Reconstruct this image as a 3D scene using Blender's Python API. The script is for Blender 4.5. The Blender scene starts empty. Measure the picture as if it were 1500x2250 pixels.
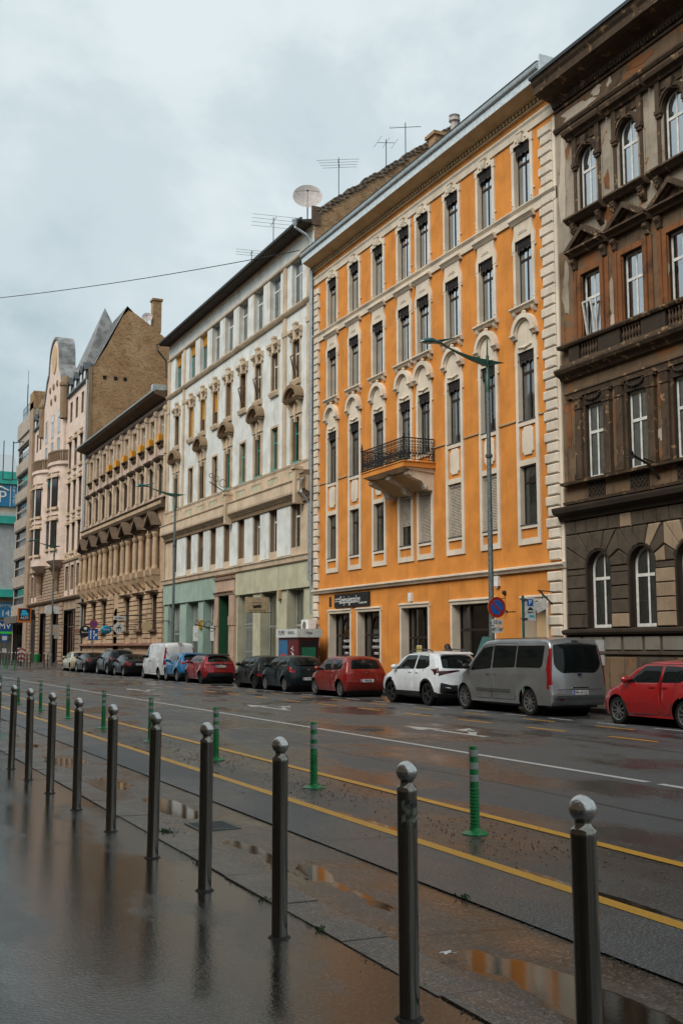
import bpy, math, random
import numpy as np
from mathutils import Vector, Matrix
from mathutils.geometry import delaunay_2d_cdt
random.seed(7)
sc = bpy.context.scene
COL = sc.collection
R = math.radians
# ---------------------------------------------------------------- camera
cam = bpy.data.cameras.new('camera'); camo = bpy.data.objects.new('camera', cam); COL.objects.link(camo)
cam.sensor_fit = 'VERTICAL'; cam.sensor_height = 36; cam.lens = 38.72; cam.clip_start = .05; cam.clip_end = 3000
camo.location = (0, 0, 1.68); camo.rotation_euler = (R(90 + 6.997), 0, R(-25.252))
sc.camera = camo
sc.view_settings.view_transform = 'Standard'; sc.view_settings.look = 'None'
sc.view_settings.exposure = 0.94; sc.view_settings.gamma = 1.0; sc.view_settings.use_curve_mapping = False
sc.cycles.max_bounces = 7; sc.cycles.transparent_max_bounces = 12; sc.cycles.glossy_bounces = 3; sc.cycles.diffuse_bounces = 3
sc.cycles.caustics_reflective = False; sc.cycles.caustics_refractive = False
# ---------------------------------------------------------------- overcast sky
SUN_EL, SUN_AZ = 46, 246       # azimuth measured from +Y towards +X
world = bpy.data.worlds.new('World'); sc.world = world; world.use_nodes = True
nt = world.node_tree; nt.nodes.clear()
def N(t, typ, **k):
    n = t.nodes.new(typ)
    for a, b in k.items():
        if a.startswith('i_'):
            n.inputs[a[2:].replace('_', ' ')].default_value = b
        else:
            setattr(n, a, b)
    return n
def LK(t, a, b): t.links.new(a, b)
def ramp(t, stops, interp='LINEAR'):
    n = t.nodes.new('ShaderNodeValToRGB'); n.color_ramp.interpolation = interp
    el = n.color_ramp.elements
    while len(el) < len(stops): el.new(0.5)
    for e, (p, c) in zip(el, stops):
        e.position = p; e.color = tuple(c) + (1,) if len(c) == 3 else c
    return n
tc = N(nt, 'ShaderNodeTexCoord')
sky = N(nt, 'ShaderNodeTexSky', sky_type='NISHITA', sun_disc=False, sun_elevation=R(SUN_EL), sun_rotation=R(SUN_AZ), air_density=1.0, dust_density=4.0, ozone_density=1.0)
mp = N(nt, 'ShaderNodeMapping'); mp.inputs['Scale'].default_value = (1.0, 1.0, 1.35); mp.inputs['Location'].default_value = (0.35, 0.15, 0.4)
LK(nt, tc.outputs['Generated'], mp.inputs['Vector'])
cn = N(nt, 'ShaderNodeTexNoise', i_Scale=2.4, i_Detail=7.0, i_Roughness=.56, i_Distortion=.2); LK(nt, mp.outputs[0], cn.inputs['Vector'])
cr = ramp(nt, [(.36, (.255, .315, .338)), (.5, (.355, .412, .428)), (.62, (.445, .492, .502))], 'EASE'); LK(nt, cn.outputs['Fac'], cr.inputs[0])
bgc = N(nt, 'ShaderNodeBackground', i_Strength=1.0); LK(nt, cr.outputs[0], bgc.inputs['Color'])
bgs = N(nt, 'ShaderNodeBackground', i_Strength=.06); LK(nt, sky.outputs[0], bgs.inputs['Color'])
adds = N(nt, 'ShaderNodeMixShader'); adds.inputs[0].default_value = .86
LK(nt, bgs.outputs[0], adds.inputs[1]); LK(nt, bgc.outputs[0], adds.inputs[2])
wo = N(nt, 'ShaderNodeOutputWorld'); LK(nt, adds.outputs[0], wo.inputs['Surface'])
sl = bpy.data.lights.new('sun', 'SUN'); so = bpy.data.objects.new('sun', sl); COL.objects.link(so)
sl.energy = 1.5; sl.angle = R(35); sl.color = (1.0, .95, .88)
_d = Vector((math.sin(R(SUN_AZ)) * math.cos(R(SUN_EL)), math.cos(R(SUN_AZ)) * math.cos(R(SUN_EL)), math.sin(R(SUN_EL))))
so.rotation_euler = (-_d).to_track_quat('-Z', 'Y').to_euler()
# ---------------------------------------------------------------- materials
M = {}
def newmat(name):
    m = bpy.data.materials.new(name); m.use_nodes = True; t = m.node_tree
    b = t.nodes['Principled BSDF']; M[name] = m
    return m, t, b
def mixc(t, fac, a, b, mode='MIX'):
    n = t.nodes.new('ShaderNodeMix'); n.data_type = 'RGBA'; n.blend_type = mode
    for s, v in ((0, fac), (6, a), (7, b)):
        if hasattr(v, 'links') or hasattr(v, 'is_output'): t.links.new(v, n.inputs[s])
        elif s == 0: n.inputs[0].default_value = v
        else: n.inputs[s].default_value = tuple(v) + (1,) if len(v) == 3 else v
    return n.outputs[2]
def pos(t, scale=(1, 1, 1)):
    g = N(t, 'ShaderNodeNewGeometry'); m = N(t, 'ShaderNodeMapping'); m.inputs['Scale'].default_value = scale
    LK(t, g.outputs['Position'], m.inputs['Vector']); return m.outputs[0]
def noise(t, vec, scale, detail=4, rough=.55, lo=.35, hi=.65, dist=0):
    n = N(t, 'ShaderNodeTexNoise', i_Scale=scale, i_Detail=detail, i_Roughness=rough, i_Distortion=dist); LK(t, vec, n.inputs['Vector'])
    r = N(t, 'ShaderNodeMapRange'); r.inputs[1].default_value = lo; r.inputs[2].default_value = hi; r.interpolation_type = 'SMOOTHSTEP'
    LK(t, n.outputs['Fac'], r.inputs[0]); return r.outputs[0]
def bumpn(t, b, h, strength, dist=.01):
    n = N(t, 'ShaderNodeBump'); n.inputs['Strength'].default_value = strength; n.inputs['Distance'].default_value = dist
    LK(t, h, n.inputs['Height']); LK(t, n.outputs[0], b.inputs['Normal'])
def math2(t, op, a, b):
    n = N(t, 'ShaderNodeMath', operation=op)
    for i, v in enumerate((a, b)):
        if isinstance(v, (int, float)): n.inputs[i].default_value = v
        else: LK(t, v, n.inputs[i])
    return n.outputs[0]
def plain(name, c, rough=.6, metal=0, coat=0, spec=.5, var=.12, vs=6.0):
    m, t, b = newmat(name)
    d = [max(0, x * (1 - var)) for x in c]; l = [min(1, x * (1 + var)) for x in c]
    LK(t, mixc(t, noise(t, pos(t), vs, 4), d, l), b.inputs['Base Color'])
    b.inputs['Roughness'].default_value = rough; b.inputs['Metallic'].default_value = metal
    b.inputs['Coat Weight'].default_value = coat; b.inputs['Coat Roughness'].default_value = .05
    b.inputs['Specular IOR Level'].default_value = spec
    return m
def plaster(name, c, dirt, amt=.5, streak=.5, patch=None, pamt=.62, rough=.85, pscale=.5, grain=.25, dscale=.9):
    """painted render: soft blotches, rain streaks, fallen patches, fine grain"""
    m, t, b = newmat(name)
    p = pos(t)
    base = mixc(t, noise(t, p, 1.3, 5), [x * .9 for x in c], [min(1, x * 1.08) for x in c])
    blot = math2(t, 'MULTIPLY', noise(t, p, dscale, 6, .65, .45, .78), amt)
    base = mixc(t, blot, base, dirt)
    st = math2(t, 'MULTIPLY', noise(t, pos(t, (4.5, 4.5, .25)), 1.2, 5, .6, .5, .8), streak)
    base = mixc(t, st, base, dirt)
    if patch:
        pm = noise(t, p, pscale, 7, .6, pamt, pamt + .02, .4)
        base = mixc(t, pm, base, patch)
    LK(t, base, b.inputs['Base Color']); b.inputs['Roughness'].default_value = rough; b.inputs['Specular IOR Level'].default_value = .25
    bumpn(t, b, noise(t, p, 22, 6, .7, .2, .8), grain, .012)
    return m
def glassmat(name, tint=(.75, .8, .78), refl=1.0):
    m, t, b = newmat(name); t.nodes.remove(b); o = t.nodes['Material Output']
    tr = N(t, 'ShaderNodeBsdfTransparent'); tr.inputs[0].default_value = tuple(tint) + (1,)
    gl = N(t, 'ShaderNodeBsdfGlossy'); gl.inputs['Roughness'].default_value = .025; gl.inputs[0].default_value = (.95, .98, 1, 1)
    fr = N(t, 'ShaderNodeFresnel'); fr.inputs[0].default_value = 1.62
    wv = noise(t, pos(t), 1.1, 2, .5, 0, 1); bn = N(t, 'ShaderNodeBump'); bn.inputs['Strength'].default_value = .05; bn.inputs['Distance'].default_value = .05
    LK(t, wv, bn.inputs['Height']); LK(t, bn.outputs[0], gl.inputs['Normal'])
    f2 = math2(t, 'MULTIPLY', fr.outputs[0], refl)
    mx = N(t, 'ShaderNodeMixShader'); LK(t, f2, mx.inputs[0]); LK(t, tr.outputs[0], mx.inputs[1]); LK(t, gl.outputs[0], mx.inputs[2])
    LK(t, mx.outputs[0], o.inputs['Surface']); return m
# ---------------------------------------------------------------- mesh builder
def nrm2(pts):
    a = sum(p[0] * q[1] - q[0] * p[1] for p, q in zip(pts, pts[1:] + pts[:1]))
    return pts if a > 0 else pts[::-1]
class B:
    def __init__(s): s.v = []; s.f = []
    def add(s, vs, fs):
        n = len(s.v); s.v += [tuple(v) for v in vs]; s.f += [tuple(i + n for i in f) for f in fs]; return s
    def box(s, x0, x1, y0, y1, z0, z1):
        return s.add([(x0, y0, z0), (x1, y0, z0), (x1, y1, z0), (x0, y1, z0), (x0, y0, z1), (x1, y0, z1), (x1, y1, z1), (x0, y1, z1)],
                     [(0, 3, 2, 1), (4, 5, 6, 7), (0, 1, 5, 4), (1, 2, 6, 5), (2, 3, 7, 6), (3, 0, 4, 7)])
    def prof(s, pts, x0, x1, caps=True):
        """closed (y,z) outline pulled along x"""
        n = len(pts)
        vs = [(x0, y, z) for y, z in pts] + [(x1, y, z) for y, z in pts]
        fs = [(i, (i + 1) % n, n + (i + 1) % n, n + i) for i in range(n)]
        if caps: fs += [tuple(range(n))[::-1], tuple(range(n, 2 * n))]
        return s.add(vs, fs)
    def plate(s, pts, y0, y1, bev=0, back=False):
        """(x,z) outline pulled from y0 (front) to y1"""
        n = len(pts); vs = []
        if bev:
            cx = sum(p[0] for p in pts) / n; cz = sum(p[1] for p in pts) / n
            q = []
            for x, z in pts:
                dx, dz = x - cx, z - cz; d = math.hypot(dx, dz) or 1
                k = 1 - min(.45, bev * 1.4 / d); q.append((cx + dx * k, cz + dz * k))
            vs = [(x, y0, z) for x, z in q] + [(x, y0 + bev, z) for x, z in pts] + [(x, y1, z) for x, z in pts]
            fs = [tuple(range(n))] + [(k * n + i, (k + 1) * n + i, (k + 1) * n + (i + 1) % n, k * n + (i + 1) % n) for k in (0, 1) for i in range(n)]
        else:
            vs = [(x, y0, z) for x, z in pts] + [(x, y1, z) for x, z in pts]
            fs = [tuple(range(n))] + [(i, n + i, n + (i + 1) % n, (i + 1) % n) for i in range(n)]
            if back: fs += [tuple(range(n, 2 * n))[::-1]]
        return s.add(vs, fs)
    def ring(s, o, i, y0, y1, closed=False):
        """band between two (x,z) polylines of equal length"""
        n = len(o)
        vs = [(x, y0, z) for x, z in o] + [(x, y0, z) for x, z in i] + [(x, y1, z) for x, z in o] + [(x, y1, z) for x, z in i]
        fs = []
        for k in range(n if closed else n - 1):
            j = (k + 1) % n
            fs += [(k, j, n + j, n + k), (k, 2 * n + k, 2 * n + j, j), (n + k, n + j, 3 * n + j, 3 * n + k)]
        if not closed: fs += [(0, n, 3 * n, 2 * n), (n - 1, 3 * n - 1, 4 * n - 1, 2 * n - 1)]
        return s.add(vs, fs)
    def lathe(s, prof, n=16, c=(0, 0, 0), ax='z', sx=1, sy=1):
        m = len(prof); vs = []
        for k in range(n):
            a = 2 * math.pi * k / n
            for r, z in prof:
                u, v = r * math.cos(a) * sx, r * math.sin(a) * sy
                p = (u, v, z) if ax == 'z' else ((z, u, v) if ax == 'x' else (u, z, v))
                vs.append((c[0] + p[0], c[1] + p[1], c[2] + p[2]))
        fs = [(k * m + i, ((k + 1) % n) * m + i, ((k + 1) % n) * m + i + 1, k * m + i + 1) for k in range(n) for i in range(m - 1)]
        return s.add(vs, fs)
    def ball(s, c, r, n=10, sx=1, sy=1, sz=1):
        m = max(4, n // 2 + 1)
        return s.lathe([(r * math.sin(math.pi * i / m), -sz * r * math.cos(math.pi * i / m)) for i in range(m + 1)], n, c, sx=sx, sy=sy)
    def tube(s, pts, r, n=6, caps=True):
        P = [Vector(p) for p in pts]; m = len(P); vs = []
        for i, p in enumerate(P):
            d = (P[min(i + 1, m - 1)] - P[max(i - 1, 0)]).normalized()
            u = d.cross(Vector((0, 0, 1)) if abs(d.z) < .95 else Vector((1, 0, 0))).normalized(); w = d.cross(u)
            rr = r[i] if isinstance(r, (list, tuple)) else r
            for k in range(n):
                a = 2 * math.pi * k / n; vs.append(tuple(p + u * (rr * math.cos(a)) + w * (rr * math.sin(a))))
        fs = [(i * n + k, i * n + (k + 1) % n, (i + 1) * n + (k + 1) % n, (i + 1) * n + k) for i in range(m - 1) for k in range(n)]
        if caps: fs += [tuple(range(n))[::-1], tuple(range((m - 1) * n, m * n))]
        return s.add(vs, fs)
    def quad(s, a, b, c, d): return s.add([a, b, c, d], [(0, 1, 2, 3)])
    def disc(s, c, r, y0, y1, n=24, rz=None):
        return s.plate([(c[0] + r * math.cos(2 * math.pi * k / n), c[1] + (rz or r) * math.sin(2 * math.pi * k / n)) for k in range(n)], y0, y1, back=True)
    def mesh(s, name, smooth=None):
        m = bpy.data.meshes.new(name); m.from_pydata(s.v, [], s.f); m.update()
        if smooth is not None:
            m.polygons.foreach_set('use_smooth', [True] * len(m.polygons)); m.set_sharp_from_angle(angle=R(smooth))
        return m
def OB(name, me, mat=None, parent=None, loc=(0, 0, 0), rot=None, smooth=None):
    if isinstance(me, B): me = me.mesh(name, smooth)
    if mat and not len(me.materials): me.materials.append(M[mat] if isinstance(mat, str) else mat)
    o = bpy.data.objects.new(name, me); COL.objects.link(o); o.location = loc
    if rot: o.rotation_euler = rot
    if parent: o.parent = parent
    return o
def tag(o, label=None, cat=None, group=None, kind=None):
    for k, v in (('label', label), ('category', cat), ('group', group), ('kind', kind)):
        if v: o[k] = v
    return o
def EMPTY(name, loc=(0, 0, 0), rz=0, parent=None):
    o = bpy.data.objects.new(name, None); COL.objects.link(o); o.location = loc; o.rotation_euler = (0, 0, rz); o.empty_display_size = .2
    if parent: o.parent = parent
    return o
def THING(name, label, cat, loc=(0, 0, 0), rz=0, group=None):
    return tag(EMPTY(name, loc, rz), label, cat, group)
CACHE = {}
def shared(key, fn, smooth=None):
    if key not in CACHE: CACHE[key] = fn().mesh(key[0], smooth)
    return CACHE[key]
def text(s, size, mat, parent, loc, align='CENTER', rot=None, name='lettering', sx=1, shear=0, ext=.003):
    cu = bpy.data.curves.new('t', 'FONT'); cu.body = s; cu.size = size; cu.align_x = align; cu.align_y = 'CENTER'; cu.extrude = ext; cu.shear = shear; cu.resolution_u = 3
    ob = bpy.data.objects.new('t', cu); me = bpy.data.meshes.new_from_object(ob)
    for v in me.vertices: x, y, z = v.co; v.co = (x * sx, -z, y)
    bpy.data.objects.remove(ob); bpy.data.curves.remove(cu)
    me.materials.clear(); me.name = name
    return OB(name, me, mat, parent, loc, rot)
W = 21.0          # facade line (world X)
def building(name, label, ynear, yfar, X=W):
    """local frame: x along the facade from its far end, y into the house, z up"""
    return THING(name, label, 'building', (X, yfar, 0), R(-90))
def arc(cx, cz, r, a0, a1, n, rz=None):
    return [(cx + r * math.cos(R(a0 + (a1 - a0) * k / n)), cz + (rz or r) * math.sin(R(a0 + (a1 - a0) * k / n))) for k in range(n + 1)]
def wall(parent, x0, x1, z0, z1, holes, mat, y=0.0, name='wall', back=None):
    """flat wall with rectangular or arched (flag) openings"""
    xs = sorted({x0, x1, *[round(min(max(h[i], x0), x1), 4) for h in holes for i in (0, 1)]})
    zs = sorted({z0, z1, *[round(min(max(h[i], z0), z1), 4) for h in holes for i in (2, 3)]})
    b = B()
    for i in range(len(xs) - 1):
        run = None
        for j in range(len(zs) - 1):
            cx, cz = (xs[i] + xs[i + 1]) / 2, (zs[j] + zs[j + 1]) / 2
            if any(h[0] < cx < h[1] and h[2] < cz < h[3] for h in holes): continue
            b.quad((xs[i], y, zs[j]), (xs[i + 1], y, zs[j]), (xs[i + 1], y, zs[j + 1]), (xs[i], y, zs[j + 1]))
    for h in holes:
        if len(h) > 4 and h[4]:
            hw = (h[1] - h[0]) / 2; cx = (h[0] + h[1]) / 2; rise = h[4] if h[4] is not True else hw
            for sg in (-1, 1):
                a = arc(cx, h[3] - rise, hw, 90, 90 + sg * 90, 8, rise)
                b.add([(x, y, z) for x, z in a] + [(cx + (-sg) * hw, y, h[3])], [tuple(range(10))])
    return OB(name, b, mat, parent)
def side_walls(parent, w, d, h, mat, zl=0):
    b = B(); b.quad((0, .001, zl), (0, d, zl), (0, d, h), (0, .001, h)); b.quad((w, .001, zl), (w, d, zl), (w, d, h), (w, .001, h)); b.quad((0, d, zl), (w, d, zl), (w, d, h), (0, d, h))
    return OB('side_wall', b, mat, parent)
def frame_mesh(w, h, tr, mull, fw=.06, y0=0, y1=.07, arch=0, bars=()):
    b = B(); x0, x1 = -w / 2, w / 2
    hz = h - arch
    b.box(x0, x0 + fw, y0, y1, 0, hz); b.box(x1 - fw, x1, y0, y1, 0, hz); b.box(x0 + fw, x1 - fw, y0, y1, 0, fw)
    if arch: b.ring(arc(0, hz, w / 2, 0, 180, 12, arch), arc(0, hz, w / 2 - fw, 0, 180, 12, arch - fw), y0, y1)
    else: b.box(x0 + fw, x1 - fw, y0, y1, h - fw, h)
    zt = h * tr if tr else None
    if zt: b.box(x0 + fw, x1 - fw, y0 - .012, y1, zt - .045, zt + .045)
    if mull:
        lo_t = (zt - .05) if zt else h - fw
        b.box(-.035, .035, y0 - .004, y1, fw, lo_t)
        if zt and mull > 1: b.box(-.028, .028, y0, y1, zt + .05, h - fw)
    for zb in bars: b.box(x0 + fw, x1 - fw, y0 + .02, y1 - .01, zb - .012, zb + .012)
    return b
def curtain_mesh(w, h, n=26, amp=.013, part=0):
    b = B(); vs = []
    for k in range(n + 1):
        x = -w / 2 + w * k / n; y = amp * math.sin(k * 1.9) + amp * .5 * math.sin(k * .7)
        vs += [(x, y, 0), (x, y, h)]
    fs = [(2 * k, 2 * k + 2, 2 * k + 3, 2 * k + 1) for k in range(n) if not (part and abs(k / n - .5) < part / 2)]
    return b.add(vs, fs)
def window(parent, cx, z0, w, h, depth=.24, tr=.66, mull=2, fmat='dark_wood', gmat='glass', rmat=None, cur=None, curpart=0, arch=0, bars=(), fw=.06, blind=0, blindmat='blind', room=True, name='window', split=True):
    """joinery set back in the opening; panes, curtain, reveal are its sub-parts"""
    key = ('window', w, h, tr, mull, fmat, arch, bars, fw)
    o = OB(name, shared(key, lambda: frame_mesh(w, h, tr, mull, fw, arch=arch, bars=bars)), fmat, parent, (cx, depth, z0))
    def pane(x0, x1, za, zb, ar=0):
        k = ('pane', round(x1 - x0, 3), round(zb - za, 3), ar, gmat)
        ww, hh = x1 - x0, zb - za
        if ar: f = lambda: B().add([(x, 0, z) for x, z in [(-ww / 2, 0), (ww / 2, 0)] + arc(0, hh - ar, ww / 2, 0, 180, 12, ar)], [tuple(range(15))])
        else: f = lambda: B().quad((-ww / 2, 0, 0), (ww / 2, 0, 0), (ww / 2, 0, hh), (-ww / 2, 0, hh))
        OB('pane', shared(k, f), gmat, o, ((x0 + x1) / 2, .012, za))
    zt = h * tr if tr else h
    i = fw * .6
    cols = [(-w / 2 + i, -.02), (.02, w / 2 - i)] if (mull and split) else [(-w / 2 + i, w / 2 - i)]
    zl = zt - .03 if tr else h - i
    for a, c in cols: pane(a, c, i, zl if not (arch and not tr) else h - i, arch - i if (arch and not tr) else 0)
    if tr:
        if arch: pane(-w / 2 + i, w / 2 - i, zt + .03, h - i, min(arch - i, h - i - zt - .04))
        else:
            for a, c in (cols if mull > 1 else [(-w / 2 + i, w / 2 - i)]): pane(a, c, zt + .03, h - i)
    if rmat:
        b = B(); x = w / 2; e = .004
        b.quad((-x + e, 0, 0), (-x + e, depth + .3, 0), (-x + e, depth + .3, h - arch), (-x + e, 0, h - arch)); b.quad((x - e, 0, 0), (x - e, depth + .3, 0), (x - e, depth + .3, h - arch), (x - e, 0, h - arch))
        b.quad((-x, 0, e), (x, 0, e), (x, depth + .3, e), (-x, depth + .3, e))
        if arch:
            a = arc(0, h - arch, x - e, 0, 180, 12, arch - e)
            for p, q in zip(a, a[1:]): b.quad((p[0], 0, p[1]), (q[0], 0, q[1]), (q[0], depth + .3, q[1]), (p[0], depth + .3, p[1]))
        else: b.quad((-x, 0, h - e), (x, 0, h - e), (x, depth + .3, h - e), (-x, depth + .3, h - e))
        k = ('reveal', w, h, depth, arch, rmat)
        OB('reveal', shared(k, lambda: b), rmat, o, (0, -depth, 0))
    if cur:
        OB('curtain', shared(('curtain', w, h, curpart, cur), lambda: curtain_mesh(w - .06, h - .06, part=curpart)), cur, o, (0, .045, .03))
    if blind:
        k = ('blind', w, h, blind, blindmat)
        def bl():
            b = B(); n = int(h * blind / .055)
            for q in range(n):
                z = h - .05 - q * .055
                b.prof([(-.012, z), (.004, z + .04), (.02, z + .04), (.02, z - .004)], -w / 2 + .04, w / 2 - .04)
            b.box(-w / 2 + .02, w / 2 - .02, -.03, .03, h - .12, h - .01); return b
        OB('roller_blind', shared(k, bl), blindmat, o, (0, -.06, 0))
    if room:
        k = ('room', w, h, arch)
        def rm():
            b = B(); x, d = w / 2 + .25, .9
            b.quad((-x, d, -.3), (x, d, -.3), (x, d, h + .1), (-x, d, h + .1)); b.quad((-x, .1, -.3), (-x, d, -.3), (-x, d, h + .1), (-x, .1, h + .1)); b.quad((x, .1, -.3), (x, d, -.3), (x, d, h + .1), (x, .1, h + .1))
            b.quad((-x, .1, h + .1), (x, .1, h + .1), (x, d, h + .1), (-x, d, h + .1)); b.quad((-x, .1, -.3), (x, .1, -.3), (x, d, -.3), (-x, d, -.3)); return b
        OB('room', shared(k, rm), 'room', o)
    return o
# ---------------------------------------------------------------- colours
plain('dark_wood', (.022, .014, .011), .55, spec=.3)
plain('white_wood', (.62, .62, .58), .5)
plain('grey_wood', (.30, .30, .29), .6)
plain('brown_wood', (.10, .055, .03), .6)
plain('teal_wood', (.012, .25, .21), .5)
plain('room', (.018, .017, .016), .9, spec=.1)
plain('curtain', (.90, .90, .88), .95, var=.1)
plain('curtain_grey', (.42, .43, .41), .95)
plain('curtain_warm', (.35, .31, .24), .95)
plain('blind', (.36, .31, .245), .7)
plain('blind_yellow', (.62, .31, .03), .7)
plain('blind_brown', (.20, .125, .07), .75)
plain('iron', (.010, .010, .010), .5, spec=.4)
plain('lace', (.030, .024, .023), .75, var=.5, vs=60)
plain('zinc', (.42, .46, .47), .38, metal=.55)
plain('zinc_dark', (.07, .08, .085), .5, metal=.3)
plain('fascia_white', (.60, .68, .72), .4)
plain('black_board', (.008, .009, .010), .4)
plain('white_paint', (.70, .70, .68), .5)
plain('black_paint', (.01, .01, .01), .5)
plain('cable', (.015, .015, .016), .6)
plain('tile', (.055, .04, .032), .9, var=.5, vs=9)
plain('coping', (.15, .115, .085), .9, var=.5, vs=8)
plain('signblue', (.012, .10, .36), .35)
plain('signred', (.34, .018, .018), .35)
plain('signwhite', (.55, .56, .55), .4)
plain('greenpole', (.018, .07, .05), .45)
plain('teal_metal', (.004, .075, .085), .28, coat=.6, metal=.2)
plain('lamp_glass', (.35, .38, .36), .15)
plain('chrome', (.55, .56, .56), .12, metal=1)
plain('plastic_black', (.012, .012, .013), .5, spec=.35)
plain('tyre', (.012, .012, .012), .75, spec=.25)
plain('alloy', (.38, .39, .40), .28, metal=.85)
plain('alloy_dark', (.06, .062, .065), .3, metal=.7)
plain('tail_red', (.20, .004, .006), .22, coat=.2, spec=.3)
plain('tail_dark', (.045, .006, .008), .2, coat=.2, spec=.3)
plain('plate_white', (.60, .60, .58), .4)
plain('plate_blue', (.02, .06, .35), .4)
plain('leaf', (.035, .085, .018), .7, var=.4, vs=30)
glassmat('glass_clear', (.95, .97, .95), 1.0); glassmat('glass', (.92, .94, .92), refl=2.0); glassmat('glass_bright', (.95, .96, .96), 6.5)
plain('shopglass', (.02, .026, .026), .08, spec=.7); plain('carglass', (.006, .008, .008), .05, spec=.28)
plaster('orange', (.62, .240, .048), (.36, .125, .028), .5, .5, grain=.2)
plaster('cream', (.66, .575, .46), (.38, .30, .21), .32, .34, grain=.12)
plaster('cream_rough', (.68, .60, .49), (.34, .27, .19), .4, .35, grain=.9)
plaster('cove', (.52, .37, .21), (.30, .20, .10), .35, .25, grain=.08)
plaster('pale', (.64, .665, .64), (.42, .36, .26), .5, .45, patch=(.50, .36, .25), pamt=.74, grain=.15)
plaster('pale_trim', (.55, .435, .31), (.27, .19, .12), .6, .6, grain=.2)
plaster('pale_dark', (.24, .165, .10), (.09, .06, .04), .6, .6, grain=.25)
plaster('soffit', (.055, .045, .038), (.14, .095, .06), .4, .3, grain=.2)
plaster('mint', (.30, .40, .335), (.14, .20, .155), .3, .4, grain=.08)
plaster('olive', (.45, .44, .315), (.22, .20, .11), .35, .45, grain=.08)
plaster('pinkish', (.43, .305, .225), (.22, .14, .10), .5, .5, grain=.15)
plaster('deep_green', (.022, .085, .04), (.01, .03, .018), .5, .5)
plaster('mauve', (.50, .385, .335), (.32, .225, .17), .5, .45, grain=.15)
plaster('tan', (.48, .345, .225), (.16, .105, .062), .6, .7, grain=.3)
plaster('tan_dark', (.13, .09, .06), (.035, .025, .018), .6, .6, grain=.3)
plaster('rust_pink', (.30, .15, .12), (.10, .06, .045), .6, .5)
plaster('rose', (.64, .51, .43), (.44, .32, .24), .45, .5, grain=.12)
plaster('rose_dark', (.36, .26, .185), (.13, .09, .06), .6, .6, grain=.3)
plaster('concrete', (.40, .345, .285), (.16, .13, .10), .5, .6, grain=.2)
plaster('concrete_dark', (.13, .115, .10), (.06, .052, .045), .5, .6, grain=.2)
plaster('turquoise', (.04, .36, .30), (.01, .15, .12), .4, .4, rough=.5)
plaster('panel_grey', (.40, .42, .42), (.26, .25, .235), .4, .7, rough=.5)
plaster('tilewall', (.40, .30, .20), (.22, .15, .09), .5, .4)
plaster('br_wall', (.17, .112, .066), (.036, .025, .018), .85, .85, patch=(.24, .10, .038), pamt=.575, pscale=.8, grain=.5, dscale=1.5)
plaster('br_grey', (.33, .28, .215), (.085, .06, .04), .75, .8, patch=(.24, .105, .045), pamt=.615, pscale=.9, grain=.5, dscale=1.4)
plaster('br_bare', (.47, .40, .32), (.30, .24, .18), .4, .3, grain=.4)
plaster('br_trim', (.085, .056, .035), (.020, .014, .011), .85, .8, patch=(.26, .165, .085), pamt=.60, pscale=3.2, grain=.7, dscale=2.4)
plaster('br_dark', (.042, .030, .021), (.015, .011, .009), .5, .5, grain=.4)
plaster('br_stone', (.085, .066, .047), (.024, .018, .013), .8, .7, grain=.8, dscale=2.2)
plaster('br_sand', (.32, .235, .155), (.12, .08, .05), .7, .5, grain=.8)
plaster('br_plinth', (.19, .175, .145), (.07, .055, .04), .6, .6, grain=.5)
plaster('br_orange', (.21, .085, .032), (.05, .03, .018), .95, .9, grain=.5, dscale=1.8)
def brickmat(name, c1, c2, mortar, stain):
    m, t, b = newmat(name)
    g = N(t, 'ShaderNodeNewGeometry'); sx = N(t, 'ShaderNodeSeparateXYZ'); LK(t, g.outputs['Position'], sx.inputs[0])
    cb = N(t, 'ShaderNodeCombineXYZ'); LK(t, math2(t, 'ADD', sx.outputs[0], sx.outputs[1]), cb.inputs[0]); LK(t, sx.outputs[2], cb.inputs[1])
    br = N(t, 'ShaderNodeTexBrick', i_Scale=1.0, i_Mortar_Size=.012, i_Bias=-.1, i_Brick_Width=.27, i_Row_Height=.085)
    br.inputs['Color1'].default_value = c1 + (1,); br.inputs['Color2'].default_value = c2 + (1,); br.inputs['Mortar'].default_value = mortar + (1,)
    LK(t, cb.outputs[0], br.inputs['Vector'])
    p = pos(t)
    c = mixc(t, math2(t, 'MULTIPLY', noise(t, p, .42, 6, .65, .46, .62), .7), br.outputs[0], stain)
    c = mixc(t, math2(t, 'MULTIPLY', noise(t, pos(t, (1.3, 1.3, 2.2)), .9, 7, .75, .50, .66), .75), c, [x * .5 for x in c1])
    c = mixc(t, math2(t, 'MULTIPLY', noise(t, pos(t, (1, 1, 2.6)), 3.2, 6, .8, .50, .62), .8), c, [x * .38 for x in c1])
    c = mixc(t, math2(t, 'MULTIPLY', noise(t, pos(t, (1, 1, 2)), 7, 4, .8, .56, .64), .8), c, [min(1, x * 1.5) for x in c1])
    LK(t, c, b.inputs['Base Color']); b.inputs['Roughness'].default_value = .95; b.inputs['Specular IOR Level'].default_value = .15
    bumpn(t, b, math2(t, 'ADD', br.outputs['Fac'], noise(t, p, 14, 5, .8, .2, .8)), .6, -.03); return m
brickmat('brick_wall', (.40, .225, .105), (.27, .15, .075), (.36, .27, .17), (.47, .33, .19))
brickmat('brick_roof', (.42, .245, .125), (.29, .165, .085), (.34, .26, .17), (.46, .31, .18))
plain('galv', (.16, .19, .19), .42, metal=.5, var=.25, vs=14)
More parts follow.
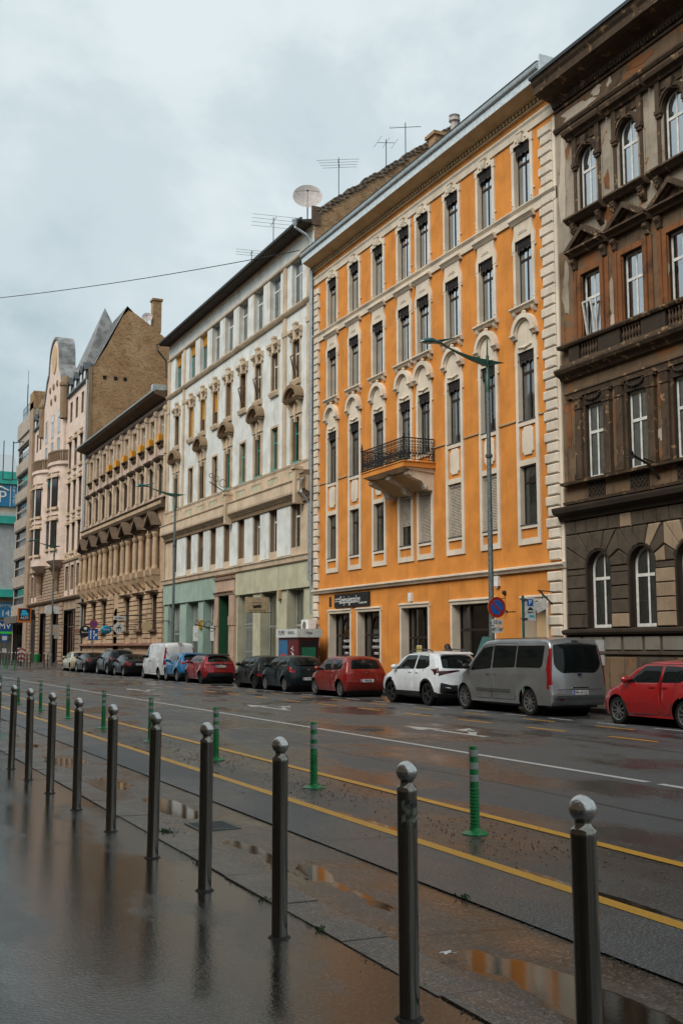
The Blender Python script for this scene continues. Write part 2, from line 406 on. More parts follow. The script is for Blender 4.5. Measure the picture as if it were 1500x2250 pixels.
# ---------------------------------------------------------------- wet ground
def wet(name, c1, c2, r0, r1, grain, gs=140, ws=.55, speck=.5, coat=0, lo=.35, hi=.65, spec=.5, pud=None):
    m, t, b = newmat(name); p = pos(t)
    w = noise(t, pos(t, (1, .45, 1)), ws, 5, .6, lo, hi, .3)
    sp = noise(t, p, gs, 2, .7, .50, .68); sp2 = noise(t, p, gs * .8, 2, .7, .50, .66)
    c = mixc(t, w, c1, c2)
    c = mixc(t, math2(t, 'MULTIPLY', sp2, min(1, speck)), c, [x * .35 for x in c2])
    c = mixc(t, math2(t, 'MULTIPLY', sp, min(1, speck)), c, [min(1, x * 3.4) for x in c1])
    c = mixc(t, math2(t, 'MULTIPLY', noise(t, p, 5, 6, .7, .5, .8), .5), c, [x * .45 for x in c2])
    pm = None
    if pud:       # standing water: smooth dark film, strongest along the low line of the surface
        xc, wd, k, th = pud; sx = N(t, 'ShaderNodeSeparateXYZ'); LK(t, p, sx.inputs[0])
        band = math2(t, 'MAXIMUM', math2(t, 'SUBTRACT', 1.0, math2(t, 'DIVIDE', math2(t, 'ABSOLUTE', math2(t, 'SUBTRACT', sx.outputs[0], xc), 0), wd)), -.6)
        nz = N(t, 'ShaderNodeTexNoise', i_Scale=1.35, i_Detail=5.0, i_Roughness=.55, i_Distortion=.25); LK(t, pos(t, (1.5, .42, 1)), nz.inputs['Vector'])
        val = math2(t, 'ADD', nz.outputs['Fac'], math2(t, 'MULTIPLY', band, k))
        r_ = N(t, 'ShaderNodeMapRange'); r_.interpolation_type = 'SMOOTHSTEP'; r_.inputs[1].default_value = th; r_.inputs[2].default_value = th + .045; LK(t, val, r_.inputs[0]); pm = r_.outputs[0]
        c = mixc(t, pm, c, (.016, .012, .009))
    LK(t, c, b.inputs['Base Color'])
    mr = N(t, 'ShaderNodeMapRange'); LK(t, w, mr.inputs[0]); mr.inputs[3].default_value = r1; mr.inputs[4].default_value = r0
    ro = mr.outputs[0]
    if pm is not None: ro = math2(t, 'ADD', math2(t, 'MULTIPLY', ro, math2(t, 'SUBTRACT', 1.0, pm)), math2(t, 'MULTIPLY', pm, .018))
    LK(t, ro, b.inputs['Roughness'])
    b.inputs['Specular IOR Level'].default_value = spec
    h = noise(t, p, gs, 3, .7, .2, .8); h2 = noise(t, p, 6, 3, .6, .2, .8)
    bn = N(t, 'ShaderNodeBump'); bn.inputs['Distance'].default_value = .004
    ms = N(t, 'ShaderNodeMapRange'); LK(t, w, ms.inputs[0]); ms.inputs[3].default_value = grain; ms.inputs[4].default_value = grain * .25
    st = ms.outputs[0] if pm is None else math2(t, 'MULTIPLY', ms.outputs[0], math2(t, 'SUBTRACT', 1.0, math2(t, 'MULTIPLY', pm, .97)))
    LK(t, st, bn.inputs['Strength'])
    LK(t, math2(t, 'ADD', h, math2(t, 'MULTIPLY', h2, .6)), bn.inputs['Height']); LK(t, bn.outputs[0], b.inputs['Normal']); return m
wet('asphalt', (.058, .059, .060), (.030, .029, .028), .15, .52, 1.0, 48, .55, .8, lo=.42, hi=.60, spec=.6)
wet('asphalt_strip', (.072, .073, .072), (.052, .051, .049), .36, .58, 1.0, 62, .5, 1)
wet('asphalt_brown', (.062, .057, .052), (.036, .032, .028), .22, .50, 1.0, 55, .6, .8, pud=(4.94, .10, .25, .70))
wet('pavement', (.034, .032, .029), (.009, .008, .007), .018, .19, .55, 48, .8, .7, lo=.40, hi=.54, spec=.8)
wet('gutter_concrete', (.080, .060, .045), (.042, .032, .024), .13, .42, .7, 50, 1.2, .7, pud=(3.42, .36, .20, .655))
wet('kerb_granite', (.125, .106, .090), (.070, .056, .046), .28, .55, .6, 70, 2.2, .6)
wet('paving_far', (.07, .066, .06), (.035, .032, .03), .2, .45, .3, 60, .4, .3)
m, t, b = newmat('water'); b.inputs['Base Color'].default_value = (.022, .016, .011, 1); b.inputs['Roughness'].default_value = .025; b.inputs['IOR'].default_value = 1.45
bumpn(t, b, noise(t, pos(t, (1, 1, 1)), 9, 2, .5, 0, 1), .035, .01)
def paint(name, c, wear):
    m, t, b = newmat(name); p = pos(t)
    w = noise(t, p, 7, 6, .75, wear, wear + .12); w2 = noise(t, p, 110, 2, .6, .52, .7)
    LK(t, mixc(t, math2(t, 'MAXIMUM', w, math2(t, 'MULTIPLY', w2, .55)), c, (.045, .043, .04)), b.inputs['Base Color']); b.inputs['Roughness'].default_value = .42
    bumpn(t, b, noise(t, p, 110, 3, .7, .2, .8), .5, .004); return m
paint('paint_yellow', (.64, .31, .016), .63); paint('paint_white', (.50, .50, .48), .60); paint('paint_worn', (.46, .46, .44), .53); paint('paint_yellow_worn', (.55, .26, .018), .57)
def sheet(name, x0, x1, y0, y1, z, mat, nx=1, ny=1):
    b = B(); n = ny + 1
    b.add([(x0 + (x1 - x0) * i / nx, y0 + (y1 - y0) * j / ny, z) for i in range(nx + 1) for j in range(n)], [(i * n + j, (i + 1) * n + j, (i + 1) * n + j + 1, i * n + j + 1) for i in range(nx) for j in range(ny)])
    return tag(OB(name, b, mat), kind='structure')
sheet('ground', -1500, 1500, -1500, 1500, -.25, 'asphalt')
sheet('near_pavement', -14, 2.80, -12, 260, 0, 'pavement')
sheet('gutter', 3.10, 4.02, -12, 260, -.010, 'gutter_concrete')
road = sheet('road', 6.16, 18.12, -12, 260, 0, 'asphalt')
sheet('cycle_lane', 4.86, 6.16, -12, 260, -.002, 'asphalt_brown')
sheet('road_edge_strip', 4.02, 4.86, -12, 260, .001, 'asphalt_strip')
kerb = tag(EMPTY('kerb', (2.8, 0, 0)), kind='structure')
y = 1.4; k = 0
while y < 60:
    l = random.choice((1.0, 1.1, 1.22, .95))
    h = .006 + random.random() * .008; dx = random.uniform(-.012, .012)
    b = B(); b.add([(0 + dx, 0, h), (.30, 0, h - .004), (.30, l - .016, h - .004), (0 + dx, l - .016, h), (dx, 0, -.1), (.3, 0, -.1), (.3, l - .016, -.1), (dx, l - .016, -.1)],
                   [(0, 1, 2, 3), (0, 4, 5, 1), (1, 5, 6, 2), (2, 6, 7, 3), (3, 7, 4, 0)])
    OB('kerb_stone', b, 'kerb_granite', kerb, (0, y, 0)); y += l; k += 1
b = B().box(0, .30, 60, 260, -.1, .01).box(0, .30, -12, 1.39, -.1, .01); tag(OB('kerb_run', b, 'kerb_granite', kerb), kind='stuff')
# moss and grit in the joints beside the kerb
b = B()
for k in range(650):
    yy = random.uniform(3, 22) if k % 3 else random.uniform(3, 9); xx = random.choice((2.795, 2.80, 3.105, 4.02)) + random.gauss(0, .02); s = random.uniform(.003, .009); z = .004 if xx < 3 else -.004
    b.add([(xx - s, yy - s, z), (xx + s, yy - s * 1.5, z), (xx + s * .4, yy + s, z), (xx, yy, z + s * .8)], [(0, 1, 3), (1, 2, 3), (2, 0, 3)])
plain('grit', (.028, .022, .017), .8, var=.6, vs=40)
tag(OB('joint_grit', b, 'grit'), 'dark grit lying in the joints along the kerb', 'grit', kind='stuff')
# far side pavement, kerb and build-out
b = B(); P = [(18.28, -12), (21.3, -12), (21.3, 260), (14.75, 260), (14.75, 90), (15.1, 87.2), (16.1, 85), (17.5, 83.6), (18.28, 82.6)]
b.add([(x, y, .12) for x, y in P], [tuple(range(len(P)))]); tag(OB('far_pavement', b, 'paving_far'), kind='structure')
fk = tag(EMPTY('far_kerb', (18.1, 0, 0)), kind='structure')
y = 14.0
while y < 82:
    OB('kerb_stone', shared(('kerb_stone', 1), lambda: B().box(0, .165, 0, .98, -.05, .124)), 'kerb_granite', fk, (0, y, 0)); y += 1.0
b = B(); Q = [(18.28, 82.0), (17.4, 83.45), (16.0, 84.85), (15.0, 87.1), (14.6, 90), (14.6, 260)]; Q2 = [(18.28, 82.6), (17.5, 83.6), (16.1, 85), (15.1, 87.2), (14.75, 90), (14.75, 260)]
for a, c, d, e in zip(Q, Q[1:], Q2, Q2[1:]):
    b.add([(a[0] - 18.1, a[1], 0), (c[0] - 18.1, c[1], 0), (c[0] - 18.1, c[1], .125), (a[0] - 18.1, a[1], .125), (e[0] - 18.1, e[1], .125), (d[0] - 18.1, d[1], .125)], [(0, 1, 2, 3), (3, 2, 4, 5)])
OB('kerb_bend', b, 'kerb_granite', fk)
# painted lines
def line(name, x0, x1, segs, mat, z=.0045):
    b = B()
    for y0, y1 in segs: b.quad((x0, y0, z), (x1, y0, z), (x1, y1, z), (x0, y1, z))
    return tag(OB(name, b, mat), kind='structure')
line('cycle_lane_line', 4.76, 4.885, [(-5, 160)], 'paint_yellow'); line('cycle_lane_line', 6.09, 6.215, [(-5, 160)], 'paint_yellow')
line('lane_line', 9.42, 9.54, [(-5, 10.9), (11.12, 160)], 'paint_white')
pk = tag(EMPTY('parking_markings', (0, 0, 0)), kind='structure')
for x, mt, per, ln, y0, wd in ((13.58, 'paint_yellow_worn', 2.70, 1.36, 10.3, .12), (15.12, 'paint_yellow_worn', 2.70, 1.25, 10.05, .10), (15.80, 'paint_worn', 1.86, .95, 11.8, .10)):
    y = y0
    while y < 84:
        OB('dash', shared(('dash', mt, ln, wd), lambda: B().quad((0, 0, .0045), (wd, 0, .0045), (wd, ln, .0045), (0, ln, .0045))), mt, pk, (x, y, 0)); y += per
for yy in (17.9, 27.6, 41.5):
    b = B(); z = .0045
    b.quad((0, 0, z), (.15, 0, z), (.15, 2.2, z), (0, 2.2, z)); b.add([(-.22, 2.1, z), (.37, 2.1, z), (.075, 3.3, z)], [(0, 1, 2)])
    b.add([(.15, .5, z), (.15, .8, z), (.62, 1.6, z), (.62, 1.25, z)], [(0, 1, 2, 3)]); b.add([(.52, 1.0, z), (.95, 2.05, z), (.40, 1.75, z)], [(0, 1, 2)])
    tag(OB('lane_arrow', b, 'paint_worn', None, (11.4, yy, 0)), kind='structure')
# tar seams and patched asphalt
b = B()
def seam(P, w):
    for (x0, y0), (x1, y1) in zip(P, P[1:]):
        d = Vector((x1 - x0, y1 - y0)).normalized(); n = Vector((-d.y, d.x)) * w
        b.quad((x0 - n.x, y0 - n.y, .0022), (x1 - n.x, y1 - n.y, .0022), (x1 + n.x, y1 + n.y, .0022), (x0 + n.x, y0 + n.y, .0022))
def wob(x0, y0, x1, y1, n=14, a=.04): return [(x0 + (x1 - x0) * k / n + random.gauss(0, a), y0 + (y1 - y0) * k / n + random.gauss(0, a * .6)) for k in range(n + 1)]
for yy in np.arange(3.6, 40, 2.35): seam(wob(3.12, yy, 4.0, yy - .12, 8, .01), .005)
for P0 in ((-1.5, 10.5, 2.2, 9.2), (-.5, 12.5, 2.7, 12.1), (1.4, 4.0, 2.75, 4.4)): seam(wob(*P0, 40, .012), .0018)
seam(wob(4.03, 9.05, 4.85, 8.9, 8, .012), .006); seam(wob(4.03, 12.3, 6.1, 12.1, 10, .012), .006); seam(wob(4.05, 15.2, 4.8, 15.0, 8, .01), .006)
seam(wob(12.6, 8, 12.75, 60, 40, .03), .02); seam(wob(7.7, 6, 7.9, 50, 40, .03), .012); seam(wob(6.3, 18.5, 12.7, 18.0, 20, .05), .014)
plain('tar', (.014, .013, .013), .35)
tag(OB('tar_seams', b, 'tar'), kind='structure')
def cover(x, y, r=.32, z=.003):
    b = B().lathe([(0, 0), (r * .86, 0)], 28); b.lathe([(r * .9, -.002), (r * .9, .002), (r, .002), (r, -.004)], 28)
    for k in range(-4, 5): 
        w = math.sqrt(max(0, (r * .8) ** 2 - (k * r * .18) ** 2)); b.box(-w, w, k * r * .18 - .012, k * r * .18 + .012, 0, .004)
    return tag(OB('manhole_cover', b, 'zinc_dark', None, (x, y, z)), 'round iron manhole cover set in the asphalt', 'manhole cover', 'manhole covers in the road')
cover(10.3, 20.5); cover(10.6, 38)
# gully grate beside the kerb
g = THING('gully_grate', 'dark slotted drain grate in the wet gutter beside the kerb', 'drain', (3.28, 10.0, -.006))
OB('grate_frame', B().box(0, .40, 0, .03, -.02, .004).box(0, .4, .47, .5, -.02, .004).box(0, .03, .03, .47, -.02, .004).box(.37, .4, .03, .47, -.02, .004), 'zinc_dark', g)
for k in range(9): OB('grate_bar', shared(('grate_bar',), lambda: B().box(.03, .37, 0, .018, -.02, .003)), 'zinc_dark', g, (0, .05 + k * .048, 0))
OB('grate_pit', B().quad((.03, .03, -.015), (.37, .03, -.015), (.37, .47, -.015), (.03, .47, -.015)), 'black_paint', g)
# ---------------------------------------------------------------- unseen houses on the camera's own side, added to darken reflections and block sky
for q, (y0, y1, h, mt) in enumerate(((-46, -14, 19, 'concrete'), (-14, 16, 21, 'rose_dark'), (16, 44, 18.5, 'tan'), (44, 72, 21, 'concrete'), (72, 104, 19, 'rose_dark'), (104, 140, 20, 'tan'))):
    s = THING('unseen_house', ('grey', 'brown', 'tan', 'tall grey', 'dark brown', 'far tan')[q] + ' apartment house standing on the near side of the street behind the bollards', 'building', (-6.5, y0, 0), R(90)); w = y1 - y0
    hs = [(x, x + 1.2, z, z + 2.2) for x in np.arange(1.2, w - 2, 2.9) for z in np.arange(5.2, h - 3, 3.7)]
    wall(s, 0, w, 0, h, hs, mt); OB('window_band', B().quad((0, .25, 4), (w, .25, 4), (w, .25, h), (0, .25, h)), 'shopglass', s)
    OB('cornice', B().prof([(0, h - .8), (-.5, h - .3), (-.6, h), (0, h)], 0, w), mt, s); OB('roof', B().quad((0, 0, h), (w, 0, h), (w, 6, h + 3), (0, 6, h + 3)), 'tile', s); OB('end_wall', B().quad((0, 0, 0), (0, 12, 0), (0, 12, h), (0, 0, h)), mt, s)
    OB('end_wall', B().quad((w, 0, 0), (w, 12, 0), (w, 12, h), (w, 0, h)), mt, s)
# ---------------------------------------------------------------- orange corner-quoined house
OW = 19.49
H = building('orange_house', 'bright orange five storey house with cream window surrounds and white quoins', 28.07, 47.56)
CX = [2.10, 4.44, 6.78, 9.10, 10.68, 12.92, 15.26, 17.60]
ow = .94; hw = ow / 2
rows = [(5.70, 1.98), (9.20, 2.36), (13.16, 2.32), (16.62, 2.26)]
shop = [(1.83, 3.97, .1, 3.18), (4.75, 6.82, .1, 3.18), (8.70, 10.82, .1, 3.22), (12.61, 15.38, .1, 3.22), (17.16, 18.43, .1, 3.17)]
holes = [(c - hw, c + hw, z, z + h) for c in CX for z, h in rows] + shop
wall(H, 0, OW, 0, 20.3, holes, 'orange')
side_walls(H, OW, 11, 20.3, 'orange')
OB('plinth', B().box(.0, 1.83, -.06, .02, 0, .55).box(3.97, 4.75, -.06, .02, 0, .55).box(6.82, 8.7, -.06, .02, 0, .55).box(10.82, 12.61, -.06, .02, 0, .55).box(15.38, 17.16, -.06, .02, 0, .55).box(18.43, OW, -.06, .02, 0, .55), 'kerb_granite', H)
# quoins, one block each
def q_mesh(w, h=.31):
    b = B(); c = .035; x0, x1 = 0, w; y0 = -.11
    b.add([(x0 + c, y0, c), (x1 - c, y0, c), (x1 - c, y0, h - c), (x0 + c, y0, h - c), (x0, y0 + c, 0), (x1, y0 + c, 0), (x1, y0 + c, h), (x0, y0 + c, h), (x0, .02, 0), (x1, .02, 0), (x1, .02, h), (x0, .02, h)],
          [(0, 1, 2, 3), (0, 4, 5, 1), (1, 5, 6, 2), (2, 6, 7, 3), (3, 7, 4, 0), (4, 8, 9, 5), (5, 9, 10, 6), (6, 10, 11, 7), (7, 11, 8, 4)]); return b
qz = [.62 + .348 * k for k in range(10)] + [4.42 + .3455 * k for k in range(42)]
for k, z in enumerate(qz):
    w = .74 if k % 2 else .62
    OB('quoin', shared(('quoin', w), lambda: q_mesh(w)), 'cream_rough', H, (OW - .16 - w, 0, z))
    w2 = .56 if k % 2 else .44
    OB('quoin', shared(('quoin', w2), lambda: q_mesh(w2)), 'cream_rough', H, (.10, 0, z))
OB('corner_strip', B().box(OW - .155, OW, -.05, .02, .55, 19.0), 'cream', H); OB('corner_strip', B().box(0, .095, -.05, .02, .55, 19.0), 'cream', H)
# ledges
OB('ground_floor_ledge', B().prof([(.02, 4.14), (-.10, 4.14), (-.13, 4.20), (-.20, 4.26), (-.20, 4.31), (.02, 4.36)], 0, OW + .02), 'cream', H)
OB('upper_ledge', B().prof([(.02, 16.20), (-.07, 16.20), (-.08, 16.46), (-.13, 16.52), (-.16, 16.56), (-.16, 16.60), (.02, 16.62)], 0, OW), 'cream', H)
OB('frieze_band', B().prof([(.02, 19.14), (-.06, 19.14), (-.07, 19.38), (-.12, 19.46), (-.12, 19.52), (.02, 19.54)], 0, OW), 'cream', H)
for a, c in zip([0.62] + [x + .64 for x in CX], [x - .64 for x in CX] + [OW - .9]):
    if c - a > .2:
        OB('string_ledge', B().prof([(.01, 9.24), (-.045, 9.25), (-.055, 9.30), (.01, 9.31)], a, c), 'cove', H)
OB('cornice', B().prof([(.02, 19.78), (-.09, 19.80), (-.10, 19.86), (.02, 19.86)], 0, OW).prof([(.02, 20.02), (-.16, 20.02), (-.30, 20.06), (-.46, 20.13), (-.62, 20.20), (-.62, 20.26), (.02, 20.30)], -.05, OW + .04), 'cove', H)
OB('fascia', B().prof([(-.60, 20.2), (-.66, 20.2), (-.69, 20.44), (-.60, 20.44)], -.06, OW + .05), 'fascia_white', H)
gu = B(); P = [(-.66 - .0, 20.46)] + [(-.74 + .10 * math.cos(R(a)), 20.53 + .09 * math.sin(R(a))) for a in range(-20, -200, -20)] + [(-.66, 20.72), (-.60, 20.72)]
OB('gutter', B().prof([(-.60, 20.45), (-.70, 20.46), (-.77, 20.50), (-.79, 20.56), (-.77, 20.60), (-.70, 20.62), (-.60, 20.62)], -.06, OW + .05).prof([(-.60, 20.63), (-.72, 20.63), (-.74, 20.70), (-.60, 20.74)], -.06, OW + .05), 'zinc', H)
OB('gutter_lip', B().prof([(-.60, 20.745), (-.75, 20.715), (-.76, 20.74), (-.60, 20.775)], -.06, OW + .05), 'zinc_dark', H)
OB('flashing', B().prof([(-.60, 20.74), (-.66, 20.74), (-.20, 20.98), (-.20, 20.90)], -.04, OW + .03).box(OW + .03, OW + .10, -.66, .3, 20.35, 20.98), 'fascia_white', H)
for k in range(94): OB('dentil', shared(('dentil',), lambda: B().box(0, .10, -.14, .0, 19.88, 20.0)), 'cove', H, (.08 + k * .2065, 0, 0))
OB('roof', B().add([(0, -.3, 20.76), (OW, -.3, 20.76), (OW, 6, 23.0), (0, 6, 23.0), (0, 12, 20.8), (OW, 12, 20.8)], [(0, 1, 2, 3), (3, 2, 5, 4), (0, 3, 4), (1, 5, 2)]), 'tile', H)
# surrounds
def boss(b, x, z, s=1): b.ball((x, -.10, z), .055 * s, 8, 1, .8, .8); b.ball((x - .06 * s, -.09, z - .01), .035 * s, 6); b.ball((x + .06 * s, -.09, z - .01), .035 * s, 6)
J = .15        # jamb width
def sur_top():
    b = B(); x = hw; h = 2.26
    b.box(-x - J, -x, -.06, .01, -.06, h + .05); b.box(x, x + J, -.06, .01, -.06, h + .05)
    b.plate([(-x - J - .03, h - .12), (-x, h - .12), (-x, h), (x, h), (x, h - .12), (x + J + .03, h - .12), (x + J + .03, h + .16), (x - .02, h + .16), (x - .12, h + .26), (-x + .12, h + .26), (-x + .02, h + .16), (-x - J - .03, h + .16)], -.075, .01)
    b.plate([(-.09, h), (.09, h), (.15, h + .34), (-.15, h + .34)], -.15, .01, .02); b.box(-.17, .17, -.17, .01, h + .34, h + .40)
    for s in (-1, 1):
        b.ball((s * (x + .075), -.07, .20), .035, 8); b.ball((s * (x + .075), -.07, .10), .028, 8); b.ball((s * (x - .2), -.09, h + .13), .045, 8)
        b.ball((s * (x + J + .03), -.03, .45), .04, 6)
    return b
def sur_r3():
    b = B(); x = hw; h = 2.32
    b.box(-x - J, -x, -.06, .01, -.02, h + .05); b.box(x, x + J, -.06, .01, -.02, h + .05)
    b.plate([(-x - J - .04, h - .32), (-x, h - .32), (-x, h), (x, h), (x, h - .32), (x + J + .04, h - .32), (x + J + .04, h + .02), (x + .10, h + .18), (x + .05, h + .32), (x + .06, h + .60), (-x - .06, h + .60), (-x - .05, h + .32), (-x - .10, h + .18), (-x - J - .04, h + .02)], -.07, .01)
    b.box(-.26, .26, -.085, .0, h + .20, h + .225); b.box(-.2, .2, -.085, .0, h + .26, h + .275)
    b.prof([(.01, h + .60), (-.10, h + .60), (-.15, h + .68), (-.22, h + .74), (-.22, h + .79), (.01, h + .84)], -x - .22, x + .22)
    for s in (-1, 1): b.ball((s * (x + J + .04), -.03, h - .38), .045, 6); b.ball((s * (x + .075), -.07, .16), .03, 8)
    b.prof([(.01, -.02), (-.22, -.02), (-.22, -.07), (-.16, -.11), (-.13, -.17), (.01, -.17)], -x - .24, x + .24)
    for s in (-1, 1): b.prof([(.01, -.17), (-.15, -.17), (-.13, -.28), (-.05, -.36), (.01, -.36)], s * (x + .08) - .07, s * (x + .08) + .07)
    boss(b, 0, -.25, 1.3); return b
def sur_r2():
    b = B(); x = hw; h = 2.36
    b.plate([(-x - J - .02, h - .32), (-x, h - .32), (-x, h), (x, h), (x, h - .32), (x + J + .02, h - .32), (x + J + .02, h + .06), (x + .12, h + .22), (x + .10, h + .30), (x + .10, h + .66)] + arc(0, h + .62, .50, 6, 174, 14) + [(-x - .10, h + .66), (-x - .10, h + .30), (-x - .12, h + .22), (-x - J - .02, h + .06)], -.055, .01)
    for k in range(7): b.ball((-.33 + .11 * k, -.08, h + .17 - .05 * (1 - abs(k - 3) / 3)), .05 if k != 3 else .065, 8)
    o = [(-.70, h + .62)] + arc(0, h + .62, .62, 172, 8, 16) + [(.70, h + .62)]; i = [(-.70, h + .50)] + arc(0, h + .60, .46, 172, 8, 16) + [(.70, h + .50)]
    o2 = arc(0, h + .62, .66, 180, 0, 18); i2 = arc(0, h + .62, .50, 180, 0, 18)
    b.ring(o2, i2, -.20, .01); b.ring(arc(0, h + .62, .50, 180, 0, 18), arc(0, h + .62, .44, 180, 0, 18), -.12, .01)
    for s in (-1, 1):
        b.prof([(.01, h + .48), (-.12, h + .48), (-.15, h + .55), (-.21, h + .60), (-.21, h + .65), (.01, h + .68)], s * .58 - .15, s * .58 + .15)
        b.ball((s * (x + J + .02), -.03, h - .36), .045, 6)
    return b
def sur_low():
    # long cream frame running from the second-floor windows down past the first-floor ones; zero at first-floor opening bottom
    b = B(); x = hw; zt = 9.20 - 5.70; ztop = zt + 2.1; o = x + .17
    b.box(-o, -x, -.055, .01, -.66, zt); b.box(x, o, -.055, .01, -.66, zt)
    b.box(-x - J, -x, -.055, .01, zt, ztop); b.box(x, x + J, -.055, .01, zt, ztop)
    b.box(-x, x, -.055, .01, -.66, -.46); b.box(-x, x, -.055, .01, -.13, -.002)
    b.box(-x, x, -.055, .01, 1.982, 2.17); b.box(-x, x, -.055, .01, zt - .17, zt - .002)
    return b
def plaque():
    a, c, k = .31, .47, .10; P = []
    for sx, sz in ((1, -1), (1, 1), (-1, 1), (-1, -1)):
        e = arc(sx * (a), sz * (c), k, 0, 360, 1)
        q = [(sx * a, sz * (c - k)), (sx * (a - .03), sz * (c - k)), (sx * (a - k), sz * (c - .03)), (sx * (a - k), sz * c)]
        P += q if sx * sz > 0 else q[::-1]
    P2 = [(.31, -.37), (.31, .37), (.27, .38), (.22, .43), (.21, .48), (-.21, .48), (-.22, .43), (-.27, .38), (-.31, .37), (-.31, -.37), (-.27, -.38), (-.22, -.43), (-.21, -.48), (.21, -.48), (.22, -.43), (.27, -.38)]
    return B().plate(P2, -.05, .01, .012)
def lambrequin(h):
    b = B(); n = 7; x = hw - .01; P = [(-x, h), (x, h)]
    seg = 2 * x / n; drop = [.40, .33, .36, .30, .36, .33, .40]
    for k in range(n):
        xr = x - k * seg; d = drop[k]
        for a in (0, 45, 90, 135, 180): P.append((xr - seg / 2 + seg / 2 * math.cos(R(a)), h - d + .04 - .07 * math.sin(R(a))))
    b.plate(P[::-1], .02, .04, back=True)
    for k in range(n):     # scrollwork
        xc = x - seg * (k + .5)
        for dz in (.10, .22):
            b.ring(arc(xc, h - dz, .055, 0, 360, 8), arc(xc, h - dz, .032, 0, 360, 8), -.002, .02)
    b.box(-x, x, -.01, .06, h - .04, h); return b
curt = ['curtain', 'curtain_grey', 'curtain', 'curtain_warm']
for i, c in enumerate(CX):
    for r, (z, h) in enumerate(rows):
        cm = random.choice(curt); part = random.choice((0, 0, .12, .2))
        if r == 3: cm = 'curtain' if i > 3 else 'curtain_grey'
        if r == 2 and i < 3: cm = 'curtain_grey'
        blind = 0
        if r == 0: cm, blind = ((None, 1) if i in (4, 5, 6) else ((None, .62) if i == 3 else ('curtain_grey', 0)))
        w_ = window(H, c, z, ow, h, .12, .70 if r else .72, 2 if r else 0, 'dark_wood', 'glass_bright' if r > 1 else 'glass', 'cream', cm, part, blind=blind, fw=.045)
        if r: OB('lambrequin', shared(('lambrequin', h), lambda: lambrequin(h)), 'lace', w_, (0, -.12, 0))
        if r == 3: OB('surround', shared(('surround', 3), sur_top, 40), 'cream', w_, (0, -.12, 0))
        if r == 2: OB('surround', shared(('surround', 2), sur_r3, 40), 'cream', w_, (0, -.12, 0))
        if r == 1: OB('surround', shared(('surround', 1), sur_r2, 40), 'cream', w_, (0, -.12, 0))
        if r == 0:
            OB('surround', shared(('surround', 0), sur_low), 'cream', w_, (0, -.12, 0)); OB('sill', shared(('sill', 'o'), lambda: B().box(-hw - .02, hw + .02, -.07, .28, -.03, .006)), 'zinc_dark', w_, (0, -.12, 0))
            if i not in (3, 4): OB('plaque', shared(('plaque',), plaque), 'cream', w_, (0, -.12, 2.80))
        if r == 1: OB('sill', shared(('sill', 'o'), lambda: B().box(-hw - .02, hw + .02, -.07, .28, -.03, .006)), 'zinc_dark', w_, (0, -.12, 0))
# balcony
bal = EMPTY('balcony', (0, 0, 0), 0, H)
bx0, bx1, by = 7.85, 11.45, -1.38
OB('slab', B().box(bx0, bx1, by, .0, 8.47, 8.66).box(bx0 - .03, bx1 + .03, by - .03, .0, 8.66, 8.70), 'orange', bal)
OB('slab_moulding', B().prof([(0, 8.30), (-1.05, 8.38), (-1.24, 8.44), (-1.31, 8.468), (0, 8.468)], bx0 + .08, bx1 - .08), 'cream', bal)
OB('soffit', B().prof([(0, 7.72), (-.16, 7.74), (-.98, 8.32), (-.98, 8.36), (0, 8.30)], bx0 + .3, bx1 - .3), 'cove', bal)
def brk():
    b = B(); P = [(0, 7.62), (-.16, 7.64), (-.30, 7.74), (-.34, 7.86), (-.42, 7.98), (-.62, 8.06), (-.78, 8.14), (-.86, 8.24), (-.84, 8.34), (-.80, 8.37), (0, 8.30)]
    P = [(y * 1.3, z) for y, z in P]; b.prof(P, -.14, .14); b.lathe([(.085, -.17), (.085, .17)], 10, (0, -1.04, 8.26), 'x'); b.lathe([(.06, -.17), (.06, .17)], 10, (0, -.31, 7.72), 'x'); return b
for x in (bx0 + .28, 9.65, bx1 - .28): OB('bracket', shared(('bracket', 'o'), brk), 'cream', bal, (x, 0, 0))
def rail_panel(L):
    b = B(); b.box(0, L, -.02, .02, .86, .90); b.box(0, L, -.015, .015, .05, .075); b.box(0, L, -.012, .012, .62, .64); n = int(L / .115)
    for k in range(n + 1):
        x = L * k / n; b.box(x - .007, x + .007, -.008, .008, .06, .88)
        if k < n:
            xc = x + L / n / 2
            for z, r in ((.75, .048), (.52, .05), (.40, .05), (.19, .052)):
                b.ring(arc(xc, z, r, 0, 360, 8), arc(xc, z, r - .016, 0, 360, 8), -.007, .007)
            b.plate([(xc - .05, .30), (xc, .24), (xc + .05, .30), (xc, .36)], -.01, .01)
    return b
OB('railing', rail_panel(bx1 - bx0), 'iron', bal, (bx0, by + .02, 8.70)); OB('railing', rail_panel(1.33), 'iron', bal, (bx0 + .02, by + .02, 8.70), (0, 0, R(90))); OB('railing', rail_panel(1.33), 'iron', bal, (bx1 - .02, by + .02, 8.70), (0, 0, R(90)))
for x in (bx0 + .02, bx1 - .02): OB('corner_post', B().lathe([(.05, 0), (.05, .05), (.035, .08), (.035, .85), (.055, .88), (.055, .93), (.03, .96), (.045, 1.02), (.03, 1.07), (.02, 1.10), (.03, 1.14), (0, 1.20)], 10), 'iron', bal, (x, by + .02, 8.70))
b = B()
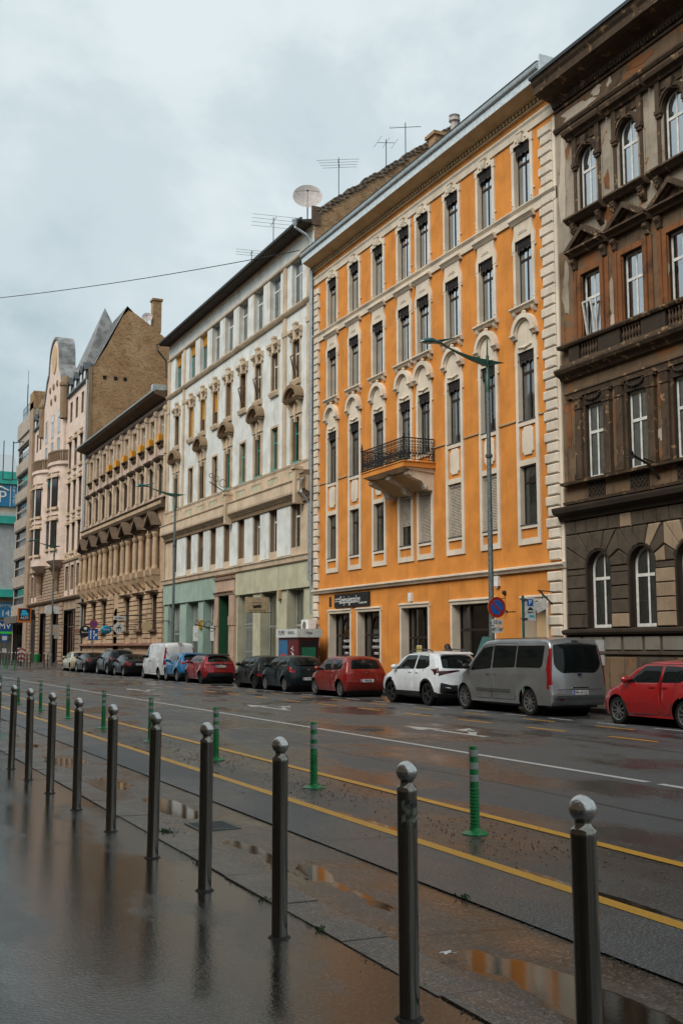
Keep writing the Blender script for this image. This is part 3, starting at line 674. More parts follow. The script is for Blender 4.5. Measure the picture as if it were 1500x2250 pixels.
for k in range(620):
    x = random.choice((random.uniform(bx0 + .3, bx1 - .2), random.gauss(bx1 - .7, .25))); yy = random.uniform(by + .1, by + .4); z = 8.75 + abs(random.gauss(.18, .16)); s = random.uniform(.03, .07); a = random.uniform(0, 6.3)
    b.add([(x, yy, z), (x + s * math.cos(a), yy + s * math.sin(a), z + s * .5), (x + s * .4 * math.cos(a + 1.2), yy + s * .5 * math.sin(a + 1.2), z + s * .8)], [(0, 1, 2)])
t_ = tag(OB('balcony_plants', b, 'leaf', None, (W, 47.56, 0), (0, 0, R(-90))), 'dark leafy potted plants growing behind the iron balcony railing', 'plants', kind='stuff')
# shop fronts
def shopframe(x0, x1, zt, name='shop_surround'):
    b = B(); f_ = .14
    b.box(x0 - .11, x0, -.05, .01, .1, zt + .16); b.box(x1, x1 + .11, -.05, .01, .1, zt + .16)
    b.prof([(.01, zt), (-.055, zt), (-.07, zt + .08), (-.11, zt + .12), (-.11, zt + .17), (.01, zt + .20)], x0 - .14, x1 + .14)
    b.quad((x0 + .003, .0, .1), (x0 + .003, .6, .1), (x0 + .003, .6, zt), (x0 + .003, 0, zt)); b.quad((x1 - .003, .0, .1), (x1 - .003, .6, .1), (x1 - .003, .6, zt), (x1 - .003, 0, zt)); b.quad((x0, 0, zt - .003), (x1, 0, zt - .003), (x1, .6, zt - .003), (x0, .6, zt - .003)); b.quad((x0, 0, .102), (x1, 0, .102), (x1, .6, .102), (x0, .6, .102))
    return b
def joinery(parent, x0, x1, zt, bars_x, tz, depth=.30, mat='dark_wood', g='glass', z0=.1, door=None):
    fr = B(); e = .07
    fr.box(x0, x0 + e, depth, depth + .08, z0, zt); fr.box(x1 - e, x1, depth, depth + .08, z0, zt); fr.box(x0 + e, x1 - e, depth, depth + .08, zt - e, zt); fr.box(x0 + e, x1 - e, depth, depth + .08, z0, z0 + .25)
    fr.box(x0 + e, x1 - e, depth - .01, depth + .08, tz - .05, tz + .05)
    xs = [x0 + e] + list(bars_x) + [x1 - e]
    for x in bars_x: fr.box(x - .05, x + .05, depth - .005, depth + .08, z0 + .25, tz - .05); fr.box(x - .04, x + .04, depth, depth + .08, tz + .05, zt - e)
    o = OB('shop_front', fr, mat, parent)
    for a, c in zip(xs, xs[1:]):
        for za, zb in ((z0 + .2, tz - .02), (tz + .02, zt - e)): OB('pane', B().quad((a, depth + .04, za), (c, depth + .04, za), (c, depth + .04, zb), (a, depth + .04, zb)), g, o)
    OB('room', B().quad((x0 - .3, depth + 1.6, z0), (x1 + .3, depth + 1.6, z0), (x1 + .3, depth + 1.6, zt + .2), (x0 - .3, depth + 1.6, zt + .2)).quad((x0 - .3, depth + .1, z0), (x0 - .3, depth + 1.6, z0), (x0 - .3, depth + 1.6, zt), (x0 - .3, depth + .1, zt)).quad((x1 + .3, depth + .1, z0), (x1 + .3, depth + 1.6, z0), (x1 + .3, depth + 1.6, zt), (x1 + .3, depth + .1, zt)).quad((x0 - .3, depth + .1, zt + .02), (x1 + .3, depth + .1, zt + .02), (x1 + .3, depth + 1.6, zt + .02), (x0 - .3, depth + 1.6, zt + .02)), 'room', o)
    return o
for x0, x1, _, zt in shop: OB('shop_surround', shopframe(x0, x1, zt), 'cream', H)
f1 = joinery(H, 1.83, 3.97, 3.18, (2.45, 3.35), 2.2); f2 = joinery(H, 4.75, 6.82, 3.18, (5.35, 6.25), 2.2); f3 = joinery(H, 8.70, 10.82, 3.22, (9.15, 9.9), 2.05); f4 = joinery(H, 12.61, 15.38, 3.22, (13.35,), 2.3)
for fo, cx in ((f1, 2.9), (f2, 5.8)):
    for q, s in enumerate(('MASSZÁZS', 'KOZMETIKA', 'SMINK', 'FODRÁSZAT', 'PEDIKŰR')): text(s, .16, 'white_paint', fo, (cx, .325, 1.95 - q * .27), sx=.85)
    OB('arch_bar', B().ring(arc(cx, 2.25, .45, 0, 180, 12, .72), arc(cx, 2.25, .40, 0, 180, 12, .67), .29, .34), 'dark_wood', fo)
OB('notice', B().box(9.35, 9.75, .28, .29, 1.0, 1.75), 'white_paint', f3); plain('poster_yellow', (.42, .34, .05), .6); OB('notice_head', B().box(9.37, 9.73, .275, .28, 1.50, 1.73), 'poster_yellow', f3)
plain('poster_teal', (.05, .14, .13), .6); OB('poster', B().plate([(13.6, .6), (15.2, .6), (15.15, 1.6), (14.85, 2.05), (14.1, 2.05), (13.7, 1.5)], .31, .33), 'poster_teal', f4)
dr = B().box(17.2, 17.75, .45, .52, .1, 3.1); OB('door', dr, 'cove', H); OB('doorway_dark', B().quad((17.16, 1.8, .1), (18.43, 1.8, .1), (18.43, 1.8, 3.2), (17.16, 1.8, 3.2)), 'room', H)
OB('vent', B().box(1.75, 1.98, -.02, .01, 3.5, 3.95), 'br_dark', H)
for x, z in ((9.5, 3.62), (15.66, 3.92)): tag(OB('alarm_box', B().box(x - .12, x + .12, -.12, 0, z - .16, z + .18).ball((x, -.06, z - .19), .05, 8), 'white_paint', None, (W, 47.56, 0), (0, 0, R(-90))), 'small white alarm box on the orange wall above the ' + ('double door' if x < 12 else 'shop window beside the lamp post'), 'alarm box')
s = THING('salon_board', 'black signboard with white script lettering above the salon windows', 'sign', (W, 47.56, 0), R(-90))
OB('board', B().box(2.45, 5.90, -.08, -.01, 3.43, 4.03), 'black_board', s); text('Szépségszalon', .46, 'white_paint', s, (4.0, -.083, 3.74), shear=.35, sx=.80); text('SZOLÁRIUM', .10, 'white_paint', s, (2.80, -.083, 3.80)); text('the beauty salon', .14, 'white_paint', s, (5.33, -.083, 3.58), sx=.85); OB('rule', B().box(2.47, 3.12, -.084, -.08, 3.69, 3.71), 'white_paint', s)
s = THING('hanging_sign', 'small white sign tilting from a black wall bracket above the dark doorway', 'sign', (W, 28.75, 0), 0)
OB('bracket', B().tube([(0, 0, 3.42), (-.62, 0, 3.45)], .018).tube([(-.02, 0, 2.98), (-.55, 0, 3.43)], .025), 'iron', s); OB('board', B().box(-.24, .20, -.02, .02, -.16, .16), 'signwhite', s, (-.50, 0, 2.98), (0, R(-24), 0)); OB('hanger', B().tube([(-.45, 0, 3.44), (-.45, 0, 3.1)], .01), 'iron', s)
s = THING('wall_bracket', 'empty black iron bracket and lamp on the orange wall beside the door', 'bracket', (W, 31.4, 0), R(-90)); OB('arm', B().tube([(0, 0, 2.86), (-.1, -.55, 3.30)], .03), 'iron', s); OB('wall_rod', B().tube([(.5, 0, 2.86), (0, 0, 2.86)], .015), 'iron', s); OB('stay', B().tube([(-.1, -.55, 3.30), (-.1, 0, 3.32)], .012), 'iron', s); OB('lamp_bulb', B().ball((-.1, -.05, 3.52), .08, 8), 'black_paint', s)
pp = THING('drainpipe', 'thin pale drainpipe between the white and orange houses', 'drainpipe', (W, 47.56, 0), R(-90)); OB('pipe', B().tube([(.02, -.18, 19.9), (.02, -.18, 3.2)], .055, 8), 'zinc', pp)
for z in (5, 8, 11, 14, 17): OB('pipe_clip', B().box(-.06, .10, -.2, .0, z, z + .05), 'zinc_dark', pp)
ac = THING('air_conditioner', 'white air conditioner outdoor unit bolted beside the salon window', 'air conditioner', (W, 47.56, 0), R(-90))
OB('casing', B().box(-.05, .75, -.62, -.22, 2.35, 2.95), 'white_paint', ac); OB('grille', B().box(-.055, -.05, -.58, -.26, 2.4, 2.9).lathe([(.0, 0), (.22, 0)], 16, (.3, -.625, 2.65), 'y'), 'concrete_dark', ac); OB('shelf', B().box(0, .05, -.6, 0, 2.28, 2.33).box(.65, .7, -.6, 0, 2.28, 2.33), 'zinc_dark', ac)
plain('dish_grey', (.40, .36, .34), .6)
plain('sign_beige', (.40, .30, .185), .5)
plain('teal_sill', (.08, .38, .38), .5)
# ---------------------------------------------------------------- pale house with shop arcade
WW = 24.85
V = building('white_house', 'pale white house with beige trim, arched pediments and green shop fronts', 47.65, 72.5)
VX = [2.30, 5.40, 7.80, 10.20, 12.60, 15.02, 17.42, 19.82, 22.72]
VR = {'D': (6.57, 2.36, 1.08), 'C': (10.81, 2.24, .92), 'B': (15.0, 2.02, .90), 'A': (18.82, 2.42, 1.36)}
VS = [(1.25, 3.58, .1, 4.48), (5.30, 7.40, .1, 4.48), (8.69, 10.77, .1, 4.48), (11.58, 13.39, .1, 4.58), (14.75, 16.87, .1, 4.52), (18.23, 20.25, .1, 4.52), (21.85, 23.75, .1, 4.52)]
hl = [(c - w / 2, c + w / 2, z, z + h) for c in VX for z, h, w in VR.values()]
wall(V, 0, WW, 9.0, 22.45, [h for h in hl if h[2] > 9], 'pale'); wall(V, 0, WW, 5.8, 9.0, [h for h in hl if h[2] < 9], 'pale_trim', y=.0)
wall(V, 0, 10.9, 0, 5.8, VS[:3], 'mint'); wall(V, 10.9, 14.3, 0, 5.8, VS[3:4], 'pinkish'); wall(V, 14.3, WW, 0, 5.8, VS[4:], 'olive')
side_walls(V, WW, 12, 22.45, 'brick_roof', 0)
# roof with its brick gable end over the orange house
OB('gable_wall', B().add([(WW + .002, .0, 20), (WW + .002, .25, 22.9), (WW + .002, 7.1, 28.2), (WW + .002, 8.4, 29.4), (WW + .002, 14, 29.2), (WW + .002, 14, 20), (WW - .35, .25, 22.9), (WW - .35, 7.1, 28.2), (WW - .35, 8.4, 29.4), (WW - .35, 14, 29.2)], [(0, 1, 2, 3, 4, 5), (1, 6, 7, 2), (2, 7, 8, 3), (3, 8, 9, 4)]), 'brick_roof', V)
for k in range(34):
    u = k / 33; y_ = .1 + 8.0 * u; z_ = 22.9 + 6.2 * u + random.uniform(-.05, .08)
    OB('coping_tile', shared(('coping_tile', k % 3), lambda: B().box(-.45, .08, 0, .34, -.04 - .02 * (k % 3), .10).box(-.45, .12, .02, .2, .10, .16)), 'coping', V, (WW, y_, z_), (R(random.uniform(5, 30)), 0, R(random.uniform(-6, 6))))
OB('roof', B().add([(0, -.7, 22.46), (WW - .36, -.7, 22.46), (WW - .36, 7, 25.6), (0, 7, 25.6)], [(0, 1, 2, 3)]), 'tile', V)
OB('roof_hatch_boards', B().box(WW - .02, WW + .06, -.15, .3, 22.3, 23.25), 'brown_wood', V)
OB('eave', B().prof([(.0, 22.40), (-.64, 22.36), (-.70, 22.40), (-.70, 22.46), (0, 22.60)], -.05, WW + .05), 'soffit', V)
OB('gutter', B().prof([(-.66, 22.44), (-.79, 22.44), (-.82, 22.52), (-.77, 22.56), (-.66, 22.56)], -.06, WW + .06), 'zinc_dark', V)
for k in range(30): OB('snow_guard', shared(('snow_guard',), lambda: B().box(-.015, .015, -.02, .02, 0, .20)), 'zinc_dark', V, (.5 + k * .82, -.60, 22.54))
OB('eave_band', B().box(0, WW, -.03, .0, 22.1, 22.39), 'pale_trim', V)
OB('top_frieze', B().prof([(.01, 21.24), (-.10, 21.24), (-.13, 21.30), (-.13, 21.36), (.01, 21.40)], 0, WW), 'pale_trim', V)
OB('top_ledge', B().prof([(.01, 18.56), (-.10, 18.56), (-.16, 18.64), (-.20, 18.72), (-.20, 18.78), (.01, 18.81)], 0, WW), 'pale_trim', V)
OB('sill_ledge', B().prof([(.01, 10.56), (-.10, 10.56), (-.14, 10.64), (-.16, 10.72), (.01, 10.76)], 0, WW), 'pale_trim', V)
OB('parapet', B().box(.0, WW, -.10, .0, 9.80, 10.56), 'pale_trim', V)
for k, c in enumerate(VX): OB('parapet_panel', B().ring([(c - .75, 9.95), (c + .75, 9.95), (c + .75, 10.42), (c - .75, 10.42)], [(c - .66, 10.02), (c + .66, 10.02), (c + .66, 10.35), (c - .66, 10.35)], -.13, -.1, True), 'pale_trim', V); OB('panel_field', B().box(c - .66, c + .66, -.105, -.1, 10.02, 10.35), 'olive', V)
OB('main_belt', B().prof([(.01, 8.93), (-.16, 8.95), (-.22, 9.05), (-.40, 9.14), (-.42, 9.24), (-.38, 9.70), (-.44, 9.78), (-.44, 9.83), (.01, 9.87)], -.02, WW + .02), 'pale_trim', V)
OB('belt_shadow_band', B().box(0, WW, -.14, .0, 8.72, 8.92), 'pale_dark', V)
OB('shop_belt', B().prof([(.01, 5.78), (-.14, 5.78), (-.20, 5.84), (-.22, 6.02), (-.28, 6.10), (-.28, 6.15), (.01, 6.22)], -.02, WW + .02), 'pale_trim', V)
OB('fascia', B().box(.02, 10.88, -.10, .0, 4.50, 5.76), 'mint', V); OB('fascia', B().box(14.32, WW - .15, -.10, .0, 4.54, 5.76), 'olive', V)
# pilasters between windows
for x0, x1, za, zb, mt in [(.0, .55, 9.9, 22.1, 'pale_trim'), (WW - .75, WW - .1, 9.9, 22.1, 'pale_trim'), (3.55, 3.95, 9.9, 21.24, 'pale_trim'), (21.0, 21.42, 9.9, 21.24, 'pale_trim')]: OB('pilaster', B().box(x0, x1, -.07, .0, za, 18.56).box(x0 - .04, x1 + .04, -.11, .0, 17.55, 17.85).box(x0, x1, -.07, .0, 18.82, zb if zb < 21.3 else 21.24), mt, V)
ed = [0.55] + VX + [WW - .75]
for a, c in zip(VX, VX[1:]):
    x0, x1 = a + .70, c - .70
    if x1 - x0 < 1.2: OB('pier', B().box(x0 + .05, x1 - .05, -.055, .0, 18.82, 21.23).box(x0 + .22, x1 - .22, -.085, -.055, 18.9, 21.1), 'pale', V); OB('pier_edge', B().box(x0 - .02, x0 + .045, -.03, .0, 18.82, 21.23), 'pale_trim', V); OB('pier_edge', B().box(x1 - .045, x1 + .02, -.03, .0, 18.82, 21.23), 'pale_trim', V)
    x0, x1 = a + .56, c - .56
    OB('ground_pier', B().box(x0, x1, -.07, .0, 6.23, 8.71), 'pale', V)
def keyorn():
    b = B(); h = 2.02; x = .45
    b.box(-x - .10, -x, -.05, .01, -.02, h); b.box(x, x + .10, -.05, .01, -.02, h); b.box(-x - .1, x + .1, -.05, .01, h, h + .12)
    b.plate([(-.16, h - .02), (.16, h - .02), (.17, h + .90), (-.17, h + .90)], -.17, .01, .02); b.box(-.22, .22, -.19, .01, h + .80, h + .90)
    for s in (-1, 1): b.prof([(.01, h + .30), (-.14, h + .30), (-.18, h + .36), (-.24, h + .42), (-.24, h + .56), (.01, h + .62)], min(s * .18, s * .74), max(s * .18, s * .74)); b.box(s * .62 - .08, s * .62 + .08, -.12, .01, h + .05, h + .30)
    b.prof([(.01, -.02), (-.18, -.02), (-.18, -.10), (-.12, -.28), (.01, -.3)], -x - .12, x + .12); return b
def segped():
    b = B(); h = 2.24; x = .46
    b.box(-x - .22, -x, -.06, .01, 0, h); b.box(x, x + .22, -.06, .01, 0, h); b.box(-x - .16, -x - .08, -.09, .01, 0, h); b.box(x + .08, x + .16, -.09, .01, 0, h)
    b.box(-x - .22, x + .22, -.06, .01, h, h + .14); b.box(-x - .26, x + .26, -.12, .01, h + .14, h + .20); b.box(-x - .18, x + .18, -.05, .01, h + .20, h + .78)
    b.plate([(-.08, h - .25), (.08, h - .25), (.11, h + .78), (-.11, h + .78)], -.13, .01, .02)
    for s in (-1, 1): b.prof([(.01, h + .2), (-.10, h + .2), (-.14, h + .5), (-.26, h + .72), (-.26, h + .78), (.01, h + .78)], s * (x + .14) - .09, s * (x + .14) + .09)
    return b
def segped2():
    b = B(); h = 2.24
    b.prof([(.01, h + .78), (-.30, h + .78), (-.36, h + .86), (-.40, h + .92), (.01, h + .94)], -.86, .86)
    b.ring(arc(0, h + .92, .92, 180, 0, 16, .72), arc(0, h + .92, .72, 180, 0, 16, .54), -.42, .01); b.ring(arc(0, h + .92, .74, 180, 0, 16, .56), arc(0, h + .92, .58, 180, 0, 16, .40), -.24, .01)
    b.plate(arc(0, h + .92, .6, 0, 180, 14, .42), -.08, .01); b.ball((0, -.12, h + 1.05), .13, 8); b.ball((-.2, -.1, h + 1.0), .1, 8); b.ball((.2, -.1, h + 1.0), .1, 8); return b
colB = [None, 'Y', 'y', 'y', 'b', 'o', 'o', None, 'o']
for i, c in enumerate(VX):
    z, h, w = VR['A']; tall = i < 3
    window(V, c, z, w, h, .20, .70, 1, 'teal_wood' if i < 3 else 'white_wood', 'glass', 'pale', 'curtain_grey' if i > 2 else None, .2, blind=.3 if i < 3 else 0, blindmat='blind_yellow')
    z, h, w = VR['B']; kd = colB[i]
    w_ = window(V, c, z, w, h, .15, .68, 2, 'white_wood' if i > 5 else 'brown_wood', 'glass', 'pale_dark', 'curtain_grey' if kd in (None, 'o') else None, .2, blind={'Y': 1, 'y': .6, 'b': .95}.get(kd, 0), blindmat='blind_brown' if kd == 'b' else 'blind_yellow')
    OB('surround', shared(('surround', 'vk'), keyorn), 'pale_trim', w_, (0, -.15, 0))
    if kd == 'o': OB('open_casement', shared(('open_casement', 'b'), lambda: B().box(-.43, -.39, 0, .04, .0, 1.25).box(-.02, .02, 0, .04, 0, 1.25).box(-.39, -.02, 0, .04, 0, .05).box(-.39, -.02, 0, .04, 1.2, 1.25)), 'brown_wood' if i < 8 else 'white_wood', w_, (0, -.05, .05), (R(14), 0, 0))
    z, h, w = VR['C']
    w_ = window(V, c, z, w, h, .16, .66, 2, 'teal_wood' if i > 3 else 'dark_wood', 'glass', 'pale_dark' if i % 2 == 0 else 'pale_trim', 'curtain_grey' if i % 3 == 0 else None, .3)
    if i % 2 == 0:
        OB('surround', shared(('surround', 'vs'), segped), 'pale_trim', w_, (0, -.16, 0)); OB('pediment', shared(('pediment', 'vs'), segped2, 40), 'pale_dark', w_, (0, -.16, 0))
    else: OB('surround', shared(('surround', 'vp'), lambda: B().box(-.56, -.46, -.03, .01, 0, 2.24).box(.46, .56, -.03, .01, 0, 2.24).box(-.56, .56, -.03, .01, 2.24, 2.36)), 'pale_trim', w_, (0, -.16, 0))
    if i > 3: OB('sill', shared(('sill', 'vt'), lambda: B().box(-.5, .5, -.08, .3, -.04, .006)), 'teal_sill', w_, (0, -.16, 0))
    z, h, w = VR['D']
    bl = {1: .55, 2: .5, 3: 1, 4: 1, 5: 1}.get(i, 0)
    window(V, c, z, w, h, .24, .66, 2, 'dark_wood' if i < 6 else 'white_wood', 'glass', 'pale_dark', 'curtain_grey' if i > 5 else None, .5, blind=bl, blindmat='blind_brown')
    if i in (0, 4, 8): OB('console', B().plate([(c + .9 - .14, 8.6), (c + .9 + .14, 8.6), (c + .9 + .2, 10.3), (c + .9 - .2, 10.3)], -.52, .0, .03).box(c + .66, c + 1.14, -.60, 0, 10.28, 10.42), 'pale_trim', V) if i else None
OB('corner_console', B().box(WW - .55, WW, -.5, 0, 9.2, 9.95).prof([(0, 9.95), (-.55, 9.95), (-.5, 10.1), (0, 10.12)], WW - .6, WW), 'pale_dark', V)
# shops
def sreveal(x0, x1, zt, d, mt):
    b = B(); b.quad((x0 + .003, -.1, .1), (x0 + .003, d, .1), (x0 + .003, d, zt), (x0 + .003, -.1, zt)); b.quad((x1 - .003, 0, .1), (x1 - .003, d, .1), (x1 - .003, d, zt), (x1 - .003, 0, zt)); b.quad((x0, 0, zt - .003), (x1, 0, zt - .003), (x1, d, zt - .003), (x0, d, zt - .003)); b.quad((x0, 0, .102), (x1, 0, .102), (x1, d, .102), (x0, d, .102)); OB('reveal', b, mt, V)
for q, (x0, x1, _, zt) in enumerate(VS): sreveal(x0, x1, zt, .75, 'mint' if q < 3 else ('deep_green' if q == 3 else 'olive'))
for q in (0, 1, 2):
    x0, x1, _, zt = VS[q]; o = joinery(V, x0 + .15, x1, zt, ((x0 + .15 + x1) / 2,), 2.55, .34, 'grey_wood', 'glass')
    gr = B()
    for j in range(6): gr.box(x0 + .35 + j * .30, x0 + .39 + j * .30, .32, .335, 2.75, zt - .1)
    tag(OB('window_bars', gr, 'white_wood', o), kind='stuff')
    if q: pn = OB('sign_panel', B().box(x0 + .2, x1 - .05, .29, .32, 2.05, 3.0), 'signwhite', o); text(('VESZEK', 'ÓRA')[q - 1], .42, 'blind', pn, ((x0 + .2 + x1) / 2, .285, 2.42), sx=.8)
door = OB('door', B().box(11.6, 13.37, .55, .62, .1, 4.56), 'deep_green', V)
for z0, z1 in ((.3, 1.5), (1.7, 3.0), (3.2, 4.4)):
    for x0 in (11.75, 12.55): OB('door_panel', B().plate([(x0, z0), (x0 + .65, z0), (x0 + .65, z1), (x0, z1)], .51, .55, .02), 'deep_green', door)
OB('door_pier', B().box(10.92, 11.55, -.16, .0, .1, 4.6).box(10.9, 11.57, -.2, 0, .1, 1.2).box(10.9, 11.57, -.2, 0, 2.9, 3.4), 'pinkish', V); OB('door_pier', B().box(13.42, 14.28, -.16, .0, .1, 4.6).box(13.4, 14.3, -.2, 0, .1, 1.2).box(13.4, 14.3, -.2, 0, 2.9, 3.4), 'pinkish', V)
OB('door_cornice', B().prof([(.0, 4.62), (-.18, 4.62), (-.22, 4.72), (-.30, 4.80), (0, 4.84)], 10.88, 14.32).box(10.95, 14.25, -.12, 0, 4.85, 5.5).prof([(0, 5.5), (-.2, 5.52), (-.26, 5.66), (0, 5.72)], 10.88, 14.32), 'pinkish', V)
for q in (4, 5, 6):
    x0, x1, _, zt = VS[q]; joinery(V, x0 + .2, x1, zt, ((x0 * .45 + x1 * .55),), 2.75, .34, 'grey_wood', 'glass')
gr = B()
for j in range(16): gr.box(14.98 + j * .118, 15.0 + j * .118, .26, .28, .2, 4.4)
gr.box(14.95, 16.85, .25, .29, 1.4, 1.44).box(14.95, 16.85, .25, .29, 2.9, 2.95); tag(OB('security_grille', gr, 'grey_wood', V), kind='stuff')
s = THING('agency_sign', 'beige projecting signboard with a black bird above the olive shop', 'sign', (W, 52.9, 0), 0)
sb = OB('board', B().box(-1.45, -.17, -.03, .03, 3.45, 4.22), 'sign_beige', s)
OB('bracket', B().tube([(0, 0, 4.20), (-1.2, 0, 4.20)], .02).tube([(0, 0, 3.44), (-1.2, 0, 3.44)], .02), 'iron', s)
text('UTAZÁSI IRODA', .125, 'brown_wood', sb, (-.81, -.034, 3.54), sx=.98); text('GREEN FLY Kft', .085, 'brown_wood', sb, (-.81, -.034, 3.93))
OB('bird', B().plate([(-.81 + (x - 18.5) * .62, 3.74 + (z - 3.8) * .62) for x, z in [(18.05, 3.93), (18.3, 3.88), (18.45, 3.93), (18.95, 3.96), (18.75, 3.86), (19.0, 3.80), (18.72, 3.76), (18.92, 3.68), (18.5, 3.70), (18.2, 3.64), (18.08, 3.68), (18.2, 3.76), (18.1, 3.82)]], -.036, -.03), 'black_paint', sb)
OB('globe', B().ring(arc(-.81, 4.0, .24, 0, 180, 14, .15), arc(-.81, 4.0, .22, 0, 180, 14, .13), -.035, -.03).ring(arc(-.81, 4.0, .11, 0, 180, 10, .13), arc(-.81, 4.0, .095, 0, 180, 10, .115), -.034, -.03), 'grey_wood', sb)
for x, z, lb in ((20.85, 4.35, 'beige wall lamp on the olive pier beside the signboard'), (8.15, 3.1, 'ochre wall lamp on the mint green pier')): tag(OB('wall_lamp', B().box(x - .12, x + .12, -.18, 0, z - .25, z + .2).ball((x, -.1, z - .3), .08, 8), 'sign_beige' if x > 10 else 'blind_yellow', None, (W, 72.5, 0), (0, 0, R(-90))), lb, 'wall lamp')
def scroll(x, z, lb, dx=1, h=2.4):
    s = THING('iron_bracket', lb, 'bracket', (W, 72.5, 0), R(-90)); b = B()
    b.tube([(x, 0, z), (x, -.9, z + .5 * h / 2.4), (x, -1.4, z + .8 * h / 2.4)], .03, 5)
    for r, yy, zz in ((.22, -.6, .75), (.16, -1.0, 1.0), (.18, -.4, .2), (.12, -1.3, 1.15)): b.tube([(x + .02, yy + r * math.cos(a), z + zz * h / 2.4 + r * math.sin(a)) for a in np.linspace(0, 6.0, 12)], .018, 4)
    OB('scrollwork', b, 'iron', s); return s
scroll(13.4, 10.2, 'rusty wrought iron flag bracket on the white house above the door'); scroll(11.2, 2.7, 'small black iron scroll bracket beside the green doorway', h=.8)
pp = THING('drainpipe', 'grey drainpipe kinked under the eave at the white house corner', 'drainpipe', (W, 72.5, 0), R(-90)); OB('pipe', B().tube([(WW - .25, -.92, 22.45), (WW - .25, -.9, 22.1), (WW - .1, -.35, 21.75), (WW - .06, -.16, 21.4), (WW - .06, -.16, 9.9), (WW - .06, -.62, 9.6), (WW - .06, -.62, 9.0), (WW - .06, -.2, 8.5), (WW - .06, -.2, 4.8)], .07, 8), 'zinc', pp); OB('hopper', B().lathe([(.09, 0), (.16, .25), (.16, .35)], 10, (WW - .25, -.92, 22.2)), 'zinc', pp)
pp = THING('drainpipe', 'short dark drainpipe under the far eave of the white house', 'drainpipe', (W, 72.5, 0), R(-90)); OB('pipe', B().tube([(.1, -.92, 22.45), (.1, -.85, 22.0), (-.1, -.2, 21.4), (-.1, -.15, 20.2)], .07, 8), 'zinc_dark', pp)
# kiosk on the pavement
s = THING('kiosk', 'dark red street kiosk with posters and graffiti under a white fascia', 'kiosk', (19.4, 48.0, .12), R(-90))
plain('kiosk_red', (.11, .012, .014), .4); plain('poster_blue', (.03, .13, .26), .5); plain('poster_red', (.42, .05, .04), .5); plain('poster_green', (.01, .14, .07), .5)
OB('body', B().box(0, 2.35, 0, 1.0, 0, 2.0), 'kiosk_red', s); OB('fascia', B().box(-.06, 2.45, -.1, 1.1, 2.0, 2.38), 'signwhite', s)
pb = OB('poster', B().box(.08, 1.15, -.02, 0, .3, 1.88), 'poster_blue', s); OB('poster_field', B().box(.35, .95, -.026, -.02, .35, 1.25), 'poster_red', pb); text('10%', .32, 'white_paint', pb, (.65, -.03, 1.02)); text('KÉP', .26, 'white_paint', pb, (.65, -.03, .68))
OB('showcase', B().box(2.35, 2.37, .08, .92, .3, 1.85), 'black_board', s); OB('poster_green', B().box(2.37, 2.38, .16, .84, .9, 1.55), 'poster_green', s)
text('YUMU', .30, 'black_paint', s, (.6, -.105, 2.2), shear=.2); text('BONGO', .19, 'black_paint', s, (1.75, -.105, 2.2)); text('Nsx', .17, 'black_paint', s, (2.455, .5, 2.2), rot=(0, 0, R(90))); text('YANS', .42, 'white_paint', s, (1.72, -.01, 1.15), rot=(0, R(75), 0), shear=.3); text('SONK', .2, 'poster_red', s, (2.385, .5, .6), shear=.3, rot=(0, 0, R(90)))
# roof furniture
def dish(x, y, z, r, lab, tilt=-25):
    s = THING('satellite_dish', lab, 'satellite dish', (x, y, z), R(-23)); OB('mast', B().lathe([(.03, -1.2), (.03, .1)], 8), 'zinc_dark', s)
    P = [(r * k / 6, .28 * r * (k / 6) ** 2) for k in range(7)]; d = OB('bowl', B().lathe(P, 24), 'dish_grey', s, (0, 0, r * .55), (R(70), 0, 0), 40); f = B()
    for a in (30, 150, 270): f.tube([(r * .9 * math.cos(R(a)), r * .9 * math.sin(R(a)), .22 * r), (0, 0, .8 * r)], .012, 4)
    f.ball((0, 0, .8 * r), .06, 8); OB('feed', f, 'zinc_dark', d); return s
dish(21.0, 48.5, 23.55, .74, 'large grey satellite dish at the roof corner of the white house')
def antenna(x, y, z, h, lab, n=5, ln=1.2, az=0, boom=1.0):
    s = THING('tv_antenna', lab, 'antenna', (x, y, z), R(az)); OB('mast', B().lathe([(.022, 0), (.022, h)], 6), 'cable', s)
    OB('boom', B().tube([(-boom / 2, 0, h * .85), (boom / 2, 0, h * .85 + .1)], .014, 5), 'cable', s)
    for k in range(n): u = -boom / 2 + boom * k / max(1, n - 1); OB('rod', B().tube([(u, -ln / 2 * (1 - .06 * k), h * .85 + .05), (u, ln / 2 * (1 - .06 * k), h * .85 + .05)], .009, 4), 'cable', s)
    return s
antenna(22.3, 47.6, 23.6, 2.4, 'thin television antenna rising from the brick gable beside the dish', 4, 2.1, 60, .9); antenna(26.05, 47.5, 26.6, 2.0, 'long comb television antenna on the brick gable', 14, .22, -25, 1.6); antenna(24.87, 47.4, 25.9, 1.5, 'short ladder antenna on the brick gable', 3, 1.3, -10, .9)
antenna(21.2, 53.6, 22.9, 2.0, 'wide television antenna above the white house eave', 4, 2.6, 80, 1.6); antenna(21.0, 56.4, 22.8, 1.1, 'small low antenna above the white house eave', 3, 1.9, 80, .8)
s = THING('chimney', 'brick chimney with a pale flue pipe behind the orange roof', 'chimney', (28.0, 47.3, 26.35)); OB('stack', B().box(-.55, .05, -.4, .4, 0, 1.72).box(-.65, .13, -.5, .5, 1.66, 1.84), 'brick_roof', s); OB('stack', B().box(.18, .62, -.4, .4, 0, 1.9), 'cream_rough', s); OB('flue', B().lathe([(.2, 0), (.2, 2.6), (.3, 2.65), (.3, 2.8), (.22, 2.85), (.3, 2.95), (0, 3.0)], 12, (.70, -.3, 0)), 'dish_grey', s)
antenna(26.5, 36.3, 21.9, 2.6, 'cluster antenna standing over the orange house roof', 3, .5, 30, .4)
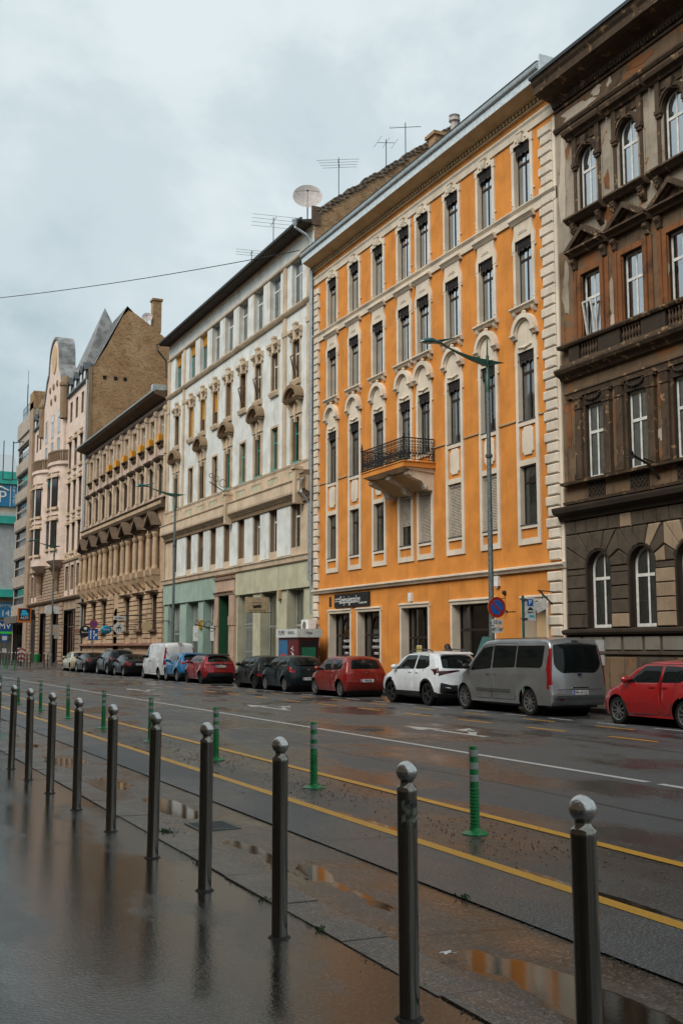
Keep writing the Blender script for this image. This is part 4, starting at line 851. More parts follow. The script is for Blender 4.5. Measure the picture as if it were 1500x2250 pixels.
# overhead cable
P = [(-9, 120, 30.5)]; A, C_ = Vector((20.6, 48.6, 21.25)), Vector((-6, 92, 27.0)); pts = []
for k in range(31):
    u = k / 30; q = A.lerp(C_, u); q.z -= 2.2 * 4 * u * (1 - u) * .45; pts.append(tuple(q))
tag(OB('overhead_cable', B().tube(pts, .022, 4), 'cable'), 'thin dark cable sagging across the sky from the white house', 'cable')
plain('poster_cyan', (.01, .19, .33), .35)
# ---------------------------------------------------------------- tan house with triangular pediments
TW = 25.2
T = building('tan_house', 'tan and mauve house with black triangular pediments and yellow flower boxes', 72.7, 97.9)
TP = [.83 + 2.44 * k for k in range(11)]; TC = [(a + b_) / 2 + .05 for a, b_ in zip(TP, TP[1:])]
T7 = [.95 + 3.70 * k for k in range(7)]
holes = [(c - .5, c + .5, 15.95, 17.75) for c in TC] + [(c - .55, c + .55, 12.2, 14.4) for c in TC] 
h1 = [(c - .55, c + .55, 7.05, 9.45) for c in T7]; h0 = [(c - .6, c + .6, 2.9, 5.3) for i, c in enumerate(T7) if i != 3] + [(T7[3] - .8, T7[3] + .8, .1, 4.7, .8)]
wall(T, 0, TW, 11.2, 19.2, holes, 'mauve'); wall(T, 0, TW, 5.7, 11.2, h1, 'tan'); wall(T, 0, TW, 0, 5.7, h0, 'tan')
side_walls(T, TW, 12, 19.2, 'tan')
OB('cornice', B().prof([(.01, 18.3), (-.12, 18.3), (-.18, 18.4), (.01, 18.42)], 0, TW).prof([(.01, 18.80), (-.22, 18.80), (-.50, 18.92), (-.85, 19.02), (-.95, 19.12), (-.95, 19.22), (.01, 19.35)], -.1, TW + .02), 'tan_dark', T)
OB('gutter', B().prof([(-.9, 19.2), (-1.05, 19.2), (-1.08, 19.30), (-.9, 19.34)], -.1, TW + .02).box(TW - .5, TW + .02, -1.05, .0, 19.3, 19.7), 'zinc', T)
OB('roof', B().add([(0, -.9, 19.34), (TW, -.9, 19.34), (TW, 6, 22), (0, 6, 22)], [(0, 1, 2, 3)]), 'tile', T)
OB('main_belt', B().prof([(.01, 11.15), (-.3, 11.2), (-.38, 11.4), (-.30, 11.45), (-.32, 11.70), (-.44, 11.78), (-.44, 11.85), (.01, 11.9)], -.05, TW), 'tan_dark', T)
OB('belt_face', B().box(-.03, TW, -.36, -.3, 11.44, 11.69), 'tan', T)
def hood():
    b = B(); h = 2.2
    b.prof([(.01, h + .10), (-.22, h + .12), (-.40, h + .26), (-.46, h + .34), (-.46, h + .40), (.01, h + .48)], -.80, .80); return b
def hood2():
    b = B(); h = 2.2
    b.box(-.55, .55, -.1, .01, h - .02, h + .1)
    for s in (-1, 1): b.prof([(.01, h + .1), (-.26, h + .1), (-.20, h - .15), (-.10, h - .35), (.01, h - .38)], s * .6 - .08, s * .6 + .08)
    for q in range(5): b.ball((-.3 + .15 * q, -.12, h - .02), .09, 6)
    b.box(-.68, -.55, -.05, .01, 0, h); b.box(.55, .68, -.05, .01, 0, h); return b
def apron():
    b = B(); b.box(-.62, .62, -.34, .01, -.10, -.02)
    for s in (-1, 1): b.prof([(.01, -.1), (-.28, -.1), (-.18, -.3), (-.06, -.5), (.01, -.52)], s * .45 - .08, s * .45 + .08)
    for q in range(5): b.ball((-.26 + .13 * q, -.1, -.28 - .1 * (1 - abs(q - 2) / 2)), .10, 6)
    return b
def hcap():
    b = B(); h = 1.8
    for q in range(5): b.ball((-.32 + .16 * q, -.08, h + .14 - .12 * abs(q - 2) / 2), .10, 6)
    b.box(-.62, -.5, -.04, .01, 0, h); b.box(.5, .62, -.04, .01, 0, h); return b
plain('flowerbox', (.66, .30, .02), .5)
for i, c in enumerate(TC):
    w_ = window(T, c, 15.95, 1.0, 1.8, .14, .68, 1, 'white_wood' if i > 2 else 'brown_wood', 'glass', 'pale_trim', 'curtain' if i > 3 else None, .2)
    OB('swag', shared(('swag', 't'), hcap), 'pale_trim', w_, (0, -.14, 0)); OB('apron', shared(('apron', 't'), apron), 'tan_dark', w_, (0, -.14, 0))
    if i > 2: OB('flower_box', shared(('flower_box',), lambda: B().add([(-.38, -.34, 0), (.38, -.34, 0), (.38, -.06, 0), (-.38, -.06, 0), (-.46, -.38, .42), (.46, -.38, .42), (.46, -.04, .42), (-.46, -.04, .42)], [(0, 1, 5, 4), (1, 2, 6, 5), (3, 0, 4, 7), (4, 5, 6, 7), (2, 3, 7, 6)]).box(-.2, .2, -.3, -.1, .42, .55)), 'flowerbox', w_, (0, -.14, -.02))
    w_ = window(T, c, 12.2, 1.1, 2.2, .2, .68, 2, 'white_wood' if i > 6 else 'brown_wood', 'glass', 'tan_dark', 'curtain_grey' if i > 5 else None, .3)
    OB('hood', shared(('hood', 't'), hood), 'tan_dark', w_, (0, -.2, 0)); OB('hood_brackets', shared(('hood_brackets', 't'), hood2), 'pale_trim', w_, (0, -.2, 0))
for x in TP:
    b = B(); b.box(-.20, .20, -.16, .0, 15.0, 17.9).box(-.25, .25, -.22, 0, 17.9, 18.28).box(-.24, .24, -.2, 0, 14.9, 15.05).ball((0, -.2, 18.05), .14, 6)
    OB('pilaster', shared(('pilaster', 't'), lambda: b), 'pale_trim', T, (x, 0, 0))
    b = B(); b.box(-.22, .22, -.16, .0, 12.25, 14.75).box(-.27, .27, -.24, 0, 11.9, 12.2); OB('lower_pilaster', shared(('lower_pilaster', 't'), lambda: b), 'pale_trim', T, (x, 0, 0))
def tped():
    b = B(); h = 2.4
    b.prof([(.01, h + .12), (-.30, h + .14), (-.34, h + .40), (-.48, h + .48), (-.62, h + .58), (.01, h + .62)], -1.05, 1.05)
    b.ring([(-1.22, h + .60), (0, h + 1.65), (1.22, h + .60)], [(-.92, h + .62), (0, h + 1.40), (.92, h + .62)], -.68, .01); b.plate([(-.95, h + .6), (.95, h + .6), (0, h + 1.42)], -.30, .01); return b
def tcols():
    b = B()
    for s in (-1, 1): b.lathe([(.24, 0), (.24, .12), (.20, .18), (.21, .3), (.19, 1.7), (.17, 2.2), (.22, 2.26), (.22, 2.35), (.27, 2.42), (.27, 2.55)], 12, (s * .78, -.30, 0))
    return b
def tbase():
    b = B()
    for s in (-1, 1): b.box(s * .78 - .3, s * .78 + .3, -.62, .0, -.42, -.01); b.prof([(.0, -.42), (-.62, -.42), (-.5, -.8), (-.2, -1.15), (0, -1.2)], s * .78 - .26, s * .78 + .26)
    b.box(-.5, .5, -.2, 0, -.45, -.02); return b
for i, c in enumerate(T7):
    w_ = window(T, c, 7.05, 1.1, 2.4, .3, .68, 2, 'brown_wood', 'glass', 'tan_dark', None)
    OB('pediment', shared(('pediment', 't'), tped), 'tan_dark', w_, (0, -.3, 0)); OB('columns', shared(('columns', 't'), tcols, 40), 'tan', w_, (0, -.3, 0)); OB('column_base', shared(('column_base', 't'), tbase), 'tan', w_, (0, -.3, 0))
    if i != 3:
        w_ = window(T, c, 2.9, 1.2, 2.4, .5, .68, 2, 'dark_wood', 'glass', 'tan_dark', None)
        OB('hood', shared(('hood', 'tg'), lambda: B().prof([(.0, 2.5), (-.4, 2.52), (-.5, 2.66), (0, 2.72)], -1.05, 1.05)), 'tan_dark', w_, (0, -.5, 0)); OB('sill', shared(('sill', 'tg'), lambda: B().prof([(.0, -.02), (-.3, -.02), (-.3, -.14), (0, -.2)], -.9, .9)), 'tan_dark', w_, (0, -.5, 0))
    else: OB('gate', B().box(c - .8, c + .8, .5, .58, .1, 4.8), 'brown_wood', T)
# banded stonework of the ground floor, too far to pick apart
b = B(); segs = []; xs = sorted([0] + [v for c in T7 for v in (c - .68, c + .68)] + [TW])
for a, c in zip(xs[0::2], xs[1::2]):
    for q in range(11):
        z = 1.95 + q * .345; o = .05 if q % 2 else 0
        if c - a > .3: b.prof([(.0, z), (-.10, z + .03), (-.10, z + .28), (.0, z + .31)], a + o, c - o)
tag(OB('banded_stones', b, 'tan', T), kind='stuff')
OB('plinth', B().box(0, TW, -.2, .0, 0, 1.2).prof([(0, 1.8), (-.3, 1.8), (-.3, 1.92), (0, 1.96)], 0, TW), 'rust_pink', T)
for c in T7: OB('plinth_panel', B().plate([(c - .9, .35), (c + .9, .35), (c + .9, 1.0), (c - .9, 1.0)], -.24, -.2, .03), 'mauve', T)
pp = THING('drainpipe', 'pale drainpipe at the far end of the tan house', 'drainpipe', (W, 97.9, 0), R(-90)); OB('pipe', B().tube([(.1, -.2, 19), (.1, -.2, .3)], .08, 8), 'zinc', pp)
# hanging signs along the tan house
def sgn(name, lab, x, y, fn): s = THING(name, lab, 'sign', (x, y, 0), 0); fn(s); return s
def f(s):
    P = [(.40 * (1 - .10 * abs(math.sin(2 * R(a)))) * math.cos(R(a)), 3.0 + .40 * (1 - .10 * abs(math.sin(2 * R(a)))) * math.sin(R(a))) for a in range(0, 360, 15)]
    o = OB('board', B().plate(P, -.03, .03, back=True), 'signwhite', s); OB('piano', B().plate([(-.20, 2.97), (.17, 2.97), (.17, 3.04), (.03, 3.05), (.15, 3.25), (-.02, 3.14), (-.07, 3.05), (-.20, 3.02)], -.036, -.03).box(-.17, -.14, -.036, -.03, 2.79, 2.97).box(-.03, .0, -.036, -.03, 2.76, 2.97).box(.12, .15, -.036, -.03, 2.79, 2.97), 'black_paint', o)
    OB('bracket', B().tube([(0, 0, 3.42), (2.2, 0, 3.42)], .03, 5), 'iron', s); OB('small_plate', B().box(-.36, .05, -.02, .02, 2.38, 2.52), 'sign_beige', s)
sgn('piano_sign', 'white rounded sign with a black grand piano', 18.8, 76.0, f)
def f(s): o = OB('board', B().box(-.40, .40, -.05, .05, 3.58, 3.84), 'signwhite', s); text('Zongora', .19, 'black_paint', o, (0, -.055, 3.71)); OB('bracket', B().tube([(0, 0, 3.88), (2.1, 0, 3.88)], .03, 5), 'iron', s)
sgn('music_sign', 'small white lettered box sign above the piano sign', 18.95, 76.5, f)
def f(s): o = OB('board', B().ball((0, 0, 2.92), .42, 16, 1, .25, .74), 'poster_cyan', s, smooth=40); text('Techno', .17, 'white_paint', o, (0, -.12, 2.94)); OB('bracket', B().tube([(0, 0, 3.15), (2.2, 0, 3.15)], .03, 5), 'iron', s)
sgn('blue_oval_sign', 'glossy blue oval shop sign with white lettering', 18.75, 79.5, f)
def f(s): o = OB('board', B().disc((0, 2.93), .46, -.05, .05, 28), 'black_board', s); text('Brookes', .17, 'white_paint', o, (0, -.06, 2.85)); OB('shirt', B().plate([(-.1, 3.05), (.1, 3.05), (.1, 3.15), (.16, 3.17), (.09, 3.26), (-.09, 3.26), (-.16, 3.17), (-.1, 3.15)], -.056, -.05), 'white_paint', o); OB('bracket', B().tube([(0, 0, 3.45), (1.9, 0, 3.45)], .03, 5), 'iron', s); OB('side_disc', B().disc((-.62, 2.95), .2, -.04, .04, 18), 'rust_pink', s)
sgn('black_round_sign', 'black round shop sign with a white shirt mark behind the lane sign', 19.1, 88.0, f)
def f(s): OB('board', B().disc((0, 3.05), .33, -.04, .04, 24), 'cove', s); OB('bracket', B().tube([(0, 0, 3.4), (1.5, 0, 3.4)], .03, 5), 'iron', s)
sgn('plain_round_sign', 'blank brown round sign hanging before the tan house', 19.45, 71.2, f)
plain('zinc_pale', (.205, .21, .21), .75, spec=.2, var=.3, vs=1.5); plain('aldi_orange', (.50, .14, .02), .5); plain('aldi_blue', (.006, .012, .05), .4); plain('poster_cyan2', (.03, .38, .60), .4); plain('sign_pale', (.36, .34, .28), .6); plain('bb_blue', (.02, .17, .33), .5); plain('omv_blue', (.01, .06, .20), .4); plain('omv_green', (.05, .55, .05), .4); plaster('tilewall2', (.44, .40, .33), (.28, .22, .16), .5, .3)
# ---------------------------------------------------------------- pink gabled house
KW = 27.6
K = building('pink_house', 'tall pinkish house with a curved gable, oriels and a brick firewall', 97.95, 125.5)
KZ = 25.8
cols_r = [19.9, 22.4, 24.9]; cols_l = [1.6, 3.6]; cm = [8.6, 11.9, 15.2]
holes = []
for c in cols_r + cols_l:
    holes += [(c - .5, c + .5, 23.2, 25.2), (c - .55, c + .55, 18.6, 21.2), (c - .55, c + .55, 14.4, 17.2), (c - .55, c + .55, 10.6, 13.2)]
for c in cm: holes += [(c - .5, c + .5, 23.6, 26.4), (c - .55, c + .55, 20.4, 22.6)]
hb = [(c - .7, c + .7, 7.0, 9.3) for c in cols_r + cols_l]
hg = [(19.2, 24.8, .1, 5.2), (13.4, 16.9, .1, 5.2), (1.4, 4.6, .1, 5.2), (6.5, 10.5, .1, 5.2)]
wall(K, 0, KW, 9.7, KZ, [h for h in holes if h[3] < 26], 'rose'); wall(K, 0, KW, 6.2, 9.7, hb, 'rose'); wall(K, 0, KW, 0, 6.2, hg, 'rose_dark')
# brick firewall over the tan house and its steep zinc roof
OB('firewall', B().add([(KW, 0, 0), (KW, .3, 26.9), (KW, 1.5, 29.0), (KW, 2.9, 32.0), (KW, 3.4, 32.65), (KW, 4.1, 32.4), (KW, 5.5, 31.5), (KW, 7.0, 30.4), (KW, 12, 27.5), (KW, 12, 0)], [tuple(range(10))]), 'brick_wall', K)
OB('firewall_edge', B().box(KW - .2, KW + .04, -.05, .25, 6.2, 26.9), 'pale_dark', K)
for z in (25.9,):
    for x in (1.2, 2.2, 3.1): OB('vent_hole', B().box(KW + .002, KW + .02, x, x + .32, z, z + .35), 'room', K)
OB('left_wall', B().quad((0, 0, 0), (0, 12, 0), (0, 12, KZ), (0, 0, KZ)), 'rose', K)
OB('zinc_roof', B().quad((KW - .02, .25, 26.9), (22.3, .25, 26.9), (22.3, 3.3, 33.0), (KW - .02, 3.3, 33.05)).quad((KW - .02, 3.3, 33.05), (22.3, 3.3, 33.0), (22.3, 9, 28), (KW - .02, 9, 28)).quad((22.3, .25, 26.9), (22.3, 3.3, 33), (22.3, 9, 28), (22.3, 9, 26)), 'zinc_pale', K)
b = B(); ap = (21.5, 2.6, 34.5)
for p_, q_ in (((23.2, .15, 27), (15.5, .15, 27)), ((15.5, .15, 27), (13.5, 6, 27)), ((13.5, 6, 27), (23.2, 6, 27)), ((23.2, 6, 27), (23.2, .15, 27))): b.add([p_, q_, ap], [(0, 1, 2)])
b.quad((9, 1.0, 26.5), (16, 1.0, 26.5), (16, 4, 29.8), (9, 4, 29.8))
OB('zinc_roof', b, 'zinc_pale', K)
def curve(x, zt, n=8): return [(x, .25 + 3.05 * k / n, 26.9 + 6.1 * k / n) for k in range(n + 1)]
sm = B()
for k in range(8): x = 22.6 + k * .62; q = curve(x, 32.8); sm.tube([(p[0], p[1] - .02, p[2] + .02) for p in q], .018, 4)
tag(OB('roof_seams', sm, 'zinc_pale', K), kind='stuff')
# dormer mansard strip
OB('mansard', B().prof([(-.15, KZ), (-.25, KZ + .08), (.15, KZ + 1.5), (.5, KZ + 1.5), (.5, KZ)], 18.5, KW - .25).prof([(-.15, KZ), (-.25, KZ + .08), (.15, KZ + 1.5), (.5, KZ + 1.5), (.5, KZ)], .0, 5.4), 'zinc_dark', K)
for x in (19.9, 22.4, 24.9, 26.4, 1.3, 3.7):
    d = OB('dormer', shared(('dormer',), lambda: B().box(-.5, .5, -.1, .4, 0, .9).ring([(-.7, .85), (0, 1.65), (.7, .85)], [(-.5, .8), (0, 1.4), (.5, .8)], -.25, .5)), 'zinc_dark', K, (x, -.1, KZ + .15)); OB('pane', shared(('pane', 'dorm'), lambda: B().box(-.32, .32, -.12, -.1, .12, .8)), 'white_wood', d)
# gable
G = [(6.2, KZ - .1), (6.4, 27.0), (7.2, 27.6), (8.4, 29.6), (9.2, 30.2), (9.4, 31.4)] + arc(11.9, 31.4, 2.4, 168, 12, 10, 2.0) + [(14.4, 31.4), (14.6, 30.0), (15.6, 29.0), (16.6, 27.4), (17.6, 27.0), (17.8, KZ - .1)]
gb = OB('gable', B().plate(G, -.25, .5, back=True), 'rose', K); OB('gable_rim', B().ring([(x + (x - 12) * .05, z + .25) for x, z in G], G, -.38, 1.3), 'zinc_pale', K)
OB('gable_panel', B().disc((11.9, 31.3), 1.1, -.34, -.25, 20, 1.5), 'cove', gb)
for x in (6.3, 17.7): OB('pinnacle', B().lathe([(.5, 24.0), (.5, 27.2), (.6, 27.25), (.6, 27.5), (.3, 28.2), (0, 28.3)], 10, (x, -.2, 0)), 'pale_dark', K)
for q, (x, z) in enumerate([(10.0, 28.4), (11.9, 28.4), (13.8, 28.4), (10.8, 27.0), (13.0, 27.0)]): OB('gable_ornament', B().ball((x, -.3, z), .28, 8, 1, .5, 1.3), 'pale_dark', gb)
# centre bay windows above the oriels
OB('centre_block', B().box(6.2, 17.8, -.25, .0, 20.0, KZ - .1), 'rose', K)
for c in cm: w_ = window(K, c, 23.0, 1.1, 2.4, -.29, .68, 1, 'grey_wood', 'glass', None, 'curtain', room=False); window(K, c, 20.3, 1.0, 2.2, -.29, 0, 1, 'dark_wood', 'glass', None, None, room=False)
# oriels
def oriel(cx, w, zt):
    o = EMPTY('oriel', (cx, 0, 0), 0, K); n = 9; P = [(w / 2 * math.cos(R(180 - 180 * k / n)), -1.25 * math.sin(R(180 * k / n))) for k in range(n + 1)]
    b = B(); lv = [(9.3, .35), (9.7, .75), (10.0, 1), (zt, 1), (zt + .1, 1.12), (zt + .4, 1.12), (zt + .45, 1)]
    vs = [(x * s, y * s, z) for z, s in lv for x, y in P]; m_ = n + 1
    b.add(vs, [(i * m_ + k, i * m_ + k + 1, (i + 1) * m_ + k + 1, (i + 1) * m_ + k) for i in range(len(lv) - 1) for k in range(n)] + [tuple(range((len(lv) - 1) * m_, len(lv) * m_))]); OB('oriel_wall', b, 'rose', o, smooth=30)
    OB('oriel_foot', B().lathe([(.25, 7.2), (.3, 8.2), (.6, 9.0), (.9, 9.3)], 12, (0, -.25, 0)), 'pale_dark', o)
    r_ = B(); s = 1.06
    for k in range(n): 
        for u in (0, .33, .66): x = (P[k][0] * (1 - u) + P[k + 1][0] * u) * s; y = (P[k][1] * (1 - u) + P[k + 1][1] * u) * s; r_.box(x - .06, x + .06, y - .06, y + .06, zt + .45, zt + 1.35)
    vs = [(x * q, y * q, z) for z, q in ((zt + 1.35, 1.0), (zt + 1.35, 1.12), (zt + 1.5, 1.12), (zt + 1.5, 1.0)) for x, y in P]; r_.add(vs, [(i * m_ + k, i * m_ + k + 1, (i + 1) * m_ + k + 1, (i + 1) * m_ + k) for i in range(3) for k in range(n)])
    OB('balustrade', r_, 'pale_dark', o)
    for a in (52, 90, 128):
        x, y = w / 2 * math.cos(R(a)) * .995, -1.25 * math.sin(R(a)) * .995; an = math.atan2(-math.cos(R(a)) * 1.25, math.sin(R(a)) * w / 2)
        for z, h in ((11.2, 2.6), (15.2, 2.8)):
            if z + h < zt - .3:
                g = OB('oriel_window', shared(('oriel_window', h), lambda: B().box(-.48, .48, -.05, .02, 0, h)), 'dark_wood', o, (x, y, z), (0, 0, -an)); OB('pane', shared(('pane', 'or', h), lambda: B().box(-.40, -.03, -.06, -.05, .1, h - .1).box(.03, .40, -.06, -.05, .1, h - .1)), 'shopglass', g); OB('lintel', shared(('lintel',), lambda: B().box(-.65, .65, -.2, .02, 0, .22).box(-.6, .6, -.1, .02, .5, .6)), 'pale_trim', g, (0, 0, h + .05)); OB('sill', shared(('sill', 'or'), lambda: B().box(-.6, .6, -.18, .02, -.3, -.06)), 'pale_trim', g)
    return o
oriel(16.4, 5.0, 19.2); oriel(7.6, 5.0, 19.6)
for c in cols_r + cols_l:
    for z, h in ((23.2, 2.0), (18.6, 2.6), (14.4, 2.8), (10.6, 2.6)):
        w_ = window(K, c, z, 1.0 if h == 2 else 1.1, h, .25, .68, 1, 'grey_wood' if z > 20 else 'brown_wood', 'glass', 'pale_dark', 'curtain_grey' if z > 20 else None)
        if h > 2: OB('lintel', shared(('lintel', 'k', h), lambda: B().box(-.75, .75, -.22, .02, h, h + .25).box(-.6, .6, -.12, .02, h + .5, h + .62).box(-.65, .65, -.2, .02, -.3, -.02)), 'pale_trim', w_, (0, -.25, 0))
for c in cols_r + cols_l: window(K, c, 7.0, 1.4, 2.3, .3, .66, 1, 'dark_wood', 'glass', 'rose_dark', None)
OB('belt', B().prof([(.01, 6.1), (-.25, 6.12), (-.4, 6.3), (-.4, 6.4), (.01, 6.5)], -.02, KW), 'rose_dark', K); OB('belt', B().prof([(.01, 9.7), (-.15, 9.7), (-.22, 9.85), (.01, 9.95)], -.02, KW), 'pale_trim', K)
b = B()
for q in range(10):
    z = 6.55 + q * .31
    for a, c in ((0, .9), (2.3, 2.9), (4.3, 18.9), (20.9, 21.4), (23.4, 23.9), (25.9, KW)): b.prof([(.0, z), (-.07, z + .03), (-.07, z + .25), (.0, z + .28)], a, c)
for q in range(14):
    z = .4 + q * .40
    for a, c in ((0, 1.2), (4.8, 6.3), (10.7, 13.2), (17.1, 19.0), (25.0, KW)): b.prof([(.0, z), (-.12, z + .03), (-.12, z + .33), (.0, z + .37)], a, c)
tag(OB('banded_stones', b, 'rose_dark', K), kind='stuff')
for x0, x1, _, zt in hg: joinery(K, x0, x1, zt, [x0 + (x1 - x0) * q / 4 for q in (1, 2, 3)], 3.6, .4, 'brown_wood', 'glass')
b = B()
for q in range(60): b.ball((random.choice(cols_r + cols_l) + random.gauss(0, .5), -.08, random.uniform(9.9, 10.5)), random.uniform(.08, .16), 6)
tag(OB('stucco_relief', b, 'pale_trim', K), kind='stuff')
pp = THING('drainpipe', 'long pale drainpipe down the pink house beside the brick firewall', 'drainpipe', (W, 125.5, 0), R(-90)); OB('pipe', B().tube([(KW - .35, -.15, 25.8), (KW - .35, -.15, 6.4)], .1, 8), 'zinc', pp)
s = THING('chimney', 'thin brick chimney on the roof behind the brick firewall', 'chimney', (27.1, 98.5, 31)); OB('stack', B().box(-.3, .5, -.4, .4, 0, 3.0), 'brick_roof', s); OB('cap', B().box(-.4, .6, -.5, .5, 3.0, 3.2), 'brick_wall', s)
s = THING('chimney', 'wide brick chimney between the firewall and the white house eave', 'chimney', (28.9, 92, 27.2)); OB('stack', B().box(-1.2, 1.2, -.6, .6, -6, 1.6), 'brick_wall', s); OB('cap', B().box(-1.3, 1.3, -.7, .7, 1.6, 1.8), 'pale_dark', s)
def dark_dish(): dish(26.3, 98.3, 32.0, .5, 'small dark satellite dish beside the thin brick chimney')
dark_dish()
# shop signs on the pink house
s = THING('door_sign', 'white square sign with a thin monogram before the pink house', 'sign', (19.2, 101, 0)); bd = OB('board', B().box(-.48, .48, -.05, .05, 2.75, 3.68), 'sign_pale', s); text('fD', .5, 'cove', bd, (0, -.06, 3.2)); OB('lower_plate', B().box(-.05, .38, -.04, .04, 2.45, 2.74), 'sign_pale', s); OB('bracket', B().tube([(0, 0, 3.7), (1.8, 0, 3.7)], .03, 5), 'iron', s)
s = THING('twin_boxes', 'two white equipment boxes fixed on the far lamp post', 'sign', (18.55, 98.8, 0)); OB('box', B().box(-.66, -.12, -.15, .1, 4.6, 5.25), 'signwhite', s); OB('box', B().box(.12, .55, -.15, .1, 4.6, 5.25), 'signwhite', s)
# ---------------------------------------------------------------- concrete office block
Q = building('office_block', 'grey concrete office block with ribbon windows beyond the pink house', 125.55, 137)
QW = 11.45; QX = [(1.2, 8.6)]
fl = [6.6, 10.0, 13.4, 16.8, 20.2, 23.6]
wall(Q, 0, QW, 0, 28.6, [(.6, 8.8, z, z + 1.9) for z in fl] + [(.6, 8.8, .1, 4.4)], 'concrete'); side_walls(Q, QW, 12, 28.6, 'concrete')
OB('stair_strip', B().box(9.3, 11.4, -.3, .0, 0, 29.4), 'rose_dark', Q); OB('roof_room', B().box(9.0, QW, -.3, 4, 28.6, 30.6), 'brick_wall', Q)
for z in fl:
    OB('spandrel', B().prof([(.0, z - 1.35), (-.16, z - 1.32), (-.22, z - .1), (0, z)], 0, 9.0), 'concrete', Q); OB('shade_ledge', B().box(0, 9.0, -.12, 0, z + 1.9, z + 2.05), 'concrete_dark', Q)
    for k in range(6):
        w_ = window(Q, 1.28 + k * 1.366, z, 1.34, 1.9, .2, .5, 1, 'grey_wood', 'glass', None, 'curtain_grey' if k % 2 else None)
    OB('window_rail', B().box(.6, 8.8, -.06, .0, z + .85, z + .95), 'panel_grey', Q)
OB('roof_edge', B().prof([(0, 26.6), (-.2, 26.7), (-.2, 28.5), (0, 28.8)], 0, 9), 'concrete', Q); OB('shop_canopy', B().box(0, 9, -1.0, 0, 4.4, 5.2), 'concrete_dark', Q)
joinery(Q, .6, 8.8, 4.3, (2.6, 4.7, 6.7), 3.0, .5, 'dark_wood', 'glass')
s = THING('roof_mast', 'thin lattice mast and railing on the concrete office roof', 'antenna', (21.3, 133.5, 28.6)); b = B().tube([(0, 0, 0), (0, 0, 4.5)], .06, 5).tube([(0, 0, 4.5), (0, 0, 6.2)], .025, 4)
for k in range(6): b.tube([(-.2, 1.5 - k * .9, 0), (-.2, 1.5 - k * .9, 1.6)], .03, 4)
b.tube([(-.2, 1.6, 1.6), (-.2, -3, 1.6)], .03, 4).tube([(-.2, 1.6, .9), (-.2, -3, .9)], .03, 4); OB('mast', b, 'cable', s)
s = THING('grocery_sign', 'orange framed dark blue square sign with a light blue mark beyond the pink house', 'sign', (19.9, 122.0, 0)); bd = OB('frame', B().box(-.72, .72, -.1, .1, 4.32, 5.85), 'aldi_orange', s); fc = OB('face', B().box(-.56, .56, -.13, -.1, 4.56, 5.79), 'aldi_blue', bd); text('ALDI', .40, 'white_paint', fc, (0, -.14, 4.8)); OB('mark', B().plate([(-.4, 5.05), (.45, 5.05), (.38, 5.3), (.1, 5.65), (-.27, 5.65)], -.14, -.13), 'poster_cyan2', fc)
OB('bracket', B().box(.7, 1.1, -.05, .05, 4.6, 5.7), 'iron', s)
s = THING('roof_billboard_frame', 'thin steel billboard frame jutting from the concrete office block', 'frame', (20.0, 134.5, 0)); OB('truss', B().tube([(0, 0, 21.5), (0, 0, 26.2)], .07, 5).tube([(0, 0, 21.6), (1.4, -2, 21.2)], .06, 5).tube([(0, 0, 26.0), (1.4, -2, 26.0)], .06, 5).tube([(-1.1, 0, 21.5), (-1.1, 0, 26.2)], .06, 5).tube([(-1.1, 0, 21.5), (0, 0, 21.5)], .06, 5), 'cable', s)
# ---------------------------------------------------------------- turquoise corner building across the end
O = THING('corner_building', 'turquoise and grey building with a large round sign at the left edge', 'building', (0, 150, 0), 0)
def ob(name, x0, x1, z0, z1, mat, y0=0, y1=12): return OB(name, B().box(x0, x1, y0, y1, z0, z1), mat, O)
ob('wall', 6, 23.9, 9.2, 19.4, 'panel_grey', 0); ob('lower_wall', 6, 23.6, 0, 8.2, 'tilewall', .3); ob('ledge', 6, 24.1, 8.2, 9.2, 'turquoise', -.6); ob('belt', 6, 24.2, 17.9, 18.9, 'turquoise', -.5); ob('upper_wall', 6, 23.5, 18.9, 23.2, 'tilewall2', .1); ob('top_band', 6, 24.0, 23.2, 24.0, 'turquoise', -.3); ob('top_step', 6, 23.8, 24.0, 24.9, 'turquoise', .0); ob('corner_strip', 23.5, 24.0, 8.2, 23.2, 'turquoise', -.2)
for k in range(8): OB('tile_joint', shared(('tile_joint',), lambda: B().box(6, 23.5, .08, .1, 0, .04)), 'cove', O, (0, 0, 19.3 + k * .5))
for k in range(8): OB('tile_joint_upright', shared(('tile_joint_upright',), lambda: B().box(0, .05, .08, .1, 18.9, 23.2)), 'cove', O, (19 + k * .62, 0, 0))
OB('roof', B().add([(6, 1, 24.9), (23.6, 1, 24.9), (23.6, 8, 28.5), (6, 8, 28.5)], [(0, 1, 2, 3)]), 'zinc', O)
sg = OB('parking_billboard', B().box(16.5, 23.15, -.1, .1, 20.2, 23.0), 'bb_blue', O); OB('divider', B().box(22.08, 22.16, -.12, -.1, 20.2, 23.0), 'white_paint', sg)
text('P', 2.2, 'white_paint', sg, (21.1, -.13, 21.4))
for k, ch in enumerate('PRIVÁT'): text(ch, .50, 'white_paint', sg, (22.6, -.13, 22.75 - k * .43))
OB('swoosh', B().tube([(19.6, -.12, 22.7), (20.9, -.12, 22.75), (21.9, -.12, 22.3)], [.1, .16, .1], 5), 'white_paint', sg)
s1 = OB('lettered_band', B().box(14, 23.4, .1, .3, 5.5, 7.5), 'bb_blue', O); text('0 1145', 1.15, 'white_paint', s1, (23.2, .08, 6.05), 'RIGHT'); text('ÉPÍTTETI', .5, 'white_paint', s1, (23.2, .08, 7.05), 'RIGHT')
